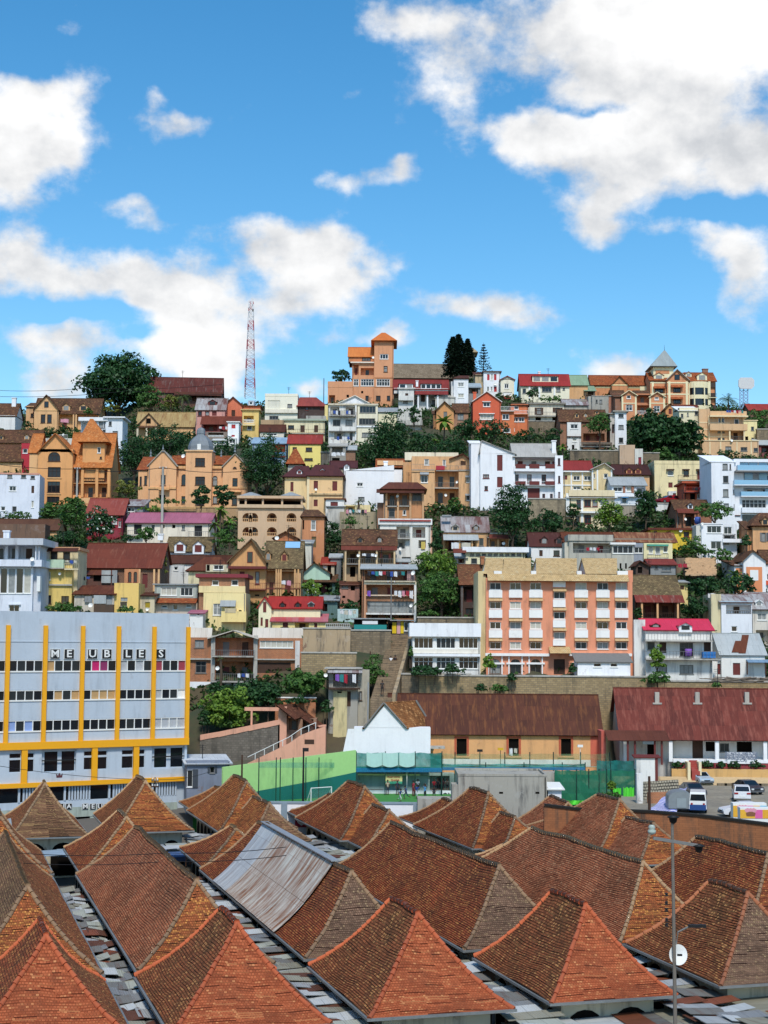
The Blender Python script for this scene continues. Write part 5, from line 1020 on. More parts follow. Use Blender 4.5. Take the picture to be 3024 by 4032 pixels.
h.b(852,1810,-38,592,OR,None,'w '+','.join(map(str,cols))+' -10,115,247,378 73 46; w 1295 50,182,314 73 46; a '+','.join(map(str,cols))+' 490 73 95; x 1295 490 73 100',dep=12)
h.b(800,850,-85,592,wall('dcc48c',.4),None,'',dep=11,y=.6)
for u in cols:
 for v0,v1 in((40,88),(168,220),(300,350)):h.band(u-6,v0,u+82,v1,WH,.28,name='spandrel')
for v0,v1 in((-35,20),(103,150),(235,283),(366,402)):h.band(1290,v0,1372,v1,WH,.28,name='spandrel')
for u0,u1 in((848,1268),(1395,1806)):h.band(u0,452,u1,470,WH,.55,name='cornice')
for u in cols:
 for du in(-10,76):h.band(u+du,472,u+du+8,590,WH,.2,name='pilaster')
 h.band(u-22,512,u+96,524,WH,.26)
AW=metal('c4a478','b4946a',.2)
for u in cols[::2]+[1700]:
 for v in((88,350)if u!=1008 else(220,)):h.awn(u-8,v,u+82,v+22,AW,.7)
for u,v in((1008,220),(1578,220),(1437,350),(1437,88)):h.awn(u-8,v,u+82,v+22,AW,.7)
for v in(25,150,283):h.awn(1288,v,1376,v+22,AW,.7)
h.awn(1262,408,1400,452,TANT,1.8,name='porch_roof')
frf()
h.awn(-175,848,745,892,TANT,1.1,name='eave_tiles')
for i,(a,b,c,d)in enumerate(((-185,0-70,-200,-75),(-65,110,-75,112),(142,410,145,412),(440,672,468,676))):
 y0=.3;x0,z0=h.hit(c,845,y0);x1,_=h.hit(d,845,y0);xa,z1=h.hit(a,742,5.5);xb,_=h.hit(b,742,5.5);m=MB();m.slab((x0,y0,z0),(x1,y0,z0),(xb,5.5,z1),(xa,5.5,z1),.25);m.slab((x1,10.6,z0),(x0,10.6,z0),(xa,5.5,z1),(xb,5.5,z1),.25);m.build('roof',TANT,h.root)
 g=MB();g.poly([(xa+.1,5.5,z1-.2),(x0+.15,y0+.2,z0-.1),(x0+.15,10.4,z0-.1)]);g.poly([(xb-.1,5.5,z1-.2),(x1-.15,y0+.2,z0-.1),(x1-.15,10.4,z0-.1)]);g.build('gable',WH,h.root)
for a,b in((-130,-80),(112,145),(412,442),(676,745)):h.box(a,826,b,888,WH,.02,10,'parapet')
h.box(745,822,776,900,OR,0.01,10,'parapet')
fri();a=House('hotel_annex','low white annex with a lean-to roof in front of the right end of the hotel',580,600,212.5,0,cat='annex');a.b(415,760,515,605,WHITE,('shed',450,508,GREYW,.3),'d 520 515 50 26; d 630 515 46 26',dep=4)
frj();a=House('white_annex','long two storey white wing with wide grey windows left of the hotel',580,560,216,0,cat='building');a.b(372,815,345,560,WHITE2,None,'d 382,527,675 350 125 70; d 382,527,675 478 125 75',dep=9);a.b(352,820,255,343,WHITE,None,'',dep=9.6,y=-.5,fd=0,ctrl=False);a.band(372,425,815,452,wall('e4dccb',.3),.12);a.band(372,455,815,472,WHITE,.7,name='ledge')
def rwall(label,u0,u1,vt,vb,D,mat=None,D1=None,dep=1.2,cap=None,yaw=0):
 r=House('retaining_wall',label,(u0+u1)/2,vb,D,yaw,cat='retaining wall');x0,z0,x1,z1=r.rect(u0,vt,u1,vb);MB().box(x0,0,z0-5,x1,dep,z1).build('masonry',mat or STONE,r.root)
 MB().box(x0-.1,-.12,z1+.004,x1+.1,dep+.05,z1+.2).build('coping',cap or CONC,r.root)
 for t in(0,.5,1):CTRL.append(r.world(x0+(x1-x0)*t,-.5,z0));CTRL.append(r.world(x0+(x1-x0)*t,1.5,z1-.6))
 return r
fri();rwall('long ochre stone retaining wall below the hotel forecourt, above the rust red hall roof',-620+0,910,605,800,211.5,STONE2);rwall('long stone retaining wall behind the maroon roof, below the house with the hot pink roof',912,1700,640,760,213,STONE2)
frj();rwall('stone retaining wall covered with ivy under the white wing left of the hotel',300,752,592,790,212,STONE)
frh();rwall('tall stained ochre retaining wall right of the brick school',652,962,292,450,222,wall('b39a76',1.2));rwall('rough stone retaining wall below the stained ochre wall',640,1000,452,640,219,STONE2);rwall('dark stone retaining wall with drain holes under the teal netting by the stairs',965,1225,305,470,225,STONE)
frj()
h=House('orange_hall','long orange hall with a rust brown metal roof and arched red framed windows',1100,1190,204,0,cat='building',fc=WOODR);h.b(225,1602,985,1190,wall('e8a868',.4),('gs',718,985,metal('62352c','4e2a24',.5,'8e5a34',sheet=1.1),.5),'v 660,1000,1342 1010 66 112',dep=9.5,fd=1)
REDW=plain('red_window_trim','c05a3c',.8,var=.3)
for u in(660,1000,1342):
 h.band(u-14,1005,u-1,1124,REDW,.07,name='window_trim');h.band(u+67,1005,u+80,1124,REDW,.07,name='window_trim');h.band(u-14,994,u+80,1008,REDW,.08,name='window_trim');h.band(u-20,1122,u+86,1134,wall('e0a060',.3),.14,name='sill')
h.band(1535,988,1600,1190,wall('d8684c',.4),.05,name='corner_band');h.band(560,1145,1602,1190,TRIM,.03,name='base_band')
laundry('white towel hung in the middle arched window of the orange hall',1003,1072,1062,45,203.8,[0,7])
h=House('link_building','narrow red gable end and porch roof between the orange hall and the maroon roofed building',1650,1190,200.6,0,cat='porch');fri();h.b(570,600,960,1150,wall('c85a48',.5),None,'',dep=7);
h.awn(590,955,990,1022,metal('6e3c34','5c302a',.35),3.2,name='porch_roof');h.post([738,785,915,960],1020,1180,12,WOODR,-2.8)
h=House('army_building','long low white building with a maroon metal roof and a verandah of white columns',1180,1160,204,-1.5,cat='building',fc=GREYW);h.b(690,1720,1020,1160,wall('dcd8d0',.4),('gs',680,1020,metal('7c3834','5c2a28',.55,'9c5c4c',sheet=1.0),2.6),'x 1165 1022 70 115; v 1252 1030 60 62; d 1345 1040 60 55; v 1455 1030 100 68; v 870 1030 45 100',dep=8,fd=2)
h.box(1040,1148,1720,1168,WHITE,-2.4,-.01,'verandah_floor');h.box(1060,1168,1720,1205,wall('a03a40',.4),-2.35,-.01,'plinth')
h.post([715,1012,1315,1630],1018,1160,24,WHITE,-2.35,'column')
for u in(935,1198,1522):
 x,y,z=h.slope_hit(u,780);v=MB();v.box(x-.28,y-.1,z,x+.28,y+.5,z+1.5);v.box(x-.6,y-.25,z-.1,x+.6,y+.05,z+.12);v.build('roof_vent',wall('b4ada0',.5),h.root)
st=MB()
for k in range(7):x0,z0,x1,z1=h.rect(1143,1150,1195,1222,-2.4);st.box(x0,-2.4-.32*(k+1),z0-1,x1,-2.4-.32*k,z1-(z1-z0)*k/7)
st.build('steps',wall('a84438',.4),h.root)
for u in(1125,1197):x0,z0,x1,z1=h.rect(u,1160,u+18,1225,-3.5);MB().box(x0,-4.6,z0-1,x1,-2.41,z1).build('stair_wall',wall('ecdcae',.3),h.root)
x0,z0,x1,z1=h.rect(1392,1098,1575,1158,-2.5);sg=empty('signboard',h.world(x0,-2.5,z0),h.yaw,'white signboard with rows of grey capitals on the verandah of the maroon roofed building','sign');MB().box(0,-.06,-.3,x1-x0,0,z1-z0).build('board',WHITE,sg);BL=plain('blue_grey_lettering','7a8498')
for k,(tx,sx)in enumerate((("ETAT MAJOR DE L'ARMEE DE TERRE",.62),("BRIGADE D'INFANTERIE CENTRE",.66),("BATAILLON D'INFANTERIE ANALAMANGA",.52),("COMPAGNIE DE COMBAT ANALAKELY",.56),("(C.C.A)",.9))):text_obj(tx,.42 if k<4 else .5,BL,sg,((x1-x0)/2,-.09,(z1-z0)*(.88-.19*k)),sx=sx)
x0,z0,x1,z1=h.rect(840,1027,912,1046,-2.5);MB().box(x0,-2.6,z0,x1,-2.5,z1).build('porch_sign',plain('pale_blue_board','c4d4dc'),h.root)
for i,(u0,u1)in enumerate(((1020,1122),(1218,1310),(1330,1380),(1392,1480),(1520,1640))):bush(['dark hedge left of the maroon steps','dark hedge right of the maroon steps','small round bush below the white signboard','leafy bush under the right half of the signboard','bush at the right edge below the verandah'][i],u0,u1,1158,1208,200.9,'dark',420,group='bushes below the verandah')
wa=MB();q=[at_d(1030,1215,200.4),at_d(1720,1250,200.4)];kb=wallthing('kerb_wall','low ochre kerb wall in front of the bushes below the verandah',[(q[0].x,200.4),(q[1].x,200.2)],4,at_d(1300,1208,200.4).z,wall('d8a860',.5),.4)
CTRL.append(Vector((45,209,6)));CTRL.append(Vector((35,209,6)))
for k in range(7):b=at_d(1330+45*k,1264,198);o=MB().box(0,0,-.2,1.2,.5,.28).build('kerb_stone',STONE,None);o.location=(b.x,198,yz(198));tag(o,'short rough kerb stone in the row along the back of the car yard','kerb stone','kerb stones of the car yard')
frh();h=House('white_gable_house','blank white gabled wall with a brown tiled roof in front of the rust roofed hall',1250,1090,200,0,fc=TRIM);h.b(985,1485,938,1090,wall('f6f6f6',.12),None,'',dep=3.2,fd=2)
T_OLD=tile('b07a4c','8a5430','5a4430',.5,'d8a068',.1,.34,.3)
x0,z0=h.hit(1050,938,.0);xa,za=h.hit(1180,775,.0);x1,_=h.hit(1328,938,.0);g=MB();g.poly([(x0,-.0,z0),(x1,0,z0),(xa,0,za)]);g.build('gable',wall('f6f6f6',.12),h.root)
xr,zr=h.hit(1385,752,6.);xe,ze=h.hit(1487,932,6.);m=MB();m.slab((x1+.25,-.2,z0-.05),(xe,6,z0-.05),(xr,6,za+.1),(xa,-.2,za+.1),.2);m.slab((xr,6,za+.1),(xr-(x1-xa),6,z0-.05),(x0-.25,-.2,z0-.05),(xa,-.2,za+.1),.2);m.build('roof',T_OLD,h.root);h.band(1040,936,1048,938,WOOD,.1)
ed=MB()
for p,q in(((x0,z0),(xa,za)),((xa,za),(x1,z0))):ed.tube([(p[0],-.2,p[1]),(q[0],-.2,q[1])],.13,5)
ed.tube([(xe+.1,5.9,z0),(xr+.1,5.9,za+.1)],.15,5);ed.build('bargeboard',GREYW,h.root)
m=MB();x0,z0,x1,z1=h.rect(905,945,985,1090,.1);m.poly([(x0,.1,z0-1),(x1,.1,z0-1),(x1,.1,z1),(x1-.8,.1,z1)]);m.poly([(x0,.1,z0),(x0,3,z0),(x1-.8,3,z1),(x1-.8,.1,z1)]);m.build('buttress',wall('f6f6f6',.12),h.root)
h=House('brick_school','orange brick school block with concrete balconies and a low pale metal roof',330,700,222,0,cat='building',fc=GREYW)
ROOFP=metal('d2cabc','c0b6a6',.2,'b08860');h.b(-150,650,350,640,BRICKO,None,'w 370 370 218 46; x 352 512 220 70; o 80 505 252 135; o 80 345 252 130; d -55 365 60 50; d -50 505 70 75',dep=10,fd=1);h.b(-150,650,640,760,WHITE,None,'o 480 660 110 70; d 55,200 668 60 50',dep=10.2,y=-.1,ctrl=False)
h.awn(325,285,660,362,ROOFP,1.2,y=4.,name='roof');h.awn(-160,285,60,362,ROOFP,1.2,y=4.,name='roof')
x0,z0,x1,z1=h.rect(40,340,350,480,-.4);xa,za=h.hit(195,300,-.6);g=MB();g.slab((x0-.3,6,z1-.3),(x0-.3,-1,z1-.3),(xa,-1,za),(xa,6,za));g.slab((x1+.3,-1,z1-.3),(x1+.3,6,z1-.3),(xa,6,za),(xa,-1,za));g.build('porch_gable',ROOFP,h.root)
for u in(50,328):h.box(u,335,u+26,640,CONC,-.35,.05,'pier')
h.bal(55,430,330,470,CONC,1.3);h.bal(55,585,330,635,CONC,1.3);h.band(330,488,600,496,CONC,.4);h.band(-150,484,50,494,CONC,.4);h.band(600,370,630,700,wall('d8d4cc',.5),.05);h.dish(95,552,14,-1.4)
laundry('line of small white and blue washing on the lower school balcony',222,583,300,28,220.4,[0,1,0,7,2,0])
h=House('shack','small two storey concrete shack with laundry on its balcony, left of the long stairs',930,800,212,0,fc=WOOD);h.b(820,1010,555,800,GREY,('flat',8,CONC,.6),'o 850 582 165 90; x 940 700 24 100',dep=6);h.b(1012,1085,560,800,wall('b0a894',1.1),None,'d 1020 700 18 60',dep=5,y=.4);h.b(850,940,700,810,wall('d8c890',.8),None,'v 876 700 30 12',dep=2,y=-.3,ctrl=False);h.awn(815,552,1040,580,R_PATCH,1.2);h.bal(820,628,1025,680,WOOD,1.2);h.dish(800,598,13,-.8)
laundry('pale lilac sheet and small clothes on the balcony of the shack by the stairs',862,588,1000,55,210.6,[3,4,2,6,0])
A0,A1=at_d(1165,760,207.5),at_d(1290,330,231);ln=Vector((A1 .x-A0 .x,A1 .y-A0 .y,0));s=empty('long_stairs',A0,math.atan2(ln.y,ln.x)-rad(90),'long brown stone staircase climbing the hill beside the white wing of the hotel','stairs');N=48;Lh=ln.length;dz=A1 .z-A0 .z;m=MB()
for k in range(N):m.box(-1.5,Lh*k/N,-4+dz*k/N*.9,1.5,Lh*(k+1)/N,dz*(k+1)/N)
m.build('steps',brick('9a8468','5c5044',.9,.3,.7,.8,.02),s)
pw=MB();pw.poly([(1.55,-1,-4),(1.55,Lh,dz-4),(1.55,Lh,dz+.9),(1.55,-1,.9)]);pw.poly([(2.0,-1,-4),(2.0,Lh,dz-4),(2.0,Lh,dz+.9),(2.0,-1,.9)]);pw.quad((1.55,-1,.9),(2,-1,.9),(2,Lh,dz+.9),(1.55,Lh,dz+.9));pw.quad((1.55,-1,-4),(2,-1,-4),(2,-1,.9),(1.55,-1,.9));pw.build('parapet',wall('a8906c',1.1),s)
for t in np.linspace(0,1,9):CTRL.append(A0 .lerp(A1,t)-Vector((0,0,.8)))
h=House('yellow_kiosk','small kiosk with bright yellow doors and a pink pillar above the long stairs',1290,325,233,0,cat='kiosk');h.b(1205,1345,240,326,wall('5a5450',.6),('flat',6,R_GREY,.7),'v 1210 255 22 70; d 1312 245 28 60',dep=4);YP=plain('bright_yellow_paint','f0cc10',.6);h.band(1235,250,1262,322,YP,.1,name='door');h.band(1290,240,1310,322,YP,.1,name='door');h.band(1266,238,1288,324,wall('e0a8a8',.3),.12,name='pillar')
h=House('net_stall','dark stall with teal netting along its front, above the stone wall by the stairs',1090,310,229,0,cat='stall');h.b(985,1200,230,270,DARK,('flat',8,R_GREY,.5),'',dep=4);h.band(985,265,1198,308,netm('teal_mesh','1f8a86',.95),.25,name='netting');h.band(1040,240,1140,262,WASH[0],.3,name='white_cloth')
frh();PINKW=wall('e8a888',.4)
h=House('ramp_wall','salmon pink ramp wall sloping down from the gatehouse towards the light green wall',560,1120,205,0,cat='wall');x0,z0,x1,z1=h.rect(290,940,800,1160);m=MB();pts=[h.hit(u,v)for u,v in((290,1170),(560,1040),(640,985),(730,950),(800,930),(800,1100))];m.poly([(pts[0][0],0,pts[0][1]-4)]+[(x,0,z)for x,z in pts[:-1]]+[(pts[-1][0],0,pts[-1][1]-5)]);m.poly([(pts[4][0],0,pts[4][1]),(pts[4][0],4,pts[4][1]),(pts[4][0],4,pts[4][1]-9),(pts[4][0],0,pts[4][1]-9)]);m.build('wall',PINKW,h.root)
rl=MB();
for(u,v),(u2,v2)in zip(((290,1130),(560,1000),(640,945)),((560,1000),(640,945),(735,905))):
 p,q=h.hit(u,v,.1),h.hit(u2,v2,.1);rl.tube([(p[0],.1,p[1]),(q[0],.1,q[1])],.05,5)
for u,v in((340,1108),(400,1080),(460,1050),(520,1020),(580,990),(640,948),(690,925),(735,905)):p,q=h.hit(u,v,.1),h.hit(u,v+50,.1);rl.tube([(p[0],.1,p[1]),(p[0],.1,q[1])],.05,5)
rl.build('railing',TRIM,h.root);h.band(662,1015,725,1045,WOOD,.03,name='opening')
h=House('curved_wall','stone and pink banded wall curving along the road below the school trees',250,1080,208,0,cat='wall');m=MB();c=MB();us=[(-20,985),(100,965),(200,945),(300,925),(400,905),(500,885)]
for(ua,va),(ub,vb)in zip(us,us[1:]):
 a0,a1=h.hit(ua,va),h.hit(ub,vb);b0,b1=h.hit(ua,va+35),h.hit(ub,vb+32);m.quad((a0[0],0,a0[1]-9),(a1[0],0,a1[1]-9),(b1[0],0,b1[1]),(b0[0],0,b0[1]));c.quad((b0[0],-.08,b0[1]),(b1[0],-.08,b1[1]),(a1[0],-.08,a1[1]),(a0[0],-.08,a0[1]));c.quad((a0[0],-.08,a0[1]),(a1[0],-.08,a1[1]),(a1[0],.5,a1[1]),(a0[0],.5,a0[1]))
m.build('masonry',brick('857c70','6d665c',.5,.3,.8,.6,.04),h.root);c.build('pink_band',PINKW,h.root)
for u in(0,250,500):CTRL.append(h.world(h.hit(u,900)[0],1.5,h.hit(u,930)[1]));CTRL.append(h.world(h.hit(u,900)[0],-2,h.hit(u,1130)[1]))
h=House('gate_shelter','salmon pink gate shelter with a brown tiled double pitched roof left of the alley',640,960,208,0,cat='shelter');h.b(490,545,800,1000,PINKW,None,'',dep=4);h.b(545,740,880,960,wall('a07a60',.6),None,'o 560 882 60 70; o 650 882 70 70',dep=4,y=1.)
TB=tile('7a4e3c','633c2e','4a3a30',.4,'9a6a50',.06,.3,.25)
for(ua,va,ub,vb,uc,vc,ud,vd)in((600,885,480,790,600,780,690,845),(735,935,640,870,690,845,800,925)):
 q=[h.hit(ua,va,-1.2),h.hit(ub,vb,-1.2),h.hit(uc,vc,3.5),h.hit(ud,vd,3.5)];MB().slab(*[(p[0],y,p[1])for p,y in zip((q[1],q[0],q[3],q[2]),(-1.2,-1.2,3.5,3.5))],.15).build('roof',TB,h.root)
h.b(470,735,745,850,BRICKO,('flat',4,TRIM,.1),'',dep=.5,y=4.2,ctrl=False);h.box(270,805,500,828,PINKW,.5,.9,'beam');h.box(310,828,322,920,PINKW,.5,.9,'pier')
h.b(700,800,925,965,PINKW,None,'o 730 935 50 28',dep=3,y=.3,ctrl=False)
frg();h=House('blue_grey_shed','slate blue shed with a white metal roof between the furniture shop and the pitch',1380,1330,192,12,cat='shed',fc=GREYW,sc=plain('dark_slate_paint','3c444c'));h.b(1220,1500,1160,1400,wall('7a8494',.6),('shed',1110,1172,metal('cfd4d8','c0c6ca',.1),.4),'s 1372 1192 30 42; w 1222 1215 38 110',dep=8,fd=4);h.band(1258,1210,1293,1330,plain('dark_slate_paint','3c444c'),.12,name='shutter')
fri();h=House('pink_roof_house','white house with a hot pink metal roof and two long balconies, right of the hotel',1080,590,216,0,fc=GREYW,sc=WOOD);h.b(860,1295,310,590,WHITE2,('gs',228,300,R_HOT,.4),'d 872 378 48 50; x 950 380 45 70; d 1082 382 88 90; x 1240 380 45 90; d 945 525 55 52; d 1082 528 90 58',dep=8);h.b(785,858,232,590,WHITE2,None,'',dep=6,y=1.);h.bal(858,322,1300,368,CONC,1.6);h.bal(862,438,1350,488,CONC,1.5);h.dorm(925,282,60,32,WOOD);h.dorm(1120,300,85,52,WHITE)
x0,z0,x1,z1=h.rect(1125,438,1155,472,-.9);bl=MB().lathe([(.01,0),(.45,.02),(.5,1.0),(.45,1.05),(.4,1.0),(.01,.95)],(0,0,0),14).build('barrel',WASH[3],None,True);bl.location=h.world((x0+x1)/2,-.8,z0);tag(bl,'purple plastic barrel on the lower balcony of the hot pink roofed house','barrel')
bx=MB().box(-.9,-.3,0,.9,.3,.85);o=bx.build('crate',plain('blue_crate','2a78c0'),None);o.location=h.world(h.hit(1272,480,-.8)[0],-.8,h.hit(1272,482,-.8)[1]);tag(o,'bright blue crate at the right end of the lower balcony of the pink roofed house','crate')
h=House('zinc_roof_house','white shed with a zinc roof patched with rusty sheets, right of the pink roofed house',1500,595,217,0,fc=GREYW,sc=WOODR);h.b(1355,1640,465,595,WHITE2,('gs',322,465,R_ZINC,.3),'x 1430 515 48 80; v 1330 520 24 60',dep=9);h.b(1295,1352,505,595,WHITE2,None,'x 1328 520 22 70',dep=7,y=.6);h.awn(1515,492,1665,512,metal('7f9cb4'),1.6);h.post([1520,1640],510,592,8,WOOD,-1.5)
for k in range(2):x,y,z=h.slope_hit(1478-k*22+12,455-k*5);a=h.slope_hit(1512+12,455);b=h.slope_hit(1500,330);MB().slab((x-.5-k*.5,y,z+.08+.02*k),(x+.5-k*.5,y,z+.08+.02*k),(h.slope_hit(1512-k*30,335+k*40)[0]+.5-k*.3,h.slope_hit(1500,335+k*40)[1],h.slope_hit(1500,335+k*40)[2]+.08+.02*k),(h.slope_hit(1512-k*30,335+k*40)[0]-.5-k*.3,h.slope_hit(1500,335+k*40)[1],h.slope_hit(1500,335+k*40)[2]+.08+.02*k),.03).build('rusty_sheet',R_RUST,h.root)
lg=MB()
for k in range(26):x=random.uniform(-4.5,4.5);lg.tube([(x-2,random.uniform(-.5,.5),random.uniform(0,.7)),(x+2,random.uniform(-.5,.5),random.uniform(0,.7))],.07,5)
o=lg.build('timber_pile',plain('grey_old_timber','8a7c6c',.9,var=.6),None);o.location=at_d(1520,640,211);tag(o,'pile of weathered grey poles on the wall above the right end of the maroon roof','timber',None,'stuff')
h=House('white_balcony_house','white house with an arched blue balcony and a rusty roof above the zinc shed',1460,320,228,0,fc=GREYW);h.b(1355,1555,120,320,wall('e6e8ea',.3),('gs',68,118,R_PATCH,.3),'O 1385 135 165 60; w 1420 275 38 35',dep=7);h.b(1288,1353,65,320,wall('dccfa0',.9),None,'',dep=6,y=.5);h.band(1350,112,1556,124,plain('pale_blue_trim','a8c4d4'),.15)
h=House('rust_roof_house','cream house with a rusty roof and a white triangle dormer at the right edge',1620,400,230,0,fc=GREYW);h.b(1560,1720,165,410,wall('ddd4c4',.8),('gs',55,165,R_PATCH,.5),'w 1590 190 60 45; o 1580 300 90 90',dep=9);h.dorm(1600,138,45,38,TRIM,TRIM)
laundry('white sheet drying at the top left of the white balcony house',1265,60,1318,42,229,[0],1)
frf();h=House('verandah_house','brown house with a moss tiled roof and a rusty verandah roof, right of the hotel',940,1135,232,0,fc=WOOD);h.b(790,1085,985,1140,brick('8a5a40'),('gs',855,985,T_MOSS,.2),'o 840 1040 90 90; o 950 1040 100 90',dep=9);h.awn(782,980,1100,1032,metal('8a3c38','6e302e',.4,'b0a090'),2.0,name='verandah_roof');h.post([830,932,1065],1032,1135,12,OCHRE,-1.8);h.bal(835,1100,1085,1138,WOOD,1.7)
h=House('cream_tower_room','narrow cream upper room hanging off the right of the moss tiled house',1095,1000,236,0);h.b(1055,1135,898,1000,YELLOW,('shed',885,900,R_GREY,.3),'x 1085 920 26 28',dep=5)
frd()
h=House('white_block','white plain block with small windows at the left edge beside the orange loggia house',120,460,288,6,fc=GREYW);h.b(-60,258,192,460,wall('e4e8f0',.2),None,'d 48,138 195 32 24; d 200 205 28 20; w 60 272 46 32; x 205 270 18 48; w 5 405 30 28; d 80 405 28 35; w 205 368 16 45',dep=8);h.band(-60,185,258,196,wall('d89a80',.6),.1)
fra();h=House('red_wall_house','brown tiled house with a crimson wall at the left edge above the white block',120,1010,322,0,fc=GREYW);h.b(140,200,905,1010,wall('c02838',.2),None,'w 148 940 32 30',dep=6);h.b(-60,142,1025,1080,OCHRE,('gs',912,1025,T_BROWN,.5),'',dep=8,y=-.3)
h=House('dormer_house','low brown roofed house with one small dormer at the left edge',110,920,345,0);h.b(-60,250,902,935,OCHRE2,('gs',818,902,T_BROWN,.5),'',dep=9);h.dorm(175,878,32,38,OCHRE);h.dorm(8,878,28,34,OCHRE)
h=House('chimney_house','white house with a tall white chimney and a brown roof at the far left',30,815,362,0);h.b(-80,98,722,818,wall('e8e6e0',.3),('gs',645,728,T_BROWN,.2),'',dep=8);h.chim(76,612,103,700,WHITE,3.)
h=House('ochre_dormer_house','ochre house with a front gable and two roof dormers on the left skyline',420,815,372,0,fc=WOOD,sc=WOOD);h.b(222,645,712,815,OCHRE,('gs',612,712,T_BROWN,.4),'o 385 720 255 95',dep=9);h.b(222,380,690,818,OCHRE,('gf',302,585,688,T_BROWN,.5),'d 266,308 716 30 56',dep=8,y=-1.);h.gw(292,634,315,668,-1.);h.dorm(432,690,52,50,OCHRE2);h.dorm(545,690,56,48,OCHRE2);h.post([475,492],715,815,9,OCHRE,-.3);h.band(225,686,380,692,wall('e8b878'),1.1);h.b(170,220,660,760,OCHRE2,('shed',640,668,T_BROWN,.3),'d 200 710 18 26',dep=6,y=.5)
laundry('pink blanket hung on the porch of the ochre dormer house',395,745,452,32,370,[5],1)
h=House('barn','long dark skyline house with a rusty brown metal roof beside the big dome shaped tree',1200,620,386,4,fc=WOOD);h.b(955,1448,575,640,wall('6e4a3c',.8),('gs',476,577,metal('6a3230','552826',.35,'8a8078',sheet=1.6),.4),'o 1200 590 80 40; o 1320 590 80 40',dep=9);h.awn(1140,570,1450,592,R_BROWN,1.6)
h=House('tan_roof_house','ochre house with a pale rusty metal roof and a small gable above the hillside trees',1060,862,360,0,fc=WOOD);h.b(890,1262,800,862,OCHRE,('gs',702,798,R_TAN,.4),'o 960 810 140 50',dep=8);h.b(905,1038,780,800,OCHRE2,('gf',972,705,785,T_BROWN,.4),'',dep=6,y=-.8,ctrl=False,fd=0);h.band(955,742,985,775,DARK,.85);h.awn(890,778,1035,802,T_BROWN,1.6);h.post([892,952,1012],800,862,12,wall('d8c8a8'),-1.5)
h=House('white_modern_house','white modern house with a flat roof and a blue corner behind the orange pyramid tower',660,1040,340,0,fc=GREYW);h.b(690,798,740,1045,wall('e8ecee',.2),('flat',8,WHITE,.6),'d 710 762 20 30; d 735 825 35 45',dep=7);h.b(528,690,760,905,wall('dfe3e6',.3),('flat',24,WHITE,.5),'d 645 765 30 40; o 530 765 60 120; d 670 815 40 26; d 678 765 8 40',dep=7,y=.3);h.b(686,722,890,1045,wall('1f7fa8',.2),None,'v 688 960 14 40',dep=4,y=-.5)
h=House('terrace','white roof terrace with a railing and two dishes left of the white modern house',420,905,343,0,cat='terrace');h.b(262,512,872,930,wall('d8d2c4',.8),None,'',dep=7);h.bal(338,848,440,876,CONC,.4);h.dish(416,850,8,.5);h.dish(492,850,8,.5)
frd();T=T_ORANGE
h=House('orange_loggia_house','large orange house with a pyramid tower, arched top window and columned loggia, on the left',400,388,303,0,fc=WOOD);h.b(245,472,30,390,ORANGE,('gf',360,-78,55,T,.6),'a 314 48 80 62; d 312 148 84 66; d 310 242 82 72; d 306 340 82 50',dep=9);h.b(452,722,155,350,ORANGE,('gs',-75,152,T,.6),'O 455 162 74 90; O 546 160 76 88; O 640 162 60 88; O 452 255 76 75; O 544 255 78 92; O 640 255 62 92',dep=9,y=1.2);h.b(190,245,50,330,OCHRE,('gs',-70,55,T,.3),'',dep=8,y=1.5);h.b(540,684,-30,140,ORANGE,('pyr',588,608,-168,-18,T,.9),'w 636 18 22 38; d 652 80 14 14',dep=5.5,y=1.4,fd=3,ctrl=False);h.band(306,215,402,222,wall('e8b070'),.15);h.band(306,318,398,326,wall('e8b070'),.15);h.post([530,625,702],155,345,16,ORANGE,.9,'column');h.band(245,384,722,392,wall('d08850'),.2);h.b(452,722,350,392,OCHRE,None,'',dep=8,y=.9,ctrl=False)
h=House('domed_mansion','orange mansion with a grey dome and two gabled wings in the trees',1260,422,298,0,cat='mansion',fc=WOOD,sc=WOOD);MO=wall('ecb078',.4)
h.b(1155,1455,150,425,MO,None,'a 1185 195 32 72; a 1388 205 32 66; d 1185 338 34 50; d 1390 338 30 50',dep=10);h.b(968,1150,140,425,MO,('gf',1065,30,142,GREY,.3),'a 1053 92 22 42; d 1050 200 32 68; v 1040 330 40 60',dep=10,y=-1.2);h.b(902,968,165,425,MO,('shed',80,165,T_RED,.3),'d 912 210 14 60; d 942 205 18 60',dep=8,y=.3);h.b(1455,1615,145,425,MO,('gf',1535,55,148,GREY,.3),'a 1523 115 22 42; d 1518 220 34 56; d 1515 352 34 44',dep=10,y=-1.2);h.b(1212,1382,40,425,MO,None,'d 1275 88 64 55; d 1275 210 64 55; d 1275 340 60 60',dep=6,y=-1.6)
x0,z0=h.hit(1197,38,-1.8);x1,_=h.hit(1400,38,-1.8);R=(x1-x0)/2;SL=plain('grey_slate','838a8e',.6,.2,var=.4);d=MB();Hs=R*1.25;d.lathe([(R*1.0,0),(R*.95,.15),(R*.84,Hs*.12),(R*.83,Hs*.3),(R*.72,Hs*.55),(R*.5,Hs*.76),(R*.3,Hs*.88),(R*.27,Hs*.95),(R*.3,Hs*.96),(R*.27,Hs*1.15),(R*.2,Hs*1.25),(.01,Hs*1.32)],((x0+x1)/2,1.4,z0),8);o=d.build('dome',SL,h.root);
dm=MB();dm.box((x0+x1)/2-.35,1.4-R*.95,z0+.2,(x0+x1)/2+.35,1.4-R*.4,z0+1.3);dm.build('dome_dormer',TRIM,h.root);h.band(1205,36,1392,44,wall('f0c088'),.25,-1.6);h.band(1155,140,1212,158,wall('e8b070'),.3);h.band(1382,140,1455,158,wall('e8b070'),.3)
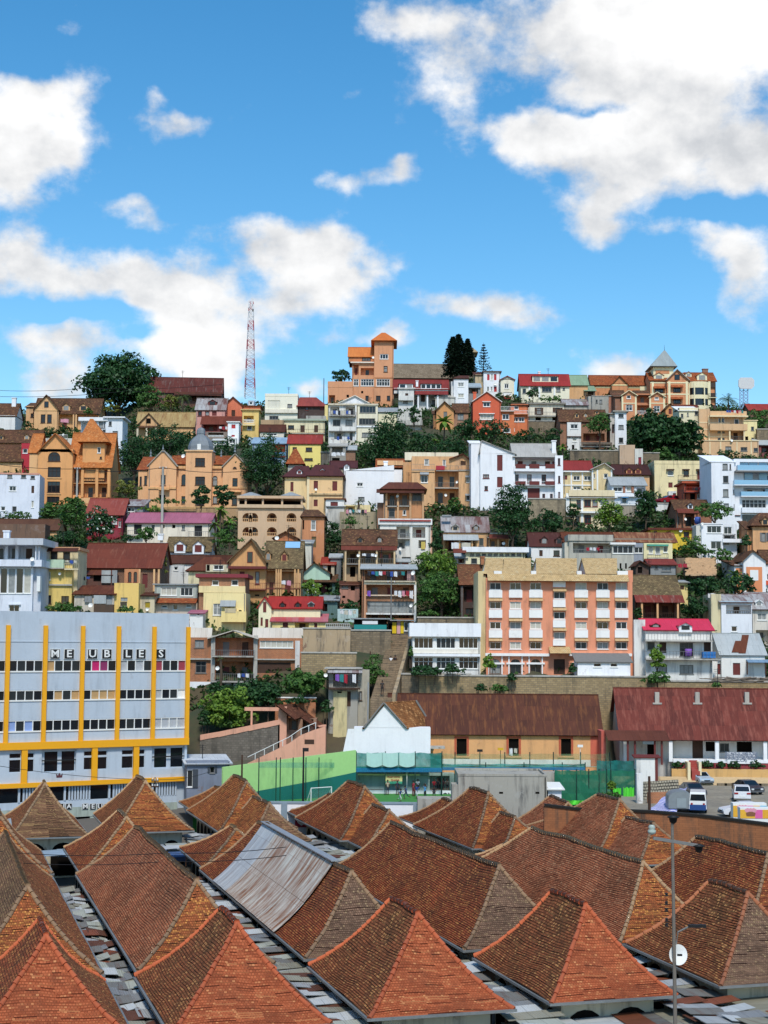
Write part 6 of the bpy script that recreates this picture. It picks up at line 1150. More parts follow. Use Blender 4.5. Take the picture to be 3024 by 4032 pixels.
for u in(985,1065,1535,1445):x,z=h.hit(u,30 if u in(1065,1535)else 60,-1.2);MB().lathe([(.25,-.6),(.12,-.2),(.22,0),(.1,.3),(.05,.7),(.01,.9)],(x,-1.2,z),8).build('finial',SL,h.root)
h.bal(1035,262,1105,292,wall('e8b070'),1.,y=-1.2,rm=MO);h.bal(1500,282,1575,306,wall('e8b070'),1.,y=-1.2,rm=MO);h.band(968,278,1150,290,wall('e8b070'),.2,-1.2);h.band(1455,276,1612,288,wall('e8b070'),.2,-1.2)
h.roof(('gs',75,130,T_RED,.2),h.hit(1110,100)[0],h.hit(1500,100)[0],h.hit(1300,140)[1],2,8,MB(),0);h.dish(1200,78,14,-1.)
rwall('retaining wall with an ochre balustrade on top in front of the domed mansion',920,1560,412,470,285,wall('b89468',1.0),cap=wall('e8b878'));b=House('balustrade','ochre balustrade in front of the domed mansion',1100,412,284.6,0,cat='balustrade');b.bal(940,388,1280,414,wall('d8a868'),.25,rm=wall('e0b070'))
h=House('maroon_house','house with a faded maroon metal roof and a dark red wall behind the garden trees',690,580,272,0,fc=TRIM);h.b(565,800,465,600,wall('9a2434',.4),('gs',352,462,metal('9a4a46','8a3c3c',.25,'b08078',sheet=1.4),.4),'w 740 478 24 42; d 775 500 14 40',dep=9)
h=House('shed','small shed with a rusty roof between the maroon roof and the pink roof',870,445,276,0,cat='shed');h.b(815,935,400,450,wall('8a8a8c',.6),('shed',358,402,R_PATCH,.4),'d 830 412 50 28',dep=7)
h=House('pink_roof_block','long low cream building with a dusty pink metal roof',1100,610,262,-2,fc=GREYW,sc=IRON);h.b(830,1370,515,680,wall('ece0c8',.3),('gs',447,512,R_PINK,.5),'x 875 522 50 66; d 990 525 20 34; v 1055,1125 525 20 22; d 1188 525 20 34; x 1270 530 50 70',dep=8);h.bal(1230,568,1365,606,CONC,.8);h.bal(832,560,930,590,CONC,.8)
h=House('brown_roof_shed','low ochre house with a plain brown roof at the left edge beside garden trees',200,600,268,0);h.b(-60,370,560,620,OCHRE,('gs',488,560,metal('6a4438','5a382e',.15),.4),'',dep=8)
h=House('brown_wall','rough brown blind gable wall behind the white flat roofed block at the left edge',150,640,262,0,cat='building');h.b(-60,294,520,650,wall('7a5c48',1.2),None,'',dep=4)
h=House('white_balcony_block','white concrete block with a deep roof terrace and big gridded windows at the left edge',130,1100,226,0,cat='building',fc=TRIM);WB=wall('dfe3ea',.5)
h.b(-120,212,800,1110,WB,None,'w -80,0,52,104,155 808 48 165; w 58 1048 68 52',dep=9,fd=3);h.b(212,268,760,1110,wall('d0d4dc',.5),None,'',dep=8,y=.8,fd=3);h.box(-130,752,272,796,WB,-.9,8,'balcony');h.b(-120,262,655,752,wall('c8ccd2',.5),None,'o -60 662 90 88; o 50 662 50 85; o 120 662 110 85',dep=8,y=.6,fd=0,ctrl=False);h.box(-130,612,282,655,wall('c4c8cc',.4),-1.4,9,'roof');h.chim(22,570,60,612,WB,2.)
h.post([230,252],655,752,7,WB,-.7);h.dish(212,752,14,-1.2);h.band(55,1040,135,1048,WB,.25);h.box(240,860,262,960,TRIM,-.4,.79,'bay_window')
h=House('yellow_stack_house','tall narrow yellow house with balconies and peeling paint beside the white concrete block',390,1040,232,0,fc=WOOD,sc=WOOD);h.b(280,510,690,770,wall('e2cfa0',.8),('flat',20,wall('d8a070',.6),.3),'d 330 700 46 55; d 412 702 46 50',dep=7,y=1.2);h.b(268,470,790,1050,wall('eac868',.8),None,'w 288 832 42 52; d 268 985 66 55; d 400 990 50 50',dep=7);h.bal(268,752,415,805,CONC,1.1,'solid',rm=wall('bcd4b4',.7));h.bal(420,778,512,812,wall('e4d4ac'),.9,rm=wall('e4d4ac'));h.awn(275,675,515,698,R_BROWN,1.0);h.dish(394,848,10,-.4);h.band(266,912,470,922,CONC,.3)
laundry('grey clothes drying on the balcony of the tall yellow house',425,755,505,22,231,[7,1,7,6])
h=House('rust_barn','big house with a rust red ribbed metal roof and narrow orange arches',790,940,243,-2,fc=WOODR,sc=WOODR);h.b(540,1045,808,960,brick('7a4c36'),('gs',645,808,metal('7a3a30','66302a',.3,'a07058',sheet=2.2),.5),'x 930 845 34 90',dep=10);h.b(812,905,812,930,wall('cf8a58',.6),None,'a 835,872 832 24 70',dep=1.2,y=-.4);h.post([905,1000,1030],812,960,12,OCHRE,-.4);h.awn(470,815,765,852,R_RUST,3.);h.b(560,760,850,905,wall('6a4438',.9),None,'v 610 850 50 45; v 730 850 25 50',dep=2,y=-2.6,ctrl=False)
for u,m in((663,R_ZINC),(732,R_GREY)):h.band(u,822,u+(60 if u<700 else 32),905,m,.3,-2.6,'patch_sheet')
laundry('colourful washing on a line in front of the rust red ribbed roof house',478,862,590,26,238,[2,0,6,1,2,0,5,6,2])
h=House('shanty','patched shanty with a rusty lean-to roof, tin sheets and a yellow side wall',700,1095,231,0,fc=GREYW,sc=R_GREY);h.b(485,745,980,1100,wall('cfc4b0',1.1),('shed',920,978,R_RUST,.4),'d 550 975 46 40; x 695 985 38 70',dep=6);h.b(745,905,905,1100,wall('f0c868',.9),None,'x 788 1000 45 26; d 785 1028 45 30',dep=6,y=.3);h.band(552,992,600,1032,R_GREY,.3,name='tin_sheet');h.band(612,985,692,1040,R_ZINC,.45,name='tin_sheet');h.b(612,740,1045,1095,wall('5a4636',.8),None,'',dep=1,y=-.6,ctrl=False);h.dish(595,1052,16,-1.)
h=House('cream_hut','small peeling cream hut with a yellow window beside the shanty',950,1100,233,0,sc=plain('mustard_paint','a89018'));h.b(905,1010,985,1100,wall('d8c8a4',1.0),('shed',965,985,R_BROWN,.4),'x 948 1030 32 36',dep=5);h.dish(965,1080,11,-.3)
h=House('grey_window_house','pale grey green house with dark sliding windows above a maroon tiled lean-to',1145,1100,236,0,fc=TRIM);h.b(1010,1290,918,1005,wall('b4bcb0',.6),('flat',8,R_GREY,.3),'w 1050 932 105 55; w 1178 935 82 54',dep=7);h.b(1005,1288,1035,1105,wall('e0c8b0',.7),None,'d 1055 1050 38 18; d 1128 1045 34 36; d 1215 1042 36 24',dep=6,y=-1.4);h.awn(1000,1003,1292,1036,T_RED,2.4)
h=House('yellow_terrace_house','tall pale yellow house with a brick top storey and a maroon flat roof',1450,1180,233,0,fc=TRIM);h.b(1328,1605,970,1190,wall('f2dc98',.5),None,'w 1392 1040 54 75; v 1560 1082 18 14',dep=8);h.b(1300,1600,870,970,brick('c08058'),('flat',24,plain('maroon_flat_roof','8a3038'),.5),'w 1385 888 44 32; w 1512 885 44 36',dep=8,y=.6);h.band(1298,925,1602,968,wall('f0d898',.4),.5,.6,'parapet');h.awn(1440,1018,1542,1058,R_GREY,1.2);h.b(1445,1608,1090,1160,YELLOW,None,'',dep=1,y=-1.1,fd=0,ctrl=False);h.band(1468,1070,1540,1100,wall('c8b890',.7),1.14,0)
h=House('white_lean_to','small white lean-to with a pink metal edge right behind the furniture shop roof',1285,1170,229,0,cat='shed');h.b(1240,1325,1100,1180,WHITE2,('shed',1080,1102,R_PINK,.3),'d 1285 1105 20 14',dep=4);
h=House('collapsed_roof_house','cream house with a broken patched roof behind the yellow brick topped house',1380,900,246,0,fc=WOOD);h.b(1230,1500,830,930,wall('e4d4a4',.8),('hip',1340,1440,735,825,R_RUST,.5),'',dep=8);h.b(1345,1490,785,832,wall('d8cca8',.8),None,'v 1350 786 20 40; w 1395 788 65 30',dep=2,y=-.8,fd=0,ctrl=False)
h=House('brown_hip_house','white house with a dark brown metal roof below the tan dormers',1240,880,252,0,fc=GREYW);h.b(1090,1490,775,905,WHITE2,('gs',724,778,R_BROWN,.3),'w 1135 795 28 26; v 1165 882 22 24',dep=8);h.b(1090,1200,790,905,wall('d8d8d4',.6),None,'w 1135 798 28 24',dep=6,y=-.7)
h=House('tan_dormer_house','white house with a tan tiled roof and two large gabled dormers with red shutters',1210,720,257,0,sc=WOODR);h.b(1090,1370,700,760,WHITE2,('gs',605,700,T_MOSS,.4),'',dep=8);h.dorm(1175,698,72,75,WHITE,kind='x');h.dorm(1295,705,72,80,WHITE,kind='x');h.b(1022,1090,640,900,wall('e0dcd4',.7),None,'',dep=5,y=.5);h.chim(1030,590,1064,625,WHITE,3.)
fra();h=House('pink_tin_house','pinkish row house with a striped tin roof on the left of the orange gable',1370,870,352,0,fc=WOODR,sc=WOODR);h.b(1280,1468,690,770,wall('d89a8c',.7),('gs',612,688,R_PATCH,.3),'d 1292 695 28 32; d 1340 695 28 30; x 1385 695 30 30',dep=8);h.b(1322,1440,780,865,wall('a84a44',.7),None,'O 1330 785 90 40',dep=5,y=-2)
h.awn(1318,728,1582,782,R_MAROON,3.2);h.dorm(1388,655,56,40,WOODR)
h=House('coral_gable_house','narrow coral gabled house with dark shutters near the foot of the mast',1525,730,356,0,sc=WOOD);h.b(1468,1582,660,740,wall('e07850',.4),('gf',1522,598,658,R_RUST,.4),'x 1515 630 16 22; x 1512 688 24 40',dep=8)
h=House('white_red_shutter_house','small white house with red shutters below the coral gable',1525,868,346,0,sc=plain('red_shutter','b82c30'));h.b(1488,1560,768,868,WHITE,('flat',6,TRIM,.3),'x 1512 782 26 26; x 1512 850 22 12',dep=5);h.b(1345,1488,830,868,wall('8a7a6c',.9),None,'O 1360 835 100 28',dep=5,y=.5);h.b(1390,1480,880,910,WHITE2,('shed',872,886,R_ZINC,.4),'',dep=4,y=-3);h.b(1490,1542,868,908,WHITE2,None,'w 1495 876 44 30',dep=4,y=-2.)
laundry('white and red washing below the red tin roof near the mast',1430,795,1490,22,349,[0,2,0,0])
h=House('yellow_balcony_house','narrow yellow house with a balcony right below the lattice mast',1620,855,352,0,fc=TRIM);h.b(1582,1690,690,860,wall('ecc870',.5),('flat',8,wall('d0b070'),.4),'O 1592 725 65 45; w 1615 788 30 30',dep=6);h.bal(1585,750,1665,785,YELLOW,.9);h.b(1590,1700,665,690,wall('d8764c',.6),('flat',6,R_RUST,.3),'',dep=6,y=1,fd=0,ctrl=False);h.b(1620,1660,625,668,wall('b8c4cc',.4),None,'d 1628 632 22 22',dep=4,y=3,ctrl=False);h.b(1618,1660,868,910,wall('a8c4d8',.3),None,'',dep=4,y=-3)
mb=at_d(1632,610,396);mt=at_d(1640,-20,396);e=empty('lattice_mast',mb,0,'tall red and white lattice mast on the skyline','mast');Hm=mt.z-mb.z;RW=plain('mast_white','e4e4e4');RR=plain('mast_red','c05a64')
for s in range(10):
 m=MB();z0,z1=Hm*s/10,Hm*(s+1)/10;w0,w1=1.35*(1-.62*s/10),1.35*(1-.62*(s+1)/10);q=lambda w,z:[Vector((x*w,y*w,z))for x,y in((-1,-1),(1,-1),(1,1),(-1,1))];zm=(z0+z1)/2;wm=(w0+w1)/2
 for(za,wa,zb_,wb)in((z0,w0,zm,wm),(zm,wm,z1,w1)):
  A,B_=q(wa,za),q(wb,zb_)
  for k in range(4):m.tube([A[k],B_[k]],.08,4);m.tube([A[k],B_[(k+1)%4]],.04,4);m.tube([A[(k+1)%4],B_[k]],.04,4);m.tube([B_[k],B_[(k+1)%4]],.04,4)
 m.build('mast_section',RR if s%2 else RW,e)
for z,x in((Hm*.93,.6),(Hm*.97,-.55),(Hm*.88,.5),(Hm*.99,.3),(Hm*.8,-.7)):MB().box(x-.2,-.75,z-1,x+.2,-.5,z+1).build('antenna_panel',RW,e)
frh();h=House('red_roof_cottage','small yellow house with bright red tin roofs on two levels, behind the school',600,285,231,0,fc=WOODR,sc=WOODR);RT=metal('b03434','982c2c',.15,'8a6a68');h.b(430,765,160,215,wall('f0e4b4',.4),('gs',82,160,RT,.3),'',dep=7,y=1);h.dorm(518,150,34,40,WOODR);h.dorm(618,150,34,40,WOODR);h.dorm(705,148,36,36,GREYW,R_GREY);h.b(362,445,160,290,wall('f0e8bc',.4),('gf',400,80,158,RT,.3),'x 375 218 14 55; x 405 228 20 55',dep=6,y=.6);h.gw(396,120,408,178,.6,WOODR);h.b(450,800,240,295,YELLOW,('shed',192,244,metal('b8384a','c07a90',.35,'8a8a88'),.4),'x 520 250 34 40; x 725 255 20 30; o 600 248 90 44',dep=4,y=-1.)
h=House('street_railing','cream railing along the lane at the top of the stained ochre wall',880,285,226,0,cat='railing');h.bal(800,258,958,282,CONC,.3,rm=TRIM)
frd()
frb()
h=House('cream_cube_house','pale cream flat roofed cube house on the skyline right of the mast',175,752,372,0,fc=GREYW,sc=wall('e0dcc8',.2));h.b(72,285,598,752,wall('f2ecd4',.25),('par',18,wall('f2ecd4',.25)),'x 90 625 80 56; d 218 648 32 24; d 100 726 60 24',dep=8);h.band(72,682,285,706,wall('eee4cc',.3),.5)
h=House('timber_house','dark timber house with a faded red hipped roof beside the cream cube',385,745,372,0,fc=WOODR,sc=WOODR);h.b(290,468,662,745,wall('4a3a34',.6),('hip',300,408,604,662,metal('a04a4a','843a3c',.3),.5),'d 335 668 20 22; x 430 668 26 22',dep=9);h.b(462,482,655,780,YELLOW,None,'',dep=6,y=-.5);h.b(340,470,725,748,CONC,None,'',dep=4,y=-1.5)
h=House('long_cream_house','long low cream house with dark balcony doors below the timber house',330,845,352,0,fc=WOOD,sc=WOOD);h.b(198,462,758,845,wall('ece0b4',.5),('flat',12,wall('a8b4a0',.5),.4),'d 222 787 40 25; x 303 787 28 46; x 393 787 26 46',dep=8);h.bal(200,812,462,838,CONC,1.0);h.b(198,462,838,870,wall('d8c494',.7),None,'',dep=7,y=-.6)
h=House('low_brown_roof_house','small low house with a brown roof left of the long cream house',120,862,346,0);h.b(40,195,828,865,wall('e0d8c4',.6),('gs',784,830,R_BROWN,.3),'d 80 838 70 18',dep=6);h.b(45,195,752,790,wall('b89870',.9),None,'',dep=3,y=4)
h=House('blue_metal_house','blue grey metal clad house with an orange recessed balcony',105,1065,322,0,fc=plain('blue_rail','5a88b0'),sc=plain('red_door','a8283a'));h.b(-10,210,905,1065,wall('9ab0c4',.3),('shed',866,906,metal('9ab4c6','8aa4b8',.1),.3),'o 82 908 124 54; d 120 1012 46 24',dep=7);BO=wall('e8602c',.2);h.band(80,962,208,986,plain('blue_rail','5a88b0'),.25,name='parapet');h.box(84,908,205,962,BO,1.2,1.3,'orange_back_wall');h.band(105,986,205,996,WOODR,.3);h.dish(60,928,9,-.3)
h=House('yellow_red_roof_house','bright yellow house with a red metal mansard roof above the turret',330,1020,318,0,fc=WOOD,sc=WOOD);h.b(224,436,905,1022,wall('f4dc74',.25),('gs',850,908,metal('a43c38','863230',.3,'c06a68'),.3),'d 252 930 28 28; d 338 932 42 26; d 330 1002 54 16',dep=8)
h=House('white_apartment_block','white apartment block with a pediment, laundry balconies and a cream right half',645,888,348,0,fc=GREYW);h.b(487,668,655,890,WHITE2,None,'O 498 665 60 55; O 598 665 66 55; d 515 750 50 42; d 598 750 46 42; o 525 828 60 50; d 625 835 20 36',dep=8);h.b(668,808,655,890,wall('f2e8c8',.3),None,'d 690 664 105 42; d 686 742 106 42; d 705 835 100 30',dep=8,y=-.3);h.b(560,745,640,655,WHITE,('gf',660,590,640,wall('f0ecdc',.3),.4),'',dep=6,y=-.2,fd=0,ctrl=False);h.bal(490,700,668,724,CONC,1.0);h.bal(490,795,668,822,CONC,1.0,'solid',rm=WHITE2);h.band(484,645,812,656,wall('d8ccb0',.6),.5);h.band(668,790,808,800,WHITE,.5);h.post([660],655,885,10,WHITE2,-.5)
laundry('blue and white washing on the top balcony of the white apartment block',500,690,650,30,346.2,[7,1,0,6,7])
laundry('dark jeans and white sheets on the lowest balcony of the white apartment block',540,860,660,24,346.4,[1,6,0,0])
h=House('orange_tower_block','orange church block with a square tower and pyramid roof at the top of the hill',760,668,402,0,cat='building',fc=WOOD);TO=wall('e09c6c',.3);GB=plain('teal_grey_glass','6a7f80',.25)
h.b(785,912,236,668,TO,('pyr',834,858,182,232,metal('d87a3c','c86e34',.1),.9),'w 822 322 56 33; d 847 400 26 40; w 800 485 88 47; d 797 594 30 32; d 868 594 22 32',dep=10);h.b(640,787,370,668,TO,None,'o 697 413 86 47; o 650 392 34 68; w 650 485 34 46; w 697 485 86 46; v 700 563 14 16; d 728 594 22 32',dep=9,y=1.);h.b(620,787,342,372,wall('c88050',.4),('gs',278,340,metal('d88444','c8743a',.1),.4),'d 706 345 56 22',dep=9,y=1.6,fd=0,ctrl=False);h.band(630,372,790,380,wall('e8dcc8',.3),.6,1.);h.b(482,645,540,668,TO,('par',40,TO),'v 605 588 16 18; o 490 590 40 60',dep=9,y=.4);h.b(540,640,515,540,TO,None,'',dep=5,y=3.5,fd=0,ctrl=False);h.band(787,472,912,480,wall('c88454',.3),.08);h.band(787,535,912,540,wall('c88454',.3),.08);h.dish(778,346,9,.2)
h=House('church','long church with a grey tan roof and a tall tower, behind the dark conifers',1090,495,425,0,cat='church');h.b(905,1440,478,500,wall('5a5048',.5),('gs',388,480,tile('9a8a74','857660','7a6c58',.4,'a89a80',.05,.4,.3),.6),'',dep=16,fd=12);h.b(1415,1442,310,500,wall('a89068',.5),('pyr',1425,1432,282,308,wall('a8946c',.3),.9),'',dep=6,y=2,fd=10)
h=House('red_roof_villa','white columned house with a long red mansard roof right of the orange tower',1090,680,392,0,fc=GREYW);h.b(950,1268,582,682,WHITE2,None,'o 1030 590 46 80; x 1090 588 28 46; o 1140 590 70 80',dep=8);h.b(915,1268,545,580,wall('e8e4dc',.4),('gs',490,552,metal('8e3638','7c3032',.15,'6a3038'),.3),'',dep=8,y=.8,fd=0,ctrl=False);h.strip(948,518,1038,545,WHITE,2);h.strip(1090,518,1222,548,WHITE,4);h.chim(1058,500,1073,535,WHITE,1.5);h.awn(1018,563,1268,586,metal('8e3638','7c3032',.15,'6a3038'),2.2);h.post([1068,1128,1196],582,678,10,WHITE,-1.8,'column');h.b(945,1045,545,700,wall('dcdad2',.5),('shed',535,548,CONC,.3),'x 988 578 20 16; d 975 628 30 16',dep=6,y=-2.2);h.bal(945,598,1040,620,wall('dcdad2',.5),1.0,'solid',y=-2.2,rm=wall('dcdad2',.5))
h=House('grey_terrace_house','stained grey white house with a terrace wall below the red roofed villa',1015,790,362,0,fc=GREYW);h.b(935,1095,700,800,wall('cfcbbf',.9),None,'d 1010 705 40 20',dep=6);h.bal(935,752,1100,782,CONC,1.0,'solid',rm=wall('c4c0b4',.9));h.b(812,932,698,745,wall('f0e4b8',.3),('shed',672,700,R_GREY,.3),'',dep=6,y=-.5)
h=House('white_narrow_house','tall narrow white house with two windows, centre of the hill top',1345,645,392,0,fc=WOOD);h.b(1305,1400,482,645,WHITE,('hip',1340,1400,462,480,R_BROWN,.3),'w 1332 508 40 28; w 1332 580 40 28',dep=7);h.b(1288,1306,500,640,wall('d8d8d4',.4),None,'',dep=5,y=1);h.b(1395,1480,535,600,wall('8a8884',.9),('shed',512,540,metal('a8b8c0','98a8b2',.2),.4),'o 1405 540 60 40',dep=6,y=1);h.b(1185,1310,600,668,wall('d0ccc0',.9),('shed',590,604,CONC,.2),'',dep=5,y=-1.5)
h=House('red_shutter_house','white house with tall red shutters below the sparse pine',1555,585,398,0,sc=plain('red_shutter','b82c30'),fc=TRIM);h.b(1500,1608,440,590,WHITE,('flat',7,plain('dark_roof_slab','5a5450'),.4),'x 1523,1568 453 16 40; w 1546 453 16 40; w 1522,1545 535 14 30; x 1568 535 18 34',dep=8);h.b(1445,1500,455,590,wall('c8b088',.8),('shed',440,458,R_BROWN,.3),'',dep=8,y=1.5);h.dish(1575,520,10)
h=House('cream_small_gable','small cream house with a red roof between the red shutters and the long red roof',1660,600,396,0,fc=TRIM,sc=TRIM);h.b(1612,1700,485,600,wall('f0e8cc',.3),('gf',1655,462,488,R_RED,.4),'d 1635 515 30 32; x 1625 572 60 22',dep=8);h.awn(1612,598,1680,612,R_RED,1)
h=House('ochre_gable_house','ochre gabled house with a closed tall shutter above the banana plants',1250,790,358,0,sc=GREYW,fc=GREYW);h.b(1192,1305,690,790,wall('d89858',.6),('gf',1245,628,690,T_BROWN,.5),'x 1238 698 24 62',dep=8);h.b(1305,1400,705,780,wall('a87a5c',.8),('gs',646,706,T_BROWN,.3),'d 1330 712 40 40',dep=7,y=.8);h.b(1172,1192,715,785,wall('b07848',.7),('shed',690,712,T_BROWN,.2),'',dep=6,y=1)
h=House('red_gable_house','vivid orange red gabled house with a white edged roof and white windows',1520,770,360,0,fc=TRIM);RO=wall('dc6038',.3);h.b(1430,1612,632,775,RO,('gf',1522,562,632,wall('e8e4dc',.4),.4),'w 1497 636 46 30; w 1476 714 90 36; v 1515 598 8 12',dep=8);h.b(1612,1700,690,835,wall('e07840',.4),None,'w 1622 714 45 36; d 1625 806 50 30',dep=7,y=.4);h.bal(1612,664,1700,692,wall('e0c8b8'),.6,y=.4);h.chim(1432,575,1452,622,RO,1.5);h.band(1470,708,1572,713,TRIM,.35);h.band(1492,630,1548,634,TRIM,.3)
h=House('laundry_shack','small grey concrete shack with white sheets drying, right of the yellow red roofed house',575,1040,318,0,fc=GREYW);h.b(490,600,920,1045,wall('9a968c',1.0),('shed',905,922,CONC,.3),'o 510 930 70 50; v 510 1000 50 40',dep=6);h.b(600,662,945,1040,brick('9a6a50'),('shed',918,948,R_ZINC,.4),'',dep=5,y=.6);h.b(440,490,965,1020,wall('6a6458',1),('flat',5,R_GREY,.2),'',dep=4)
laundry('row of white sheets on the balcony of the small grey shack',505,963,600,24,316.6,[0,0,0],3)
fre()
h=House('mansard_house','cream ochre corner house with a dark maroon mansard roof and small dormers',390,460,286,0,fc=WOOD,sc=WOODR);h.b(355,578,200,460,wall('efc488',.5),('hip',400,540,132,204,metal('5c3034','4c282c',.2),.5),'x 390 238 28 56; x 512 240 32 62; x 390 360 26 44',dep=9);h.b(200,355,210,460,wall('f0cf92',.4),('hip',270,360,140,210,metal('5c3034','4c282c',.2),.5),'x 238 245 20 62',dep=9,y=.8);h.dorm(297,192,34,36,WHITE,kind='x');h.dorm(447,190,28,40,WHITE,kind='x');h.band(345,205,362,460,wall('f0d8a8',.3),.1);h.band(360,318,578,328,wall('d8b884',.9),.3);h.b(468,590,360,450,WHITE2,('flat',8,R_RUST,.3),'x 500 375 48 30',dep=5,y=-1.6);h.dish(404,296,9)
h=House('turret','pointed red tiled turret beside the maroon mansard roof',265,150,300,0,cat='turret');h.b(222,318,126,200,wall('c0bcae',.5),('pyr',262,280,28,126,T_RED,.5),'',dep=4.5)
h=House('grey_rust_roof_house','rust roofed house with a white dormer behind the white blank building',620,165,296,0);h.b(500,665,150,180,wall('a89880',.8),('gs',108,152,metal('5c3034','4c282c',.2),.3),'',dep=7);h.dorm(605,160,34,36,WHITE)
h=House('white_blank_building','large white blank walled building with two small windows in the centre',770,400,292,0,fc=GREYW);WB2=wall('f2f4f6',.15);h.b(588,915,170,405,WB2,None,'w 672 250 40 24; d 680 343 42 24',dep=9);m=MB();x0,z0=h.hit(588,172);x1,z1=h.hit(915,135);m.poly([(x0,0,z0-.02),(x1,0,z0-.02),(x1,0,z1)]);m.poly([(x0,0,z0),(x1,0,z1),(x1,9,z1),(x0,9,z0)]);m.poly([(x1,0,z0-.1),(x1,9,z0-.1),(x1,9,z1),(x1,0,z1)]);m.build('sloped_parapet',WB2,h.root);h.b(915,968,165,405,WB2,None,'',dep=8,y=.8);h.b(805,975,105,135,OCHRE2,('gs',95,150,T_RED,.3),'',dep=6,y=10,fd=0,ctrl=False);h.chim(848,115,873,138,WHITE,4.)
h=House('cream_terrace','small cream terrace with washing and a potted palm below the white blank building',690,470,280,0,cat='terrace');h.b(590,760,395,440,wall('ecd9a0',.6),None,'o 600 402 60 36',dep=4);h.b(560,800,440,560,wall('a89878',1.2),None,'',dep=3,y=-1.5);h.b(480,590,408,450,wall('c8c4b8',.8),('flat',5,R_GREY,.3),'',dep=4,y=-.6)
laundry('washing hung across the small cream terrace below the white blank building',600,425,740,26,278.2,[5,0,4,7,0,6])
h=House('ochre_apartment_house','ochre apartment house with two projecting bays, recessed balconies and a pale roof',1230,450,290,0,fc=GREYW);OA=wall('e4b078',.8);h.b(1030,1180,165,405,OA,None,'w 1090 200 45 50',dep=10,y=-1.3);h.b(1338,1476,165,408,OA,None,'w 1388 215 50 34; w 1388 332 50 34',dep=10,y=-1.3);h.b(1030,1440,78,405,OCHRE2,None,'o 1182 168 152 110; o 1182 285 152 100; w 1112 95 32 40; w 1232 100 22 40; x 1350 105 34 30',dep=9);h.b(975,1032,115,400,wall('d29a60',.8),None,'',dep=9,y=.5)
h.awn(985,52,1335,104,metal('d8ceb4','c8bca0',.15),1.0,y=5.,name='roof');xa,za=h.hit(1365,58,-.5);x0,z0=h.hit(1275,92,-.5);x1,z1=h.hit(1450,132,-.5);m=MB();m.slab((x0,8,z0),(x0,-.6,z0),(xa,-.6,za),(xa,8,za));m.slab((x1,-.6,z1),(x1,8,z1),(xa,8,za),(xa,-.6,za));m.build('roof',R_MAROON,h.root);g=MB();g.poly([(x0,-.01,z0-.2),(x1,-.01,z0-.6),(x1,-.01,z1-.2),(xa,-.01,za-.2)]);g.build('gable',OCHRE2,h.root)
h.bal(1030,128,1180,165,CONC,.2,y=-1.3);h.bal(1190,138,1336,168,CONC,.9);h.bal(1338,136,1474,166,CONC,.2,y=-1.3);h.bal(1180,248,1338,282,CONC,.9);h.awn(1084,180,1142,196,R_GREY,.8,-1.3);h.awn(1380,202,1448,214,R_GREY,.8,-1.3);h.awn(1380,322,1448,334,R_GREY,.8,-1.3);h.band(1030,168,1180,178,wall('e8b880',.4),.2,-1.3);h.dish(1330,248,10,-1.);h.dish(1250,334,10,-1.);h.post([1112,1170,1468],400,500,9,OCHRE,-1.2);h.box(1112,404,1476,412,CONC,-1.3,3,'slab');h.band(1190,140,1246,166,WASH[2],.98,name='rug')
h=House('white_gabled_block','big white gabled block with maroon grille strips and long balconies',1950,380,283,0,fc=WOODR,sc=WOODR,cat='building');WG=wall('f2f2f2',.2);h.b(1478,1705,60,385,WG,('gf',1485,-30,60,metal('b8b4ac','a8a49c',.1),.3),'x 1588 68 36 104; x 1588 212 36 68; d 1496 195 40 26; d 1506 272 22 28',dep=10)
h.b(1418,1476,-15,385,WG,('shed',-25,-10,WG,.1),'',dep=8,y=1.)
frf();h.b(0,270,85,365,WG,('gs',-5,82,metal('b8b4ac','a8a49c',.1),1.0),'O 0 92 268 70; d 0,85,180 196 30 62; x 88 285 80 70; d 185,235 322 18 34; x 250 110 12 40',dep=9,y=.6);h.b(268,320,72,370,WG,None,'d 286 90 16 46; d 288 205 14 46; d 288 310 14 40',dep=9,y=-.6);h.chim(248,-20,274,60,WHITE,1.2)
h.bal(0,142,268,170,WG,1.0,'solid',y=.6,rm=WG);h.bal(0,240,268,262,WG,.9,y=.6,rm=WG)
for u in(10,100,205):h.band(u,128,u+66,156,WOODR,1.06,.6,'maroon_railing');h.band(u,240,u+66,264,WOODR,.96,.6,'maroon_railing')
rwall('tall mossy stone retaining wall below the white gabled block',95,335,358,480,272,brick('a8987c','8a7c64',.5,.28,.8))
fre()
h=House('porch_house','narrow ochre brown house with two storeys of columned wooden porches',960,490,276,0,fc=GREYW,sc=WOOD);h.b(845,1105,300,492,wall('c48a58',.7),('hip',880,1070,246,290,R_RUST,.7),'o 872 312 62 90; o 950 312 70 90; d 1035 316 60 50; d 880 415 40 60; w 972 428 22 34',dep=8);h.bal(860,362,940,402,wall('a8a498'),.5);h.bal(946,362,1020,400,wall('a8a498'),.5);h.awn(800,292,1112,316,R_BROWN,1.6);h.post([858,934,1015,1098],312,490,13,wall('d0a070',.6),-.5);h.b(805,845,380,490,wall('8a6248',.9),None,'',dep=6,y=.5);h.dish(940,342,10,-.6);h.band(1035,400,1096,480,wall('d0905c',.5),.04)
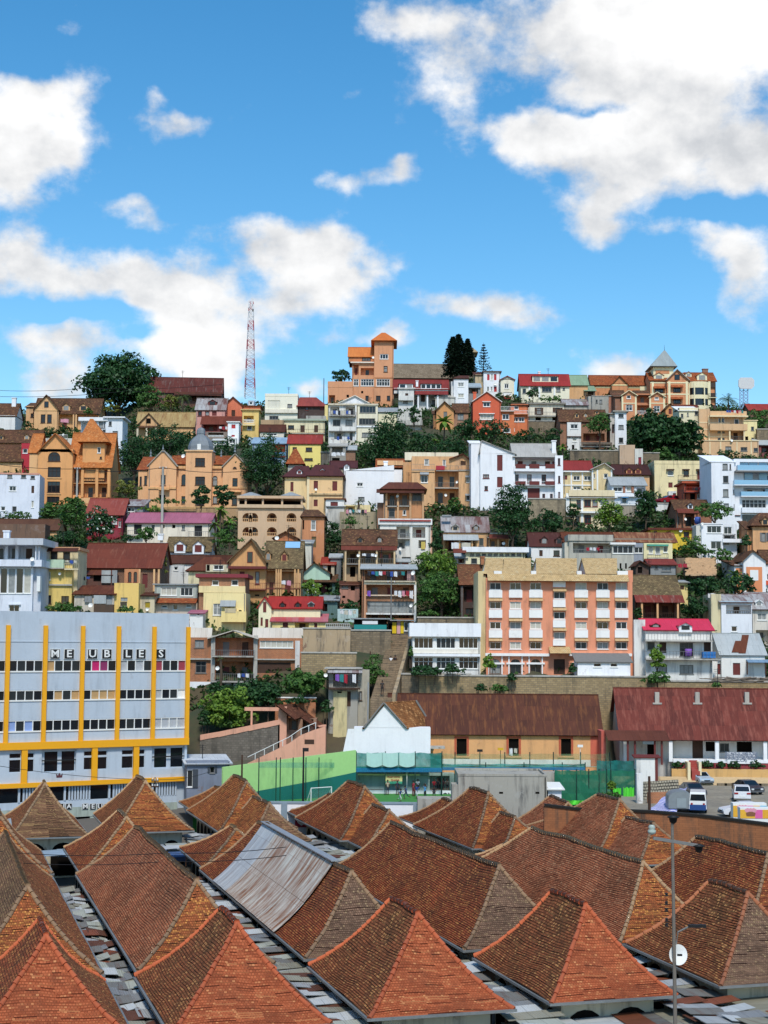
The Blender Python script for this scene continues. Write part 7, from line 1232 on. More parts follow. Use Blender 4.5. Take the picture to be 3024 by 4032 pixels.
h=House('pink_white_house','white house with a pink recessed balcony and a red roof edge below the porch house',990,760,262,0,fc=GREYW,sc=wall('e0b8b0'));h.b(822,1152,525,770,wall('ece8dc',.7),('flat',40,WHITE2,.3),'O 930 535 86 76; O 1035 540 84 70; o 935 630 50 50; o 1075 625 48 52; d 965 735 60 30',dep=8);h.band(820,492,1156,502,plain('red_roof_edge','a03c38'),.5);h.bal(930,578,1020,612,CONC,.9);h.dish(960,682,11,-.4);h.b(1118,1164,530,730,wall('d8a888',.5),None,'',dep=6,y=.4);h.band(1092,636,1118,684,plain('yellow_cloth','d8c060'),.2,name='curtain')
h=House('gallery_house','house with a steep brown tiled roof, two dormers and galleries with washing, in the middle',755,890,252,0,fc=GREYW,sc=WOODR);h.b(582,925,690,895,wall('b89870',.8),('gs',556,660,T_BROWN,.3),'o 605 700 78 75; o 692 700 105 75; o 812 705 100 70; v 628 800 34 65; o 700 790 60 90',dep=9);h.awn(570,658,935,690,R_MAROON,1.6);h.dorm(693,640,36,42,wall('8a6a50',.6));h.dorm(820,640,36,46,wall('8a6a50',.6));h.post([592,682,796,912],690,890,11,wall('d8b888',.5),-1.4);h.bal(600,745,920,780,GREYW,1.2,rm=GREYW);h.band(825,712,838,745,plain('salmon_shutter','b85a4a'),.05,name='shutter');h.band(880,712,893,745,plain('salmon_shutter','b85a4a'),.05,name='shutter');h.dish(684,728,11,-1.5);h.dish(802,728,11,-1.5)
laundry('pale washing on the upper gallery of the steep brown tiled house',705,712,790,22,250.4,[0,6,0,5,0])
h=House('scaffold_balcony_house','brick house with an open concrete frame of laundry filled balconies and glazed screens',880,1150,241,0,fc=GREYW,cat='building');h.b(705,1055,815,1165,brick('b87850'),('shed',782,812,R_ZINC,.8),'o 725 825 325 66; o 738 920 305 75; d 740 1025 305 75; o 740 1110 300 26',dep=9);h.bal(720,850,1055,890,wall('d8c8a8',.6),.8,rm=IRON);h.band(720,895,1060,915,wall('e0d0ac',.6),.5);h.band(730,982,1052,990,wall('e4c8a8',.5),.4);h.band(725,1100,1060,1112,WHITE2,.4);h.band(1046,900,1060,1160,WHITE2,.45);h.band(718,900,732,1160,wall('c89068',.6),.45);h.dish(1044,842,16,-.8);h.dish(1030,1055,13,-.5);h.b(1000,1050,825,890,wall('b08a84',.5),None,'',dep=1,y=-.3,fd=0,ctrl=False)
laundry('dense row of dark and white clothes on the top balcony of the concrete frame house',740,828,985,32,239.7,[6,1,4,0,2,6,1,0,6,4])
laundry('pink and white washing on the middle balcony of the concrete frame house',915,955,1040,48,239.9,[0,0,5,2,0,7,7])
laundry('purple towel hung alone at the left of the middle balcony',738,955,765,52,239.8,[3],1)
h=House('pink_brick_hut','faded pink brick hut left of the concrete frame house',620,1020,247,0,fc=GREYW);h.b(560,690,915,1030,wall('b8806a',1.0),('shed',890,918,R_BROWN,.4),'d 575 920 40 20; v 632 918 28 36; v 577 988 20 16',dep=6)
h=House('green_gable_house','pale green gabled house with brown scalloped roofs above the flowering tree',420,985,254,0,fc=WOOD);h.b(325,495,840,900,wall('b8dcc4',.4),('gf',395,768,842,T_BROWN,.5),'w 375 812 36 26',dep=7);h.b(305,530,895,1000,wall('4a6a60',.7),('shed',846,898,T_BROWN,.5),'o 400 905 110 70',dep=7,y=-1.5)
h=House('dark_lean_to','dark lean-to shed with a teal wall between the flowering tree and the pink brick hut',480,1090,242,0,cat='shed');h.b(430,545,1030,1100,wall('5c7a74',.9),('shed',985,1018,R_GREY,.5),'v 450 1040 30 50',dep=6);h.b(545,680,1075,1130,wall('b8d4d0',.8),None,'',dep=2,y=-1.)
laundry('white laundry pegged along the pale blue fence below the pink brick hut',560,1082,670,36,239,[0,7,0,7])
h=House('small_brick_white_house','small brick and tin house between the green gable and the gallery house',500,850,258,0,sc=WHITE);h.b(445,525,780,870,wall('c0b498',.9),('shed',735,785,R_RED,.3),'v 480 790 24 70; x 452 790 22 20',dep=6);h.b(500,570,735,765,R_ZINC,('shed',712,740,R_ZINC,.3),'',dep=4,y=2)
h=House('small_orange_shed','small orange shed with a white door right of the gallery house',970,790,254,0,cat='shed',sc=TRIM);h.b(925,1010,765,800,wall('c8643c',.5),('shed',745,766,R_ZINC,.3),'x 948 765 20 26',dep=4)
h=House('twin_gable_house','ornate ochre house with a brown tiled roof, paired porch columns and maroon balconies',100,990,246,0,fc=WOODR,sc=WOODR);h.b(-165,75,770,995,wall('d8a060',.6),('gf',-18,612,770,T_MOSS,.7),'x -95 830 34 70; d 8 830 28 82; x -85 920 40 80; v 5 980 30 10',dep=9,y=-.8);h.gw(-40,705,-12,768,-.8);h.b(75,305,815,990,OCHRE2,('gs',632,812,T_MOSS,.5),'o 80 825 60 160; o 175 830 85 160',dep=10);h.dorm(93,755,36,70,wall('b88a58',.5));h.dorm(198,760,42,70,wall('b88a58',.5),kind='x');h.post([140,155,170,262,284],815,990,10,wall('d8a468',.5),-.8);h.band(-170,795,80,812,WOODR,1.3,-.8);h.bal(-165,905,80,945,WOODR,1.0,y=-.8,rm=WOODR);h.bal(80,905,300,940,WOODR,.8,rm=WOODR)
laundry('white clothes on the maroon gallery of the ornate ochre house',178,888,245,36,244.8,[0,5,0,0])
tp2=MB().box(-1.2,0,0,1.2,.05,1.6).build('tarpaulin',plain('pale_blue_tarpaulin','8ab8dc',.5),None);tp2 .location=at_d(252,675,249.5);tag(tp2,'pale blue tarpaulin lying on the mossy tiled roof with two dormers','tarpaulin');tp2 .rotation_euler=(rad(-48),0,0)
h=House('red_tile_gable','small orange gable with dark brown edges and a dish, behind the mossy tiled roof',200,640,258,0);h.b(130,282,610,660,wall('c87848',.6),('gf',205,565,612,T_BROWN,.5),'',dep=7);h.dish(150,614,14,-1)
h=House('stained_white_house','stained white house with one window between the mossy roof and the orange brick block',335,760,258,0,fc=GREYW);h.b(282,375,640,800,wall('d8d4c0',.9),('shed',622,645,R_GREY,.3),'w 300 658 32 30',dep=6)
h=House('orange_brick_block','tall plain orange brick house with dark shutters right of the arched tan block',385,730,266,0,sc=plain('olive_shutter','6a5a34'));h.b(315,458,475,740,wall('d08a58',.8),('hip',330,420,425,470,T_BROWN,.4),'d 372 495 32 65; x 376 602 30 70; v 318 495 10 60',dep=8)
h=House('arched_tan_block','tan block with rows of arched windows with balustrades and an open roof terrace',160,640,272,0,fc=GREYW,cat='building');TNW=wall('d8b48c',.25);h.b(-105,318,410,660,TNW,None,'A -75,85,213 448 64 58; A -35 448 62 58; A -75,85,213 540 64 58; A -35 540 62 58',dep=8);h.box(-110,392,322,414,wall('d8b890',.3),-.4,8,'cornice');h.box(-110,335,322,352,TNW,-.5,8,'roof');h.post([-108,-60,52,178,306],352,392,12,TNW,-.1);h.box(-100,352,312,392,DARK,5,5.2,'terrace_back_wall')
for a,b,c in((-85,45,-20),(185,300,240)):h.roof(('hip',c-8,c+8,312,334,R_GREY,.3),h.hit(a,340,1)[0],h.hit(b,340,1)[0],h.hit(100,335,1)[1]-.1,1,6,MB(),0)
h=House('patched_roof_house','house with a patched grey and rust metal roof, two dormers and an open veranda',1385,700,266,0,fc=GREYW);h.b(1235,1530,590,700,OCHRE2,('gs',472,575,R_PATCH,.3),'o 1250 600 80 95; o 1350 605 90 90; d 1470 612 30 50',dep=8);h.awn(1235,588,1465,625,R_ZINC,2.2);h.dorm(1315,560,44,42,wall('c8b498',.5));h.dorm(1450,560,40,42,wall('8a6a50',.5));h.chim(1232,468,1285,476,R_GREY,1.);h.post([1338,1420,1455],622,695,11,OCHRE,-1.8)
laundry('two white sheets on the veranda under the patched metal roof',1288,640,1420,52,263.6,[0,7],2)
h=House('balustrade_house','low ochre house with a roof balustrade right of the patched metal roof',1610,670,264,0,fc=GREYW);h.b(1535,1665,612,680,OCHRE2,('flat',5,CONC,.2),'o 1540 620 50 48; o 1600 620 60 48',dep=7);h.bal(1540,553,1660,578,CONC,.1,y=1.);h.awn(1535,588,1670,614,R_MAROON,1.0);h.dish(1632,650,11,-.4)
h=House('long_white_building','long low white flat roofed building with a strip of small windows behind the hotel',1550,790,250,0,fc=GREYW);h.b(1385,1770,705,800,wall('ece0b4',.4),('flat',34,WHITE,.6),'d 1412,1450,1490,1528,1566,1604,1642,1680,1718 712 26 16; d 1418 744 40 36; d 1505 744 30 36; d 1590 744 34 34',dep=8);h.b(1325,1385,735,790,wall('d0b8a0',.8),('shed',700,740,R_ZINC,.3),'o 1335 745 40 30',dep=5);h.awn(1300,680,1385,708,R_MAROON,1.5)
h=House('brown_wood_house','dark wooden house with a brown tiled roof left of the hotel roof',1450,1100,236,0,fc=WOOD,sc=WOOD);h.b(1350,1560,918,1130,wall('4e382c',.9),('gs',785,918,tile('8a5a40','6e4632','5a4a38',.4,'a07850',.1,.3,.25),.4),'o 1370 930 80 100; d 1380 1070 80 40; d 1448 938 14 45',dep=9);h.chim(1482,740,1505,785,BRICKO,3.)
frj();rwall('low stone wall with ivy between the white wing and the concrete frame house',405,805,222,250,228,STONE)
frc()
h=House('long_red_roof_house','cream skyline house with a bright red metal roof and a strip of three dormer windows',205,615,392,0,fc=GREYW);h.b(45,362,530,615,wall('f0e8c8',.3),('gs',454,530,metal('a63438','902e30',.12,'6a3038'),.5),'d 55 548 24 32; d 182 536 64 34; d 275 538 28 32; d 318 542 14 16; d 125 538 30 28',dep=8);h.strip(120,468,288,502,wall('f0e8c8',.3),3);h.chim(158,440,172,456,WHITE,4.);h.post([95,160,258],530,612,12,TRIM,-.2)
h=House('green_roof_house','ochre house with a pale green metal roof beside the long red roof',425,612,396,0,fc=WOOD);h.b(358,482,526,615,wall('dca870',.4),('gs',460,526,R_GREEN,.4),'',dep=8);h.b(465,530,560,605,wall('6a5a4c',.7),('shed',530,562,R_GREEN,.3),'O 470 568 50 30',dep=5,y=-.6)
h=House('red_tile_villa','long orange house with a red tiled roof and small central gable on the skyline',680,590,404,0,fc=TRIM);h.b(508,868,528,595,wall('d88e58',.4),('gs',462,526,T_RED,.5),'',dep=9);h.b(640,742,515,590,wall('d88e58',.4),('gf',690,460,520,T_RED,.5),'',dep=6,y=-1.);h.band(508,535,870,545,wall('f0dca0',.2),.06);h.band(635,520,745,528,wall('f0dca0',.2),1.1);h.band(822,530,900,570,wall('f0e2b4',.2),.3)
h=House('pointed_tower_mansion','orange and cream mansion with a grey pointed tower roof and a curved balcony corner',1090,668,398,0,fc=WOOD,cat='mansion');CO=wall('dc9260',.35);CT=wall('f2e6b8',.2);cream=CT
h.b(890,1140,495,670,CO,('gs',445,495,T_RED,.4),'d 922 540 55 34; d 1040 535 48 34; d 1040 615 48 32; v 922 615 50 40',dep=10);h.b(910,1042,400,500,CT,('pyr',978,988,298,400,metal('9ea6a4','8e9694',.1,pitch=.4),.9),'',dep=7,y=1.5,fd=0,ctrl=False);h.box(925,428,1015,450,CO,1.44,1.49,'trim');h.b(1000,1140,488,670,CO,('gf',1066,418,490,metal('b8b4ac','a8a49c',.1),.6),'d 1040 538 48 34; d 1040 612 48 34',dep=8,y=-1.2)
xs_,zs_=h.hit(982,262,5);xe_,ze_=h.hit(982,300,5);MB().tube([(xs_,5,ze_-.5),(xs_,5,zs_)],.08,5,.02).build('spire',IRON,h.root)
for u in(900,996,1008,1122):h.band(u,500,u+14,668,CT,.1,-1.2 if u>998 else 0,'pilaster')
for v in(505,580,655):h.band(890,v,998,v+8,CT,.08);h.band(1000,v,1140,v+8,CT,.08,-1.2)
for u,v in((908,532),(1022,525),(1022,602)):h.awn(u,v,u+80,v+14,T_RED,.9,-1.2 if u>1000 else 0)
h.gw(1050,458,1080,488,-1.2);h.b(1140,1318,500,668,CO,('gs',444,500,T_RED,.4),'',dep=9,y=.6);h.dorm(946,490,66,50,CT);h.dorm(1228,492,66,54,CT);h.dorm(1140,470,40,36,CT)
x0,z0=h.hit(1140,668,.6);x1,_=h.hit(1270,668,.6);xm=(x0+x1)/2;Rb=(x1-x0)/2;bay=MB();gl=MB()
def arc(m,r,za,zb):
 for k in range(12):
  a0,a1=math.pi+math.pi*k/12,math.pi+math.pi*(k+1)/12;m.quad((xm+r*math.cos(a0),.6+r*.6*math.sin(a0),za),(xm+r*math.cos(a1),.6+r*.6*math.sin(a1),za),(xm+r*math.cos(a1),.6+r*.6*math.sin(a1),zb),(xm+r*math.cos(a0),.6+r*.6*math.sin(a0),zb))
for va,vb in((500,540),(586,612),(655,700)):arc(bay,Rb,h.hit(1205,vb,-1)[1],h.hit(1205,va,-1)[1])
arc(gl,Rb*.93,h.hit(1205,690,-1)[1],h.hit(1205,505,-1)[1]);m=bay;zt_=h.hit(1205,500,-1)[1];m.poly([(xm+Rb*math.cos(math.pi+math.pi*k/12),.6+Rb*.6*math.sin(math.pi+math.pi*k/12),zt_)for k in range(13)]);m.build('curved_balcony',CT,h.root);gl.build('curved_glazing',GLASS,h.root)
for k in(1,4,8,11):a_=math.pi+math.pi*k/12;x_,y_=xm+Rb*math.cos(a_),.6+Rb*.6*math.sin(a_);MB().box(x_-.15,y_-.15,z0-2,x_+.15,y_+.05,zt_-.2).build('balcony_post',CT,h.root)
h.b(1268,1318,510,668,wall('4a3c34',.4),None,'o 1275 540 38 36; o 1275 615 38 40',dep=7,y=.2);h.bal(1270,580,1325,604,CT,.6,y=.2,rm=IRON);h.chim(1232,422,1268,448,brick('9a6a58'),5.);h.band(1270,500,1284,668,CT,.15,.2,'pilaster')
h=House('twin_gable_orange_house','orange house with two cream edged gables right above the big dark tree',820,730,380,0,fc=TRIM);h.b(705,800,590,735,CO,('gf',752,556,592,CT,.5),'w 735 588 28 26; w 730 652 44 40',dep=8);h.b(886,985,600,735,CO,('gf',936,566,602,CT,.5),'w 918 598 28 24; w 912 660 42 40',dep=8);h.b(800,886,580,735,wall('c88054',.4),('gs',562,590,T_BROWN,.3),'o 805 590 78 50; O 805 656 78 60',dep=8,y=.8);h.b(660,705,600,735,wall('9a6a50',.7),('shed',585,602,T_BROWN,.3),'',dep=7,y=.6);h.b(640,720,580,600,wall('8a5a44',.6),('gs',560,588,T_BROWN,.3),'',dep=6,y=6,fd=0,ctrl=False)
for u in(703,790,884,975):h.band(u,596,u+11,735,CT,.08,0,'pilaster')
for u0,u1 in((705,800),(886,985)):h.band(u0,640,u1,646,CT,.07)
h=House('grey_block_house','unfinished grey concrete house with two square windows left of the twin gables',560,690,384,0,fc=GREYW,sc=CONC);h.b(510,618,598,700,wall('a8a498',.9),('flat',4,CONC,.1),'d 558 620 18 26; d 534 620 12 22',dep=7);h.b(618,700,598,705,wall('b8785c',.8),('flat',5,CONC,.2),'d 650 605 18 60',dep=7,y=.4);h.b(486,512,598,690,wall('b4b0a4',.9),None,'',dep=6,y=1)
h=House('striped_tin_house','low house with a rust and white striped tin roof left of the grey concrete house',400,680,378,0);h.b(325,480,655,690,wall('b0a898',.8),('gs',618,656,R_PATCH,.4),'',dep=7);h.chim(440,628,470,660,wall('a89c88'),2.)
h=House('brown_shutter_house','white flat roofed house with big brown shutters and a stained balcony',210,760,374,0,fc=WOOD,sc=WOOD);h.b(92,325,652,765,wall('ecdfc4',.6),('flat',12,wall('8a8478',.8),.5),'s 148 672 30 46; s 268 672 34 32; v 140 735 36 26; v 250 735 40 26',dep=8);h.bal(92,700,310,725,CONC,.8,rm=GREYW);rwall('dark stone wall under the white house with brown shutters',85,310,762,860,370,STONE)
h=House('orange_stack_house','orange house with tiers of windows cut by the big tree, right of the red gable',40,830,362,0,fc=TRIM);h.b(-20,92,650,830,wall('e07840',.4),('hip',-10,70,640,655,T_BROWN,.3),'w -10,30 735 38 30; w 0 660 30 24; d -15 802 20 24',dep=7);h.bal(-20,690,92,712,wall('e08850'),.8)
h=House('brown_tile_veranda_house','mossy brown roofed house with small dormers and a white lower corner beside a round tree',450,945,352,0,fc=GREYW,sc=WOOD);h.b(302,605,765,950,brick('a86a4a'),('gs',686,765,T_BROWN,.4),'o 452 840 140 50',dep=9);h.b(348,438,768,950,WHITE2,None,'w 368 780 50 30; w 380 870 30 24; v 378 915 16 30',dep=4,y=-1.);h.dorm(410,735,26,36,OCHRE);h.dorm(467,732,24,30,OCHRE);h.dorm(540,712,24,26,OCHRE);h.b(438,640,900,945,wall('7a6a58',1.0),None,'o 450 912 90 28; o 550 912 80 28',dep=5,y=-.6);h.bal(432,898,640,925,CONC,1.0,y=-.6);h.band(345,858,440,864,WOOD,.3,-1.)
h=House('white_tower_house','tall narrow white tower house with three square windows left of the big dark tree',690,915,352,0,fc=GREYW);h.b(660,735,700,918,WHITE,('flat',8,GREY,.5),'d 682 712 34 26; d 682 785 34 28; d 684 868 30 34',dep=6);h.b(628,660,715,915,wall('c8beb0',.7),('flat',6,GREY,.5),'o 640 780 20 60',dep=5,y=.6)
rwall('long brown stone terrace wall below the white tower house',365,806,955,1050,330,brick('8a7a62','6e6250',.5,.3,.8));rwall('brown stone wall between the white gate wall and the cream flat roofed block',840,950,970,1060,329,brick('8a7a62','6e6250',.5,.3,.8));h=House('gate_pillar','white gate wall with a narrow dark red door on the brown stone terrace',815,1045,328,0,cat='gate',sc=plain('dark_red_door','8a2430'));h.b(790,842,940,1050,wall('d8d4c8',.7),None,'x 812 995 20 50',dep=1.5);h.b(690,790,915,970,wall('c8a888',.9),None,'',dep=2,y=.5)
h=House('small_gable_cabin','small orange gabled cabin with a dark brown roof left of the tan apartment block',1030,735,372,0,sc=WOODR);h.b(990,1065,680,740,wall('d89050',.4),('gf',1020,642,682,T_BROWN,.4),'x 1010 670 20 44',dep=7);h.b(1065,1210,700,735,wall('6a4a3c',.7),('gs',655,702,R_MAROON,.3),'',dep=7,y=.6)
h=House('tan_apartment_block','four storey tan apartment block with balconies and a roof terrace full of washing',1400,975,345,0,fc=GREYW,cat='building');TA=wall('e2b684',.4);TC=wall('f0d8a8',.3)
h.b(1280,1500,720,905,TA,None,'w 1335 738 40 40; w 1440 745 30 38; d 1330 818 46 20; d 1330 868 46 20; O 1415 820 84 66',dep=9);h.b(1210,1280,680,905,TA,None,'',dep=9,y=.8);h.b(1080,1210,672,905,wall('efe2b8',.3),('shed',664,690,TRIM,.3),'d 1090 712 16 26; d 1130 705 10 24; d 1180 690 22 32; d 1215 700 1 1',dep=8,y=2.);h.b(1230,1598,890,978,TA,('flat',5,TC,.15),'d 1380 925 40 26; d 1480 930 44 26; d 1565 935 28 26',dep=9,y=-1.8);h.bal(1280,778,1525,815,TA,1.4,'solid',rm=TA);h.box(1280,722,1530,732,TC,-1.2,6,'roof_slab');h.bal(1280,695,1520,722,TC,.1,'solid',rm=TA);h.post([1405,1500],815,892,9,TC,-1.2)
for v in(765,810,855):h.band(1210,v,1280,v+7,TC,.06,.8);h.band(1280,v+4,1410,v+11,TC,.06)
for u in(1270,1350):h.band(u,725,u+9,905,TC,.07)
for u in(1275,1345,1452,1545):h.band(u,895,u+9,975,TC,.08,-1.8)
h.dish(1418,888,10,-2)
laundry('bright washing along the roof terrace of the tan apartment block',1385,688,1500,20,343.5,[1,1,2,0,2,5,4,1])
h=House('yellow_annex','pale yellow annex behind the right end of the tan apartment block',1540,905,352,0,fc=GREYW,cat='building');h.b(1480,1588,758,910,wall('f0e0a0',.3),('flat',5,TC,.2),'d 1548 796 20 26; d 1550 868 18 26; v 1510 860 20 34',dep=6)
h=House('red_roof_far_right','house with a long red roof rising behind the trees at the right edge',1640,720,376,0);h.b(1540,1720,690,730,brick('8a5a48'),('gs',650,690,R_RED,.3),'',dep=8);rwall('stone terrace wall at the right edge below the bushes',1588,1700,815,880,350,STONE);h=House('grey_sheds','row of low grey tin sheds at the right edge under the terrace wall',1640,980,345,0,cat='shed');h.b(1600,1720,915,985,wall('8a4a48',.8),('shed',878,915,R_ZINC,.4),'o 1615 925 60 40',dep=6)
e=empty('octagon_board',at_d(1520,690,388),0,'white octagonal board on a blue and white lattice frame, skyline right of the palm','billboard');o=e.location;k=lambda u,v,d=0:at_d(u,v,388+d)-o;m=MB();pts=[(1480,475),(1552,475),(1570,492),(1570,532),(1552,550),(1480,548),(1467,532),(1467,492)];a_=[k(u,v)for u,v in pts];b_=[p+Vector((0,.4,0))for p in a_];m.poly(a_);m.poly(b_[::-1])
for i in range(8):m.quad(a_[i],a_[(i+1)%8],b_[(i+1)%8],b_[i])
m.build('panel',plain('off_white_panel','d8d8d6'),e);m=MB();BWH=plain('pale_blue_steel','9ab4d4')
for u in(1475,1500,1528):m.tube([k(u,690,.5),k(u,540,.5)],.12,5)
for v in range(555,690,22):
 for ua,ub in((1475,1500),(1500,1528)):m.tube([k(ua,v,.5),k(ub,v+22,.5)],.07,4);m.tube([k(ub,v,.5),k(ua,v+22,.5)],.07,4)
m.build('frame',BWH,e)
frf()
h=House('white_glass_block','modern white block with stepped balconies of pale blue glass at the right edge',1500,560,268,0,fc=GREYW,cat='building');WM=wall('eef0f2',.2);BG=plain('pale_blue_glass','8fc0dc',.15,spec=.7);h.b(1290,1440,110,480,WM,('shed',72,112,WM,.1),'d 1362 125 34 40; d 1408 128 10 36; d 1365 205 36 46; d 1365 292 36 50; d 1370 385 34 34; d 1432 295 16 30; v 1436 390 10 40',dep=10);h.b(1440,1720,95,560,WM,None,'O 1475 115 240 56; O 1500 185 210 74; O 1500 285 210 45; w 1488 360 160 60; d 1490 460 90 50',dep=10,y=.4)
for v0,v1,uu,ou in((135,168,1462,1.2),(232,262,1440,1.5),(308,336,1484,1.0)):h.bal(uu,v0,1720,v1,WM,ou,'solid',y=.4,rm=BG)
for u,v in((1475,112),(1535,112),(1600,112),(1505,185),(1600,185),(1640,280)):h.band(u,v,u+55,v+(24 if v==112 else 46 if v==185 else 30),BG,.05,.9,'glass_screen')
h.bal(1490,412,1650,440,WM,.8,'solid',y=.4,rm=WM);h.bal(1485,525,1560,552,CONC,.8,y=.4);h.box(1448,170,1720,180,GREYW,-1.2,.3,'slab_edge')
h=House('cream_flat_block','weathered cream flat roofed block with small hooded windows, left of the white glass block',1100,345,300,0,fc=WOOD,sc=WOODR,cat='building');h.b(918,1290,128,345,wall('f0dca4',.8),('par',22,wall('f0dca4',.8)),'w 1004 168 36 36; d 1108 170 34 36; x 1196 172 32 58; d 1265 180 22 30; x 1008 248 28 34',dep=9)
for u,w_ in((998,50),(1102,46),(1192,46)):h.band(u,160,u+w_,167,WOOD,.6)
h.bal(1075,200,1230,232,CONC,.8);h.bal(1075,280,1115,310,CONC,.8);h.b(1010,1060,305,370,WHITE2,None,'x 1038 318 20 46',dep=2,y=-1.5);rwall('white balustrade wall beside the red car below the cream block',930,1060,388,410,282,WHITE2)
frf();pz_=at_d(965,385,284).z;r,m,hw,p=car('parked_car','small dark red car behind the white balustrade wall on the hillside',940,385,284,-70,'98202c',SED,[(1.35,2.35,.95,1.3,.25),(2.42,3.45,.95,1.3,.2)],z=pz_);wheels(r,(.8,3.45),1.72);glass_end(r,hw,1.18,.985,1.8,1.365,'windscreen')
h=House('red_brick_balcony_house','orange red flat roofed brick house with a long balcony, before the cream block',1235,360,279,0,fc=TRIM,sc=WHITE);h.b(1112,1358,255,365,wall('cc5c34',.5),('flat',12,wall('c85a34',.6),.5),'o 1125 262 130 40; x 1268 250 30 52; w 1310 258 30 30; v 1150 320 34 40; w 1195 320 44 36; v 1290 320 50 40',dep=7);h.bal(1112,278,1358,310,WOODR,1.0,rm=plain('red_rail','b03a2c'))
laundry('dark red and blue clothes on the red brick balcony house',1180,280,1250,22,277.4,[6,2,1,2])
h=House('ochre_red_roof_house','ochre house with a dark red roof, directly right of the white gabled block',480,300,292,0,fc=TRIM,sc=WOODR);OY=wall('e6cc94',.3);h.b(322,510,170,305,OY,('gs',107,168,metal('983638','883032',.12),.4),'x 322 202 26 28; w 386 205 46 30; w 456 205 46 30; d 385 275 50 20',dep=8);h.b(508,642,160,305,OY,('gf',592,118,162,metal('c0b8b0','b0a8a0',.1),.6),'d 586 190 28 30; d 520 192 10 28',dep=8,y=-1.2)
for u in(370,442):h.band(u,175,u+9,300,TRIM,.08)
for u in(508,540,632):h.band(u,165,u+10,300,TRIM,.1,-1.2)
h.band(322,172,510,180,TRIM,.5);h.band(322,262,510,270,TRIM,.12)
h=House('beige_modern_house','beige house with wide white ledges and dark red windows, below the ochre red roofed house',500,535,276,0,fc=WOODR);h.b(360,656,350,535,wall('ecd8ac',.3),('flat',10,TRIM,.5),'d 458 360 44 46; d 512 360 34 46; d 408 362 30 60; w 560 362 60 40; d 458 460 46 58; d 400 470 30 50; w 560 470 50 40',dep=8);h.band(355,436,658,448,TRIM,.6);h.bal(358,298,658,340,wall('ecd8ac',.3),.5,'solid',rm=wall('ecd8ac',.3));h.band(437,350,452,535,TRIM,.12);h.band(340,318,362,470,TRIM,.1)
h=House('dark_roof_dormer_house','low brick house with a dark maroon roof and two arched orange dormers',775,235,300,0,sc=WOODR);h.b(662,885,205,250,OCHRE2,('gs',132,198,metal('4e2a2a','422424',.15),.4),'',dep=8);h.dorm(752,188,40,40,wall('d89058',.4),kind='x');h.dorm(810,188,40,40,wall('d89058',.4),kind='x')
h=House('pale_blue_house','pale blue white house with a grey metal roof, below the dark dormer roof',750,400,284,0,fc=GREYW);h.b(640,860,270,405,wall('dce4ea',.3),('gs',214,268,metal('aeb2b0','9ea2a0',.15),.4),'w 648 278 60 30; w 735 275 50 34; o 800 280 60 38; w 704 345 32 40',dep=8);h.post([712,768],270,325,15,brick('b86a4c'),-.2);h.bal(650,318,860,335,WHITE,.6,'solid',rm=WHITE);h.awn(698,336,745,348,plain('blue_awning','4a80a8'),.8);rwall('white picket parapet wall under the pale blue house',690,830,398,440,279,wall('a89c88',.9),cap=TRIM)
h=House('brick_tile_house','small brick house amid trees with a brown tiled roof and a blue barrel',1180,540,268,0,fc=WOOD);h.b(1060,1290,430,545,brick('a8603e'),('gs',362,430,T_BROWN,.4),'o 1110 455 80 80; d 1068 470 12 50',dep=8);h.awn(1060,420,1200,448,R_MAROON,1.4);h.dorm(1152,418,32,42,WHITE);h.post([1105,1178],448,540,13,brick('a8603e'),-1.2);h.b(1395,1465,458,545,brick('8a5a44'),('shed',432,462,R_MAROON,.3),'v 1410 470 30 60',dep=6,y=.5);h.dish(1116,490,10,-1.4);h.dish(1190,488,10,-1.4)
bl=MB().lathe([(.01,0),(.5,.02),(.55,.6),(.5,1.2),(.01,1.25)],(0,0,0),12).build('barrel',WASH[1],None,True);bl.location=at_d(1200,520,265);tag(bl,'blue barrel standing on the porch of the small brick house amid trees','barrel')
h=House('bright_yellow_house','low vivid yellow house with a maroon roof edge above the ivy slope',1040,640,258,0,fc=WOODR,sc=WOODR);h.b(892,1190,560,645,wall('f0cc1c',.4),('flat',14,R_MAROON,.5),'d 918 566 16 14; x 995 568 30 44; d 1108 570 36 34',dep=7);h.bal(1135,608,1190,638,CONC,.6);h.dish(1090,566,11,-.3)
h=House('white_window_house','modern white house with wide windows and a plant filled balcony',1330,690,254,0,fc=TRIM);h.b(1225,1365,520,695,WHITE,('flat',5,WHITE,.1),'w 1260 532 95 46; w 1285 632 70 52',dep=8);h.b(1190,1228,530,690,wall('d8d4c8',.5),None,'',dep=7,y=.4);h.b(1365,1455,520,695,wall('e8eaea',.3),None,'w 1370 538 54 48; o 1370 590 75 26; d 1370 632 40 28',dep=7,y=.8);h.bal(1365,585,1450,616,WHITE,1.0,'bars',.8,rm=IRON);h.box(1365,616,1490,640,WHITE,-.4,3,'terrace');h.dish(1230,520,9,-.3)
h=House('ochre_right_house','ochre corner house with a brown mansard roof and tall shuttered windows at the right edge',1620,680,250,0,fc=GREYW,sc=GREYW);h.b(1560,1720,535,690,wall('e0a870',.5),('hip',1600,1700,446,530,T_BROWN,.5),'s 1618 576 26 56; s 1665 576 26 56',dep=8);h.dorm(1640,524,44,55,OCHRE2);h.b(1525,1560,550,680,wall('c88a58',.6),('shed',500,552,T_BROWN,.3),'',dep=6,y=.8)
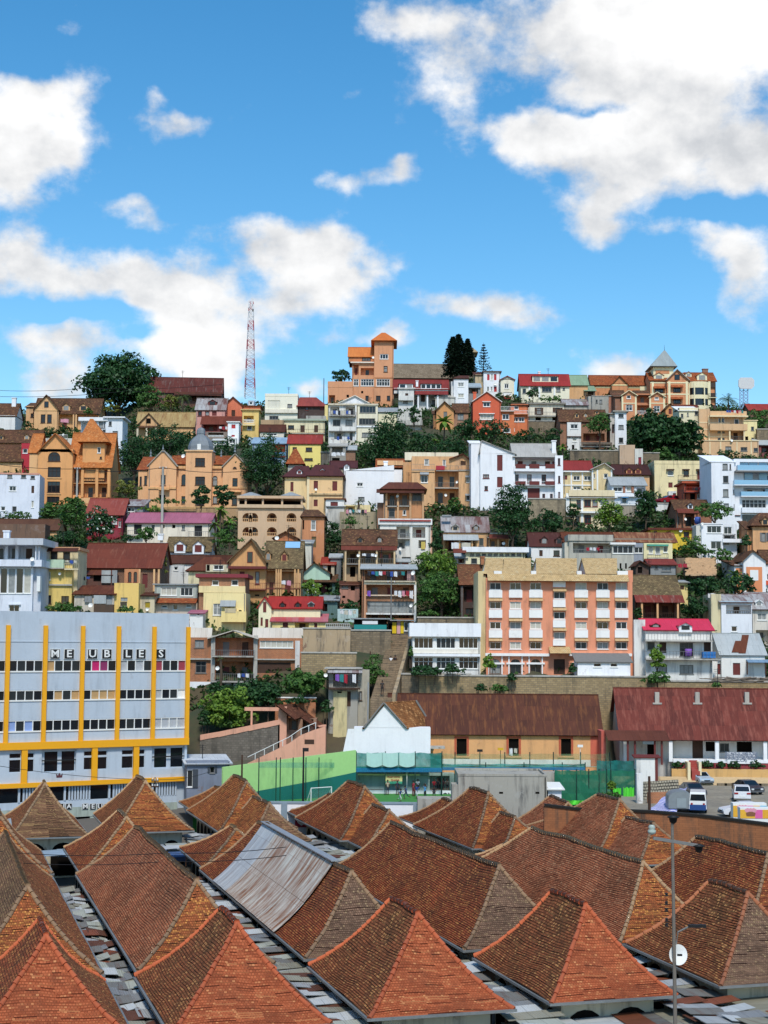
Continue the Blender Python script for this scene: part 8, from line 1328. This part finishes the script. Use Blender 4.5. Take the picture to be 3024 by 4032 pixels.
h=House('church_hall','white and orange gabled hall with a zigzag trim at the right edge',1580,975,242,0,fc=TRIM,cat='hall');h.b(1500,1645,760,980,wall('f0f0ee',.2),('gf',1562,688,762,T_BROWN,.4),'d 1552 735 28 20; w 1550 835 34 50',dep=10);h.band(1518,800,1622,970,wall('e89058',.2),.05,0,'orange_panel');h.band(1542,820,1596,888,TRIM,.09);h.b(1440,1500,785,980,wall('eeeeec',.2),('shed',752,790,T_BROWN,.3),'',dep=9,y=1.);h.band(1450,808,1490,970,wall('e89058',.2),.05,1.);h.b(1645,1720,780,980,wall('f0f0ee',.2),('gs',690,780,T_BROWN,.3),'a 1652 845 16 40',dep=8,y=1.5);h.band(1645,890,1700,918,plain('orange_red_parapet','d85a30'),.3,1.5)
h=House('maroon_ribbed_house','white house with a dark maroon ribbed roof and two dormers behind the hotel',225,740,254,0,fc=WOOD);h.b(112,330,668,745,wall('eceae4',.5),('gs',576,668,metal('5a3030','4a2828',.2,'8a6a60',sheet=1.2),.2),'x 165 690 22 40; d 258 692 40 36',dep=8);h.dorm(197,648,44,52,metal('7a5a54','6a4a44',.3));h.dorm(295,648,44,52,metal('7a5a54','6a4a44',.3))
h=House('loggia_house','grey concrete house with a deep loggia and washing, behind the right half of the hotel',570,740,250,0,fc=GREYW);h.b(360,640,630,745,wall('b8b4a4',.7),('flat',40,wall('b8b4a4',.7),.2),'O 385 645 250 65',dep=8);h.b(640,782,655,820,wall('c0bcac',.6),('flat',14,TRIM,.3),'w 645 660 134 52; v 690,725 776 12 36',dep=7,y=-.4);h.b(782,850,645,760,wall('98a0aa',.4),None,'w 785 670 58 40',dep=6,y=.4);h.b(848,1035,645,755,wall('ece0a8',.4),None,'w 880 665 28 50; w 922 665 34 52; w 975 665 28 40',dep=7,y=-.2);h.band(870,652,1010,664,plain('green_awning','4aa088'),.5,-.2);h.bal(875,715,1010,742,CONC,.7,y=-.2);h.b(330,362,640,745,wall('d0c8b4',.7),None,'',dep=6,y=.5)
h.b(330,1040,612,640,wall('8a7a68',.8),('gs',575,640,R_RUST,.3),'',dep=7,y=4,fd=0,ctrl=False);h.awn(645,575,1042,640,metal('8a5040','6e3c30',.6,'c0966a'),4.,y=7,name='rusty_roof')
laundry('red and white washing in the deep concrete loggia',470,672,560,26,248.6,[2,0,0,2,0])
h=House('red_lean_house','small grey house with a dark red roof and a pointed brown shed beside it',950,850,243,0,fc=GREYW);h.b(890,1055,785,865,wall('8c8e8c',.7),('gs',750,785,metal('903c3a','783230',.2),.4),'d 920 795 20 18; d 965 795 60 34',dep=7);h.b(795,880,795,860,wall('5a4438',.8),('gf',822,755,795,R_BROWN,.5),'v 808 800 30 40',dep=5,y=-.3)
rp=MB()
for k in range(420):
 u,v=random.uniform(0,1),random.uniform(0,1);p=at_d(1125+u*185-(1-v)*40*0,740+v*112,246-v*5);s=.18;rp.box(p.x-.3*random.uniform(.5,1.3),p.y-.2,p.z-s,p.x+.3*random.uniform(.5,1.3),p.y+.2,p.z+s*.2)
o=rp.build('brick_rubble',plain('salvaged_brick','d0ac84',.9,var=.6),None);tag(o,'heap of pale salvaged bricks on the slope below the ivy','bricks',None,'stuff')
bk=House('rubble_bank','brown earth bank and brick wall holding the heap of salvaged bricks',1200,860,246.5,0,cat='wall');bk.b(1060,1320,742,862,wall('8a745c',1.2),None,'',dep=2);
laundry('red and dark clothes drying on the wall left of the brick heap',1070,778,1130,26,241,[2,2,5,6])
frg()
fra()
tree('domed_tree','huge dark dome shaped tree on the left skyline',505,1030,335,735,388,'dark',5200,trunk=.1,ls=.42)
tree('broadleaf_tree','dark bushy tree in front of the left end of the long rusty barn',880,1080,530,715,378,'mid',1100);palm('palm_tree','yellowish clump of palm in front of the right half of the rusty barn',1190,600,720,75,374,20);tree('broadleaf_tree','yellow green leafy tree between the dark bushy tree and the barn palm',1060,1180,570,715,376,'olive',500)
bush('round yellow green bush at the foot of the dome shaped tree',665,800,635,728,376,'olive',700);bush('green bush on the right end of the ochre dormer house roof',530,620,672,728,370,'mid',300);bush('dark bush below the ochre front gable on the left',140,220,755,815,369,'dark',260);bush('dark shrubs in front of the ochre dormer house',250,370,790,870,362,'dark',500);bush('dark shrub below the pink blanket',375,440,780,850,364,'dark',240)
tree('slope_tree','mass of dark foliage on the slope left of the domed mansion',740,1010,870,1120,318,'dark',2300,trunk=.05);tree('slope_tree','dark foliage directly behind the gable of the domed mansion',930,1260,785,1010,330,'dark',2300,trunk=.05);tree('slope_tree','dark tree right behind the grey dome',1360,1560,880,1090,318,'dark',1500,trunk=.05);tree('slope_tree','thin dark tree standing above the low wall left of the dome',840,905,730,850,352,'dark',300)
frd();tree('slope_tree','dark tree at the right side of the domed mansion',1560,1790,5,300,296,'dark',1900,trunk=.05);tree('slope_tree','dense dark tree left of the maroon mansard house',1630,1860,-60,340,303,'dark',2000,trunk=.08)
tree('garden_tree','dark round clipped tree in front of the domed mansion, left of a pair',1250,1375,255,440,277,'dark',900);tree('garden_tree','wider dark tree in front of the domed mansion, right of a pair',1385,1530,255,440,277,'dark',1000)
tree('garden_tree','large leafy tree left of the maroon metal roof',375,570,340,600,262,'mid',1700);tree('garden_tree','dark flowering tree in front of the dark red wall',540,755,425,650,256,'dark',1900,blossom=True);tree('garden_tree','bushy tree behind the plain brown roof at the left edge',240,400,380,520,274,'mid',900);bush('hedge along the foot of the white plain block at the left edge',-20,250,440,500,280,'mid',900);bush('dark hedge below the large leafy garden tree',300,545,580,650,256,'dark',900)
tree('small_tree','small ragged tree against the cream wall below the pink roof',885,1020,530,650,252,'mid',500);bush('small trees beside the cream building below the pink roof, at its left corner',770,880,580,650,255,'dark',380);bush('leafy bush below the rusty shed at the mansion balustrade',910,1070,395,448,270,'lime',500);bush('clipped green hedge on the mansion terrace, left of the clipped trees',940,1245,355,392,290,'mid',700);tree('small_tree','small yellowish palm like tree left of the domed mansion',740,900,240,350,288,'olive',500)
palm('banana_plant','banana plant right of the mansion terrace, in front of the dark slope',1435,430,560,80,262,12,'banana',cat='banana plant');palm('banana_plant','lower banana plant left of the arched tan block',1500,500,620,70,260,12,'banana',cat='banana plant');palm('banana_plant','pale banana plant beside the pink roofed cream building',1400,520,620,60,258,11,'banana',cat='banana plant');bush('dark undergrowth below the banana plants',1375,1570,540,690,256,'mid',1600)
bush('ivy covered hedge on top of the furniture shop wall',265,560,1035,1105,226,'mid',1100);bush('small bushes behind the furniture shop roof below the yellow side wall',750,905,1055,1105,228,'mid',450);tree('bare_tree','bare thin tree against the white house with tan dormers',1035,1090,690,900,247,'olive',60)
frh();tree('round_tree','big round bright leafed tree in front of the brick school',-5,320,705,965,211,'lime',4200,ls=.24,trunk=.12);tree('round_tree','dark wide tree right of the round one, in front of the school',160,490,645,815,216,'dark',3000,ls=.24);tree('round_tree','fresh green mango like tree at the right end of the brick school',515,810,570,760,213,'mid',3200,ls=.24);bush('bright yellow shrub at the foot of the big round tree',185,265,875,950,209,'lime',420);palm('small_palm','slim potted palm growing up to the lower school balcony',110,490,715,45,217,12)
bush('overgrown green bank beside the long stairs',1000,1210,470,740,216,'mid',3000);bush('ivy growing down over the wall below the white wing',1310,1590,530,620,210.5,'dark',2200);bush('ivy continuing along the foot of the white wing up to the hotel',1560,1700,520,600,210.6,'dark',900);bush('climber on the left corner of the white wing',1340,1375,400,500,214,'mid',240)
fre();tree('slope_tree','large dark tree below the white apartment block, centre of the hill',720,960,-150,200,322,'dark',2600,trunk=.06)
frb();tree('slope_tree','tall dark tree right of the white apartment block',790,1020,720,1010,326,'dark',2300,trunk=.1);tree('slope_tree','broad dark tree behind the banana plants and the ochre gable',1010,1180,810,1030,322,'dark',1700,trunk=.05);tree('slim_tree','slim tree in front of the stained grey terrace house',1015,1075,660,870,354,'dark',420,trunk=.4);tree('skyline_tree','dark tree behind the left of the orange tower block',500,640,410,540,410,'dark',900);tree('slope_tree','big dark tree under the orange red gabled house',1300,1480,735,900,340,'dark',1500,trunk=.05);tree('slope_tree','dark tree right below the red gabled house and its annex',1440,1660,745,900,342,'dark',1700,trunk=.05);tree('slope_tree','dark foliage filling the slope behind the ochre apartment house',1150,1420,870,1060,316,'dark',2400,trunk=.03);tree('slope_tree','dark leafy slope left of the white gabled block',1380,1500,870,960,318,'mid',900,trunk=.03)
palm('banana_plant','banana clump in front of the ochre gabled house',1240,760,880,95,344,14,'banana',cat='banana plant');palm('banana_plant','small pale banana plant below the larger banana clump',1185,885,960,45,334,10,'banana',cat='banana plant');conifer('cypress','tallest of the dark conifers in front of the church',1335,185,480,175,415,22);conifer('cypress','dark conifer at the left of the group in front of the church',1298,200,490,165,413,20);conifer('cypress','dark conifer at the right of the group in front of the church',1395,215,485,155,414,20);conifer('sparse_pine','single sparse pine with spreading tiers on the skyline',1500,242,470,125,412,11,False);bush('dark bush at the right of the orange red gable',1560,1640,570,640,366,'dark',300);bush('bushes right of the yellow red roofed house',435,490,890,980,318,'dark',300)
frc();tree('round_tree','bushy dark tree in front of the long red roofed house',80,165,540,625,386,'dark',420);bush('hedge below the long red roofed house',150,350,590,640,384,'mid',700);tree('round_tree','round green tree in front of the brown tiled veranda house',470,650,700,880,345,'mid',1500);tree('big_dark_tree','very large dark tree with a rounded crown right of the white tower house',735,1090,705,990,342,'dark',4600,trunk=.04,ls=.4);tree('big_dark_tree','right part of the large dark tree mass, beside the tan apartment block',990,1228,745,1010,340,'dark',3300,trunk=.04,ls=.4);bush('green shrubs at the foot of the large dark trees',850,1090,930,1030,334,'mid',1500);palm('date_palm','feathery date palm on the skyline between the mansion and the octagon board',1398,618,690,92,384,26);tree('skyline_tree','green tree at the right edge below the long red roof',1500,1700,680,830,366,'mid',1700,trunk=.05)
bush('dark shrub in front of the tan apartment block',1310,1445,940,1010,322,'dark',600);bush('undergrowth in front of the orange tiers house',0,160,810,910,342,'dark',1000);bush('green shrubs left of the brown tiled veranda house',180,330,790,930,346,'dark',1300);palm('banana_plant','banana leaves beside the white gabled block roof',315,930,1010,50,322,11,'banana',cat='banana plant');bush('bush below the white tower house at the gate pillar',735,800,850,940,340,'dark',300)
frf();tree('slope_tree','dark tree left of the white gabled block retaining wall',-140,120,270,640,262,'dark',3400,trunk=.05);tree('round_tree','dark bushes at the foot of the tall mossy retaining wall',115,340,440,600,262,'dark',1700,trunk=.05);tree('round_tree','loose yellow green tree in front of the beige house',520,720,360,590,262,'lime',1700);tree('tall_tree','dense dark oval tree between the pale blue house and the red car',780,940,285,530,272,'dark',2600,trunk=.12);tree('round_tree','dark green spreading tree beside the small brick house',1195,1425,365,530,262,'mid',2000);tree('small_tree','slim dark tree left of the beige house',345,430,370,510,270,'dark',500);bush('ivy covered slope below the bright yellow house',1035,1320,610,760,250,'mid',3200);bush('ivy slope between the white window house and the church hall',1290,1440,690,780,246,'mid',1300);bush('hedge below the ragged wall left of the yellow house',300,560,545,590,260,'dark',800);bush('shrub at the corner of the ochre right house',1475,1560,590,690,247,'dark',600)
palm('banana_plant','banana plants left of the church hall at the right edge',1445,850,960,80,240,14,'banana',cat='banana plant');tree('round_tree','dark trees below the church hall',1340,1600,850,990,238,'dark',2400,trunk=.05);tree('round_tree','dark tree mass right of the moss tiled verandah house',1130,1360,850,1010,236,'dark',2300,trunk=.05);bush('dark green slope below the dark tree mass, right of the verandah house',1085,1290,1000,1150,231,'dark',2600)
fre();tree('bamboo','feathery lime green bamboo like tree beside the concrete frame house',1045,1330,700,900,246,'lime',2600,trunk=.05);tree('round_tree','dark broad leaved tree below the bamboo, left of the dark wooden house',1060,1390,850,1085,239,'mid',4200,trunk=.06);tree('flowering_tree','round tree with pale blossoms in front of the green gabled house',300,450,885,1010,243,'lime',1500,blossom=True);bush('dark overgrown slope left of the steep brown tiled house',455,590,480,720,268,'dark',2200);bush('bushes on the terrace wall left of the porch house',570,690,470,540,272,'mid',700);tree('round_tree','small round green tree in front of the ochre apartment house',1245,1365,345,470,282,'mid',900);palm('small_palm','potted palm on the small cream terrace',680,372,430,42,279,14);bush('green shrubs right of the pink and white house',1150,1235,540,740,258,'dark',1200);bush('green shrubs between the pink white house and the bamboo',1040,1160,715,770,256,'mid',500);bush('small plants on the low wall below the dark broad leaved tree',1060,1230,1085,1125,231,'mid',600);bush('dark climbers right of the pink brick hut',530,560,860,1050,243,'dark',400);tree('bare_tree','scrawny tree below the pink brick hut',570,690,1020,1130,243,'dark',350)
frf();bush('dark shrubs on the slope at the right of the white pale blue house',1000,1060,480,540,270,'dark',400)
frj();bush('bamboo like clump at the left end of the hotel ground floor',825,920,450,590,212.3,'lime',700);bush('small dark conifer left of the white annex in front of the hotel',1385,1450,515,600,212.4,'dark',420);bush('tuft of ivy hanging over the left part of the long ochre wall',985,1060,575,650,210.8,'dark',420);bush('dark shrubs at the foot of the long ochre wall, right of the ivy',780,860,650,715,210,'dark',420);bush('weeds on the long ochre wall above the rust roof',880,1005,650,718,210,'mid',420)
fri();bush('big leafy bush on the wall below the hot pink roofed house',850,1030,570,675,210.5,'mid',1500);tree('young_tree','young tree in front of the left end of the pink roofed house',885,985,405,590,211.5,'lime',700);bush('weed tuft on the wall below the right end of the pink roofed house',1280,1360,640,680,210.8,'mid',260);bush('rounded garden bush under the porch roof of the maroon roofed building',960,1055,1090,1190,205.5,'dark',900);bush('palmy shrub left of the porch posts',700,810,1085,1140,205.8,'mid',500);bush('bush with a small topknot tree behind the ridge of a tiled pavilion',545,700,1355,1420,176,'mid',700);tree('topknot_tree','tiny clipped tree sticking up behind a pavilion ridge in front of the dark green net',612,668,1285,1400,177,'lime',400,trunk=.45);tree('round_tree','dark young tree between the hotel and the verandah house',780,840,150,250,222,'dark',450)
frh();tree('round_tree','dark tree filling the gap left of the gate shelter, in front of the school',330,520,660,830,212,'dark',900,ls=.24);bush('dark shrubs along the foot of the brick school',-10,200,640,740,217,'dark',900);bush('shrubs below the fresh green tree beside the gate shelter',480,760,740,790,211,'dark',600)
frd();bush('dark trees behind the tall yellow house at the left',290,560,560,690,258,'dark',900)
frh();bush('dark shrubs between the big round tree and the furniture shop corner',-30,60,790,985,209.5,'dark',700);bush('green shrubs on the bank below the big round tree',40,300,880,960,209.8,'mid',700);bush('dark shrubs in the gap between the gate shelter and the shack',760,850,740,880,211,'dark',500)
PY=[(-200,0),(165,0),(180,1.5),(200,3.5),(211,7.),(217,16.),(228,21.5),(250,28.2),(275,35.5),(300,44),(335,57.5),(380,73),(398,78),(412,77),(450,66),(600,40),(1000,10),(4000,0)]
def hill(x,y):return float(np.interp(y,[a for a,_ in PY],[b for _,b in PY]))
_zm={}
for(s_,x,y,z,d)in HC:_zm[s_]=min(_zm.get(s_,(1e9,0)),(z,y))
for(s_,x,y,z,d)in HC:
 zm,ym=_zm[s_];z=min(z,zm+max(0,y-ym)*.3+.3);CTRL.append(s_.world(x,y,z));CTRL.append(s_.world(x,y+d,z+.22*d))
for x in(-27,-20,-13,-6):CTRL.append(Vector((x,219.5,12.5)));CTRL.append(Vector((x,212,8)))
def terrain():
 xs=np.concatenate([[-4000,-1500,-600,-350,-220],np.arange(-150,151,3.),[220,350,600,1500,4000]]);ys=np.concatenate([[-1500,-400,-100,0,60,120,150],np.arange(165,216,5.),np.arange(216,445,3.),[470,520,600,800,1200,2500,6000]])
 X,Y=np.meshgrid(xs,ys);Z=np.interp(Y,[a for a,_ in PY],[b for _,b in PY])
 c=np.array([[p.x,p.y,p.z]for p in CTRL if p.y>205]);res=c[:,2]-np.interp(c[:,1],[a for a,_ in PY],[b for _,b in PY])
 num=np.zeros_like(Z);den=np.full_like(Z,1/18.**3)
 for(x,y,_),r in zip(c,res):
  w=1/(((X-x)**2+(Y-y)**2)+2.)**1.5;num+=w*r;den+=w
 Z=Z+np.clip((Y-200)/15,0,1)*num/den-.25-.6*np.clip((Y-205)/10,0,1)
 ny,nx=X.shape;v=np.stack([X,Y,Z],-1).reshape(-1,3);f=[]
 for j in range(ny-1):
  for i in range(nx-1):a=j*nx+i;f.append((a,a+1,a+nx+1,a+nx))
 me=bpy.data.meshes.new('ground');me.from_pydata(v.tolist(),[],f);me.polygons.foreach_set('use_smooth',[True]*len(f))
 t=NT('hillside_earth');n=t.noise(t.pos(),.12,6,.6);n2=t.noise(t.pos(),1.2,5,.6)
 g=t.n('ShaderNodeNewGeometry');sp=t.n('ShaderNodeSeparateXYZ');t.l(g.outputs['Position'],sp.inputs[0])
 col=t.mix(t.rng(n,.4,.62),lin('5a5038',.8),lin('34442a',.8));col=t.mix(t.rng(n2,.4,.7,0,.5),col,lin('54483a',.6))
 col=t.mix(t.rng(sp.outputs[1],200,212),lin('6f6a62',.7),col);t.set(Base_Color=col,Roughness=.95);t.bump(n2,.4,.2);me.materials.append(t.m)
 o=bpy.data.objects.new('ground',me);COL.objects.link(o);o['kind']='structure'
 return xs,ys,Z
GX,GYS,GZ=terrain()
def gz(x,y):
 i=int(np.clip(np.searchsorted(GX,x)-1,0,len(GX)-2));j=int(np.clip(np.searchsorted(GYS,y)-1,0,len(GYS)-2));a=(x-GX[i])/(GX[i+1]-GX[i]);b=(y-GYS[j])/(GYS[j+1]-GYS[j])
 return GZ[j,i]*(1-a)*(1-b)+GZ[j,i+1]*a*(1-b)+GZ[j+1,i]*(1-a)*b+GZ[j+1,i+1]*a*b
def scrub():
 C=[];
 while len(C)<150000:
  y=rng.uniform(218,425);x=rng.uniform(-.26,.26)*y*(1.5 if rng.random()<.25 else 1)
  if math.sin(x*.21+y*.13)+math.sin(x*.09-y*.17+2)+rng.normal()*.6<-.9 or(-9<x<8 and y<233):continue
  z=gz(x,y);hh=1.1+.7*math.sin(x*.6+y*.4)
  C.append((x,y,z+rng.uniform(0,max(.25,hh))))
 C=np.array(C);n=rng.normal(size=C.shape);n[:,2]=abs(n[:,2])+.4;n/=np.linalg.norm(n,axis=1)[:,None]
 o=quad_mesh('hillside_shrubs',quads(C,n,.33,.27),leafm('scrub_leaves','1e361a','46622f'));tag(o,'green scrub growing between the houses on the hillside','shrubs',None,'stuff')
scrub()
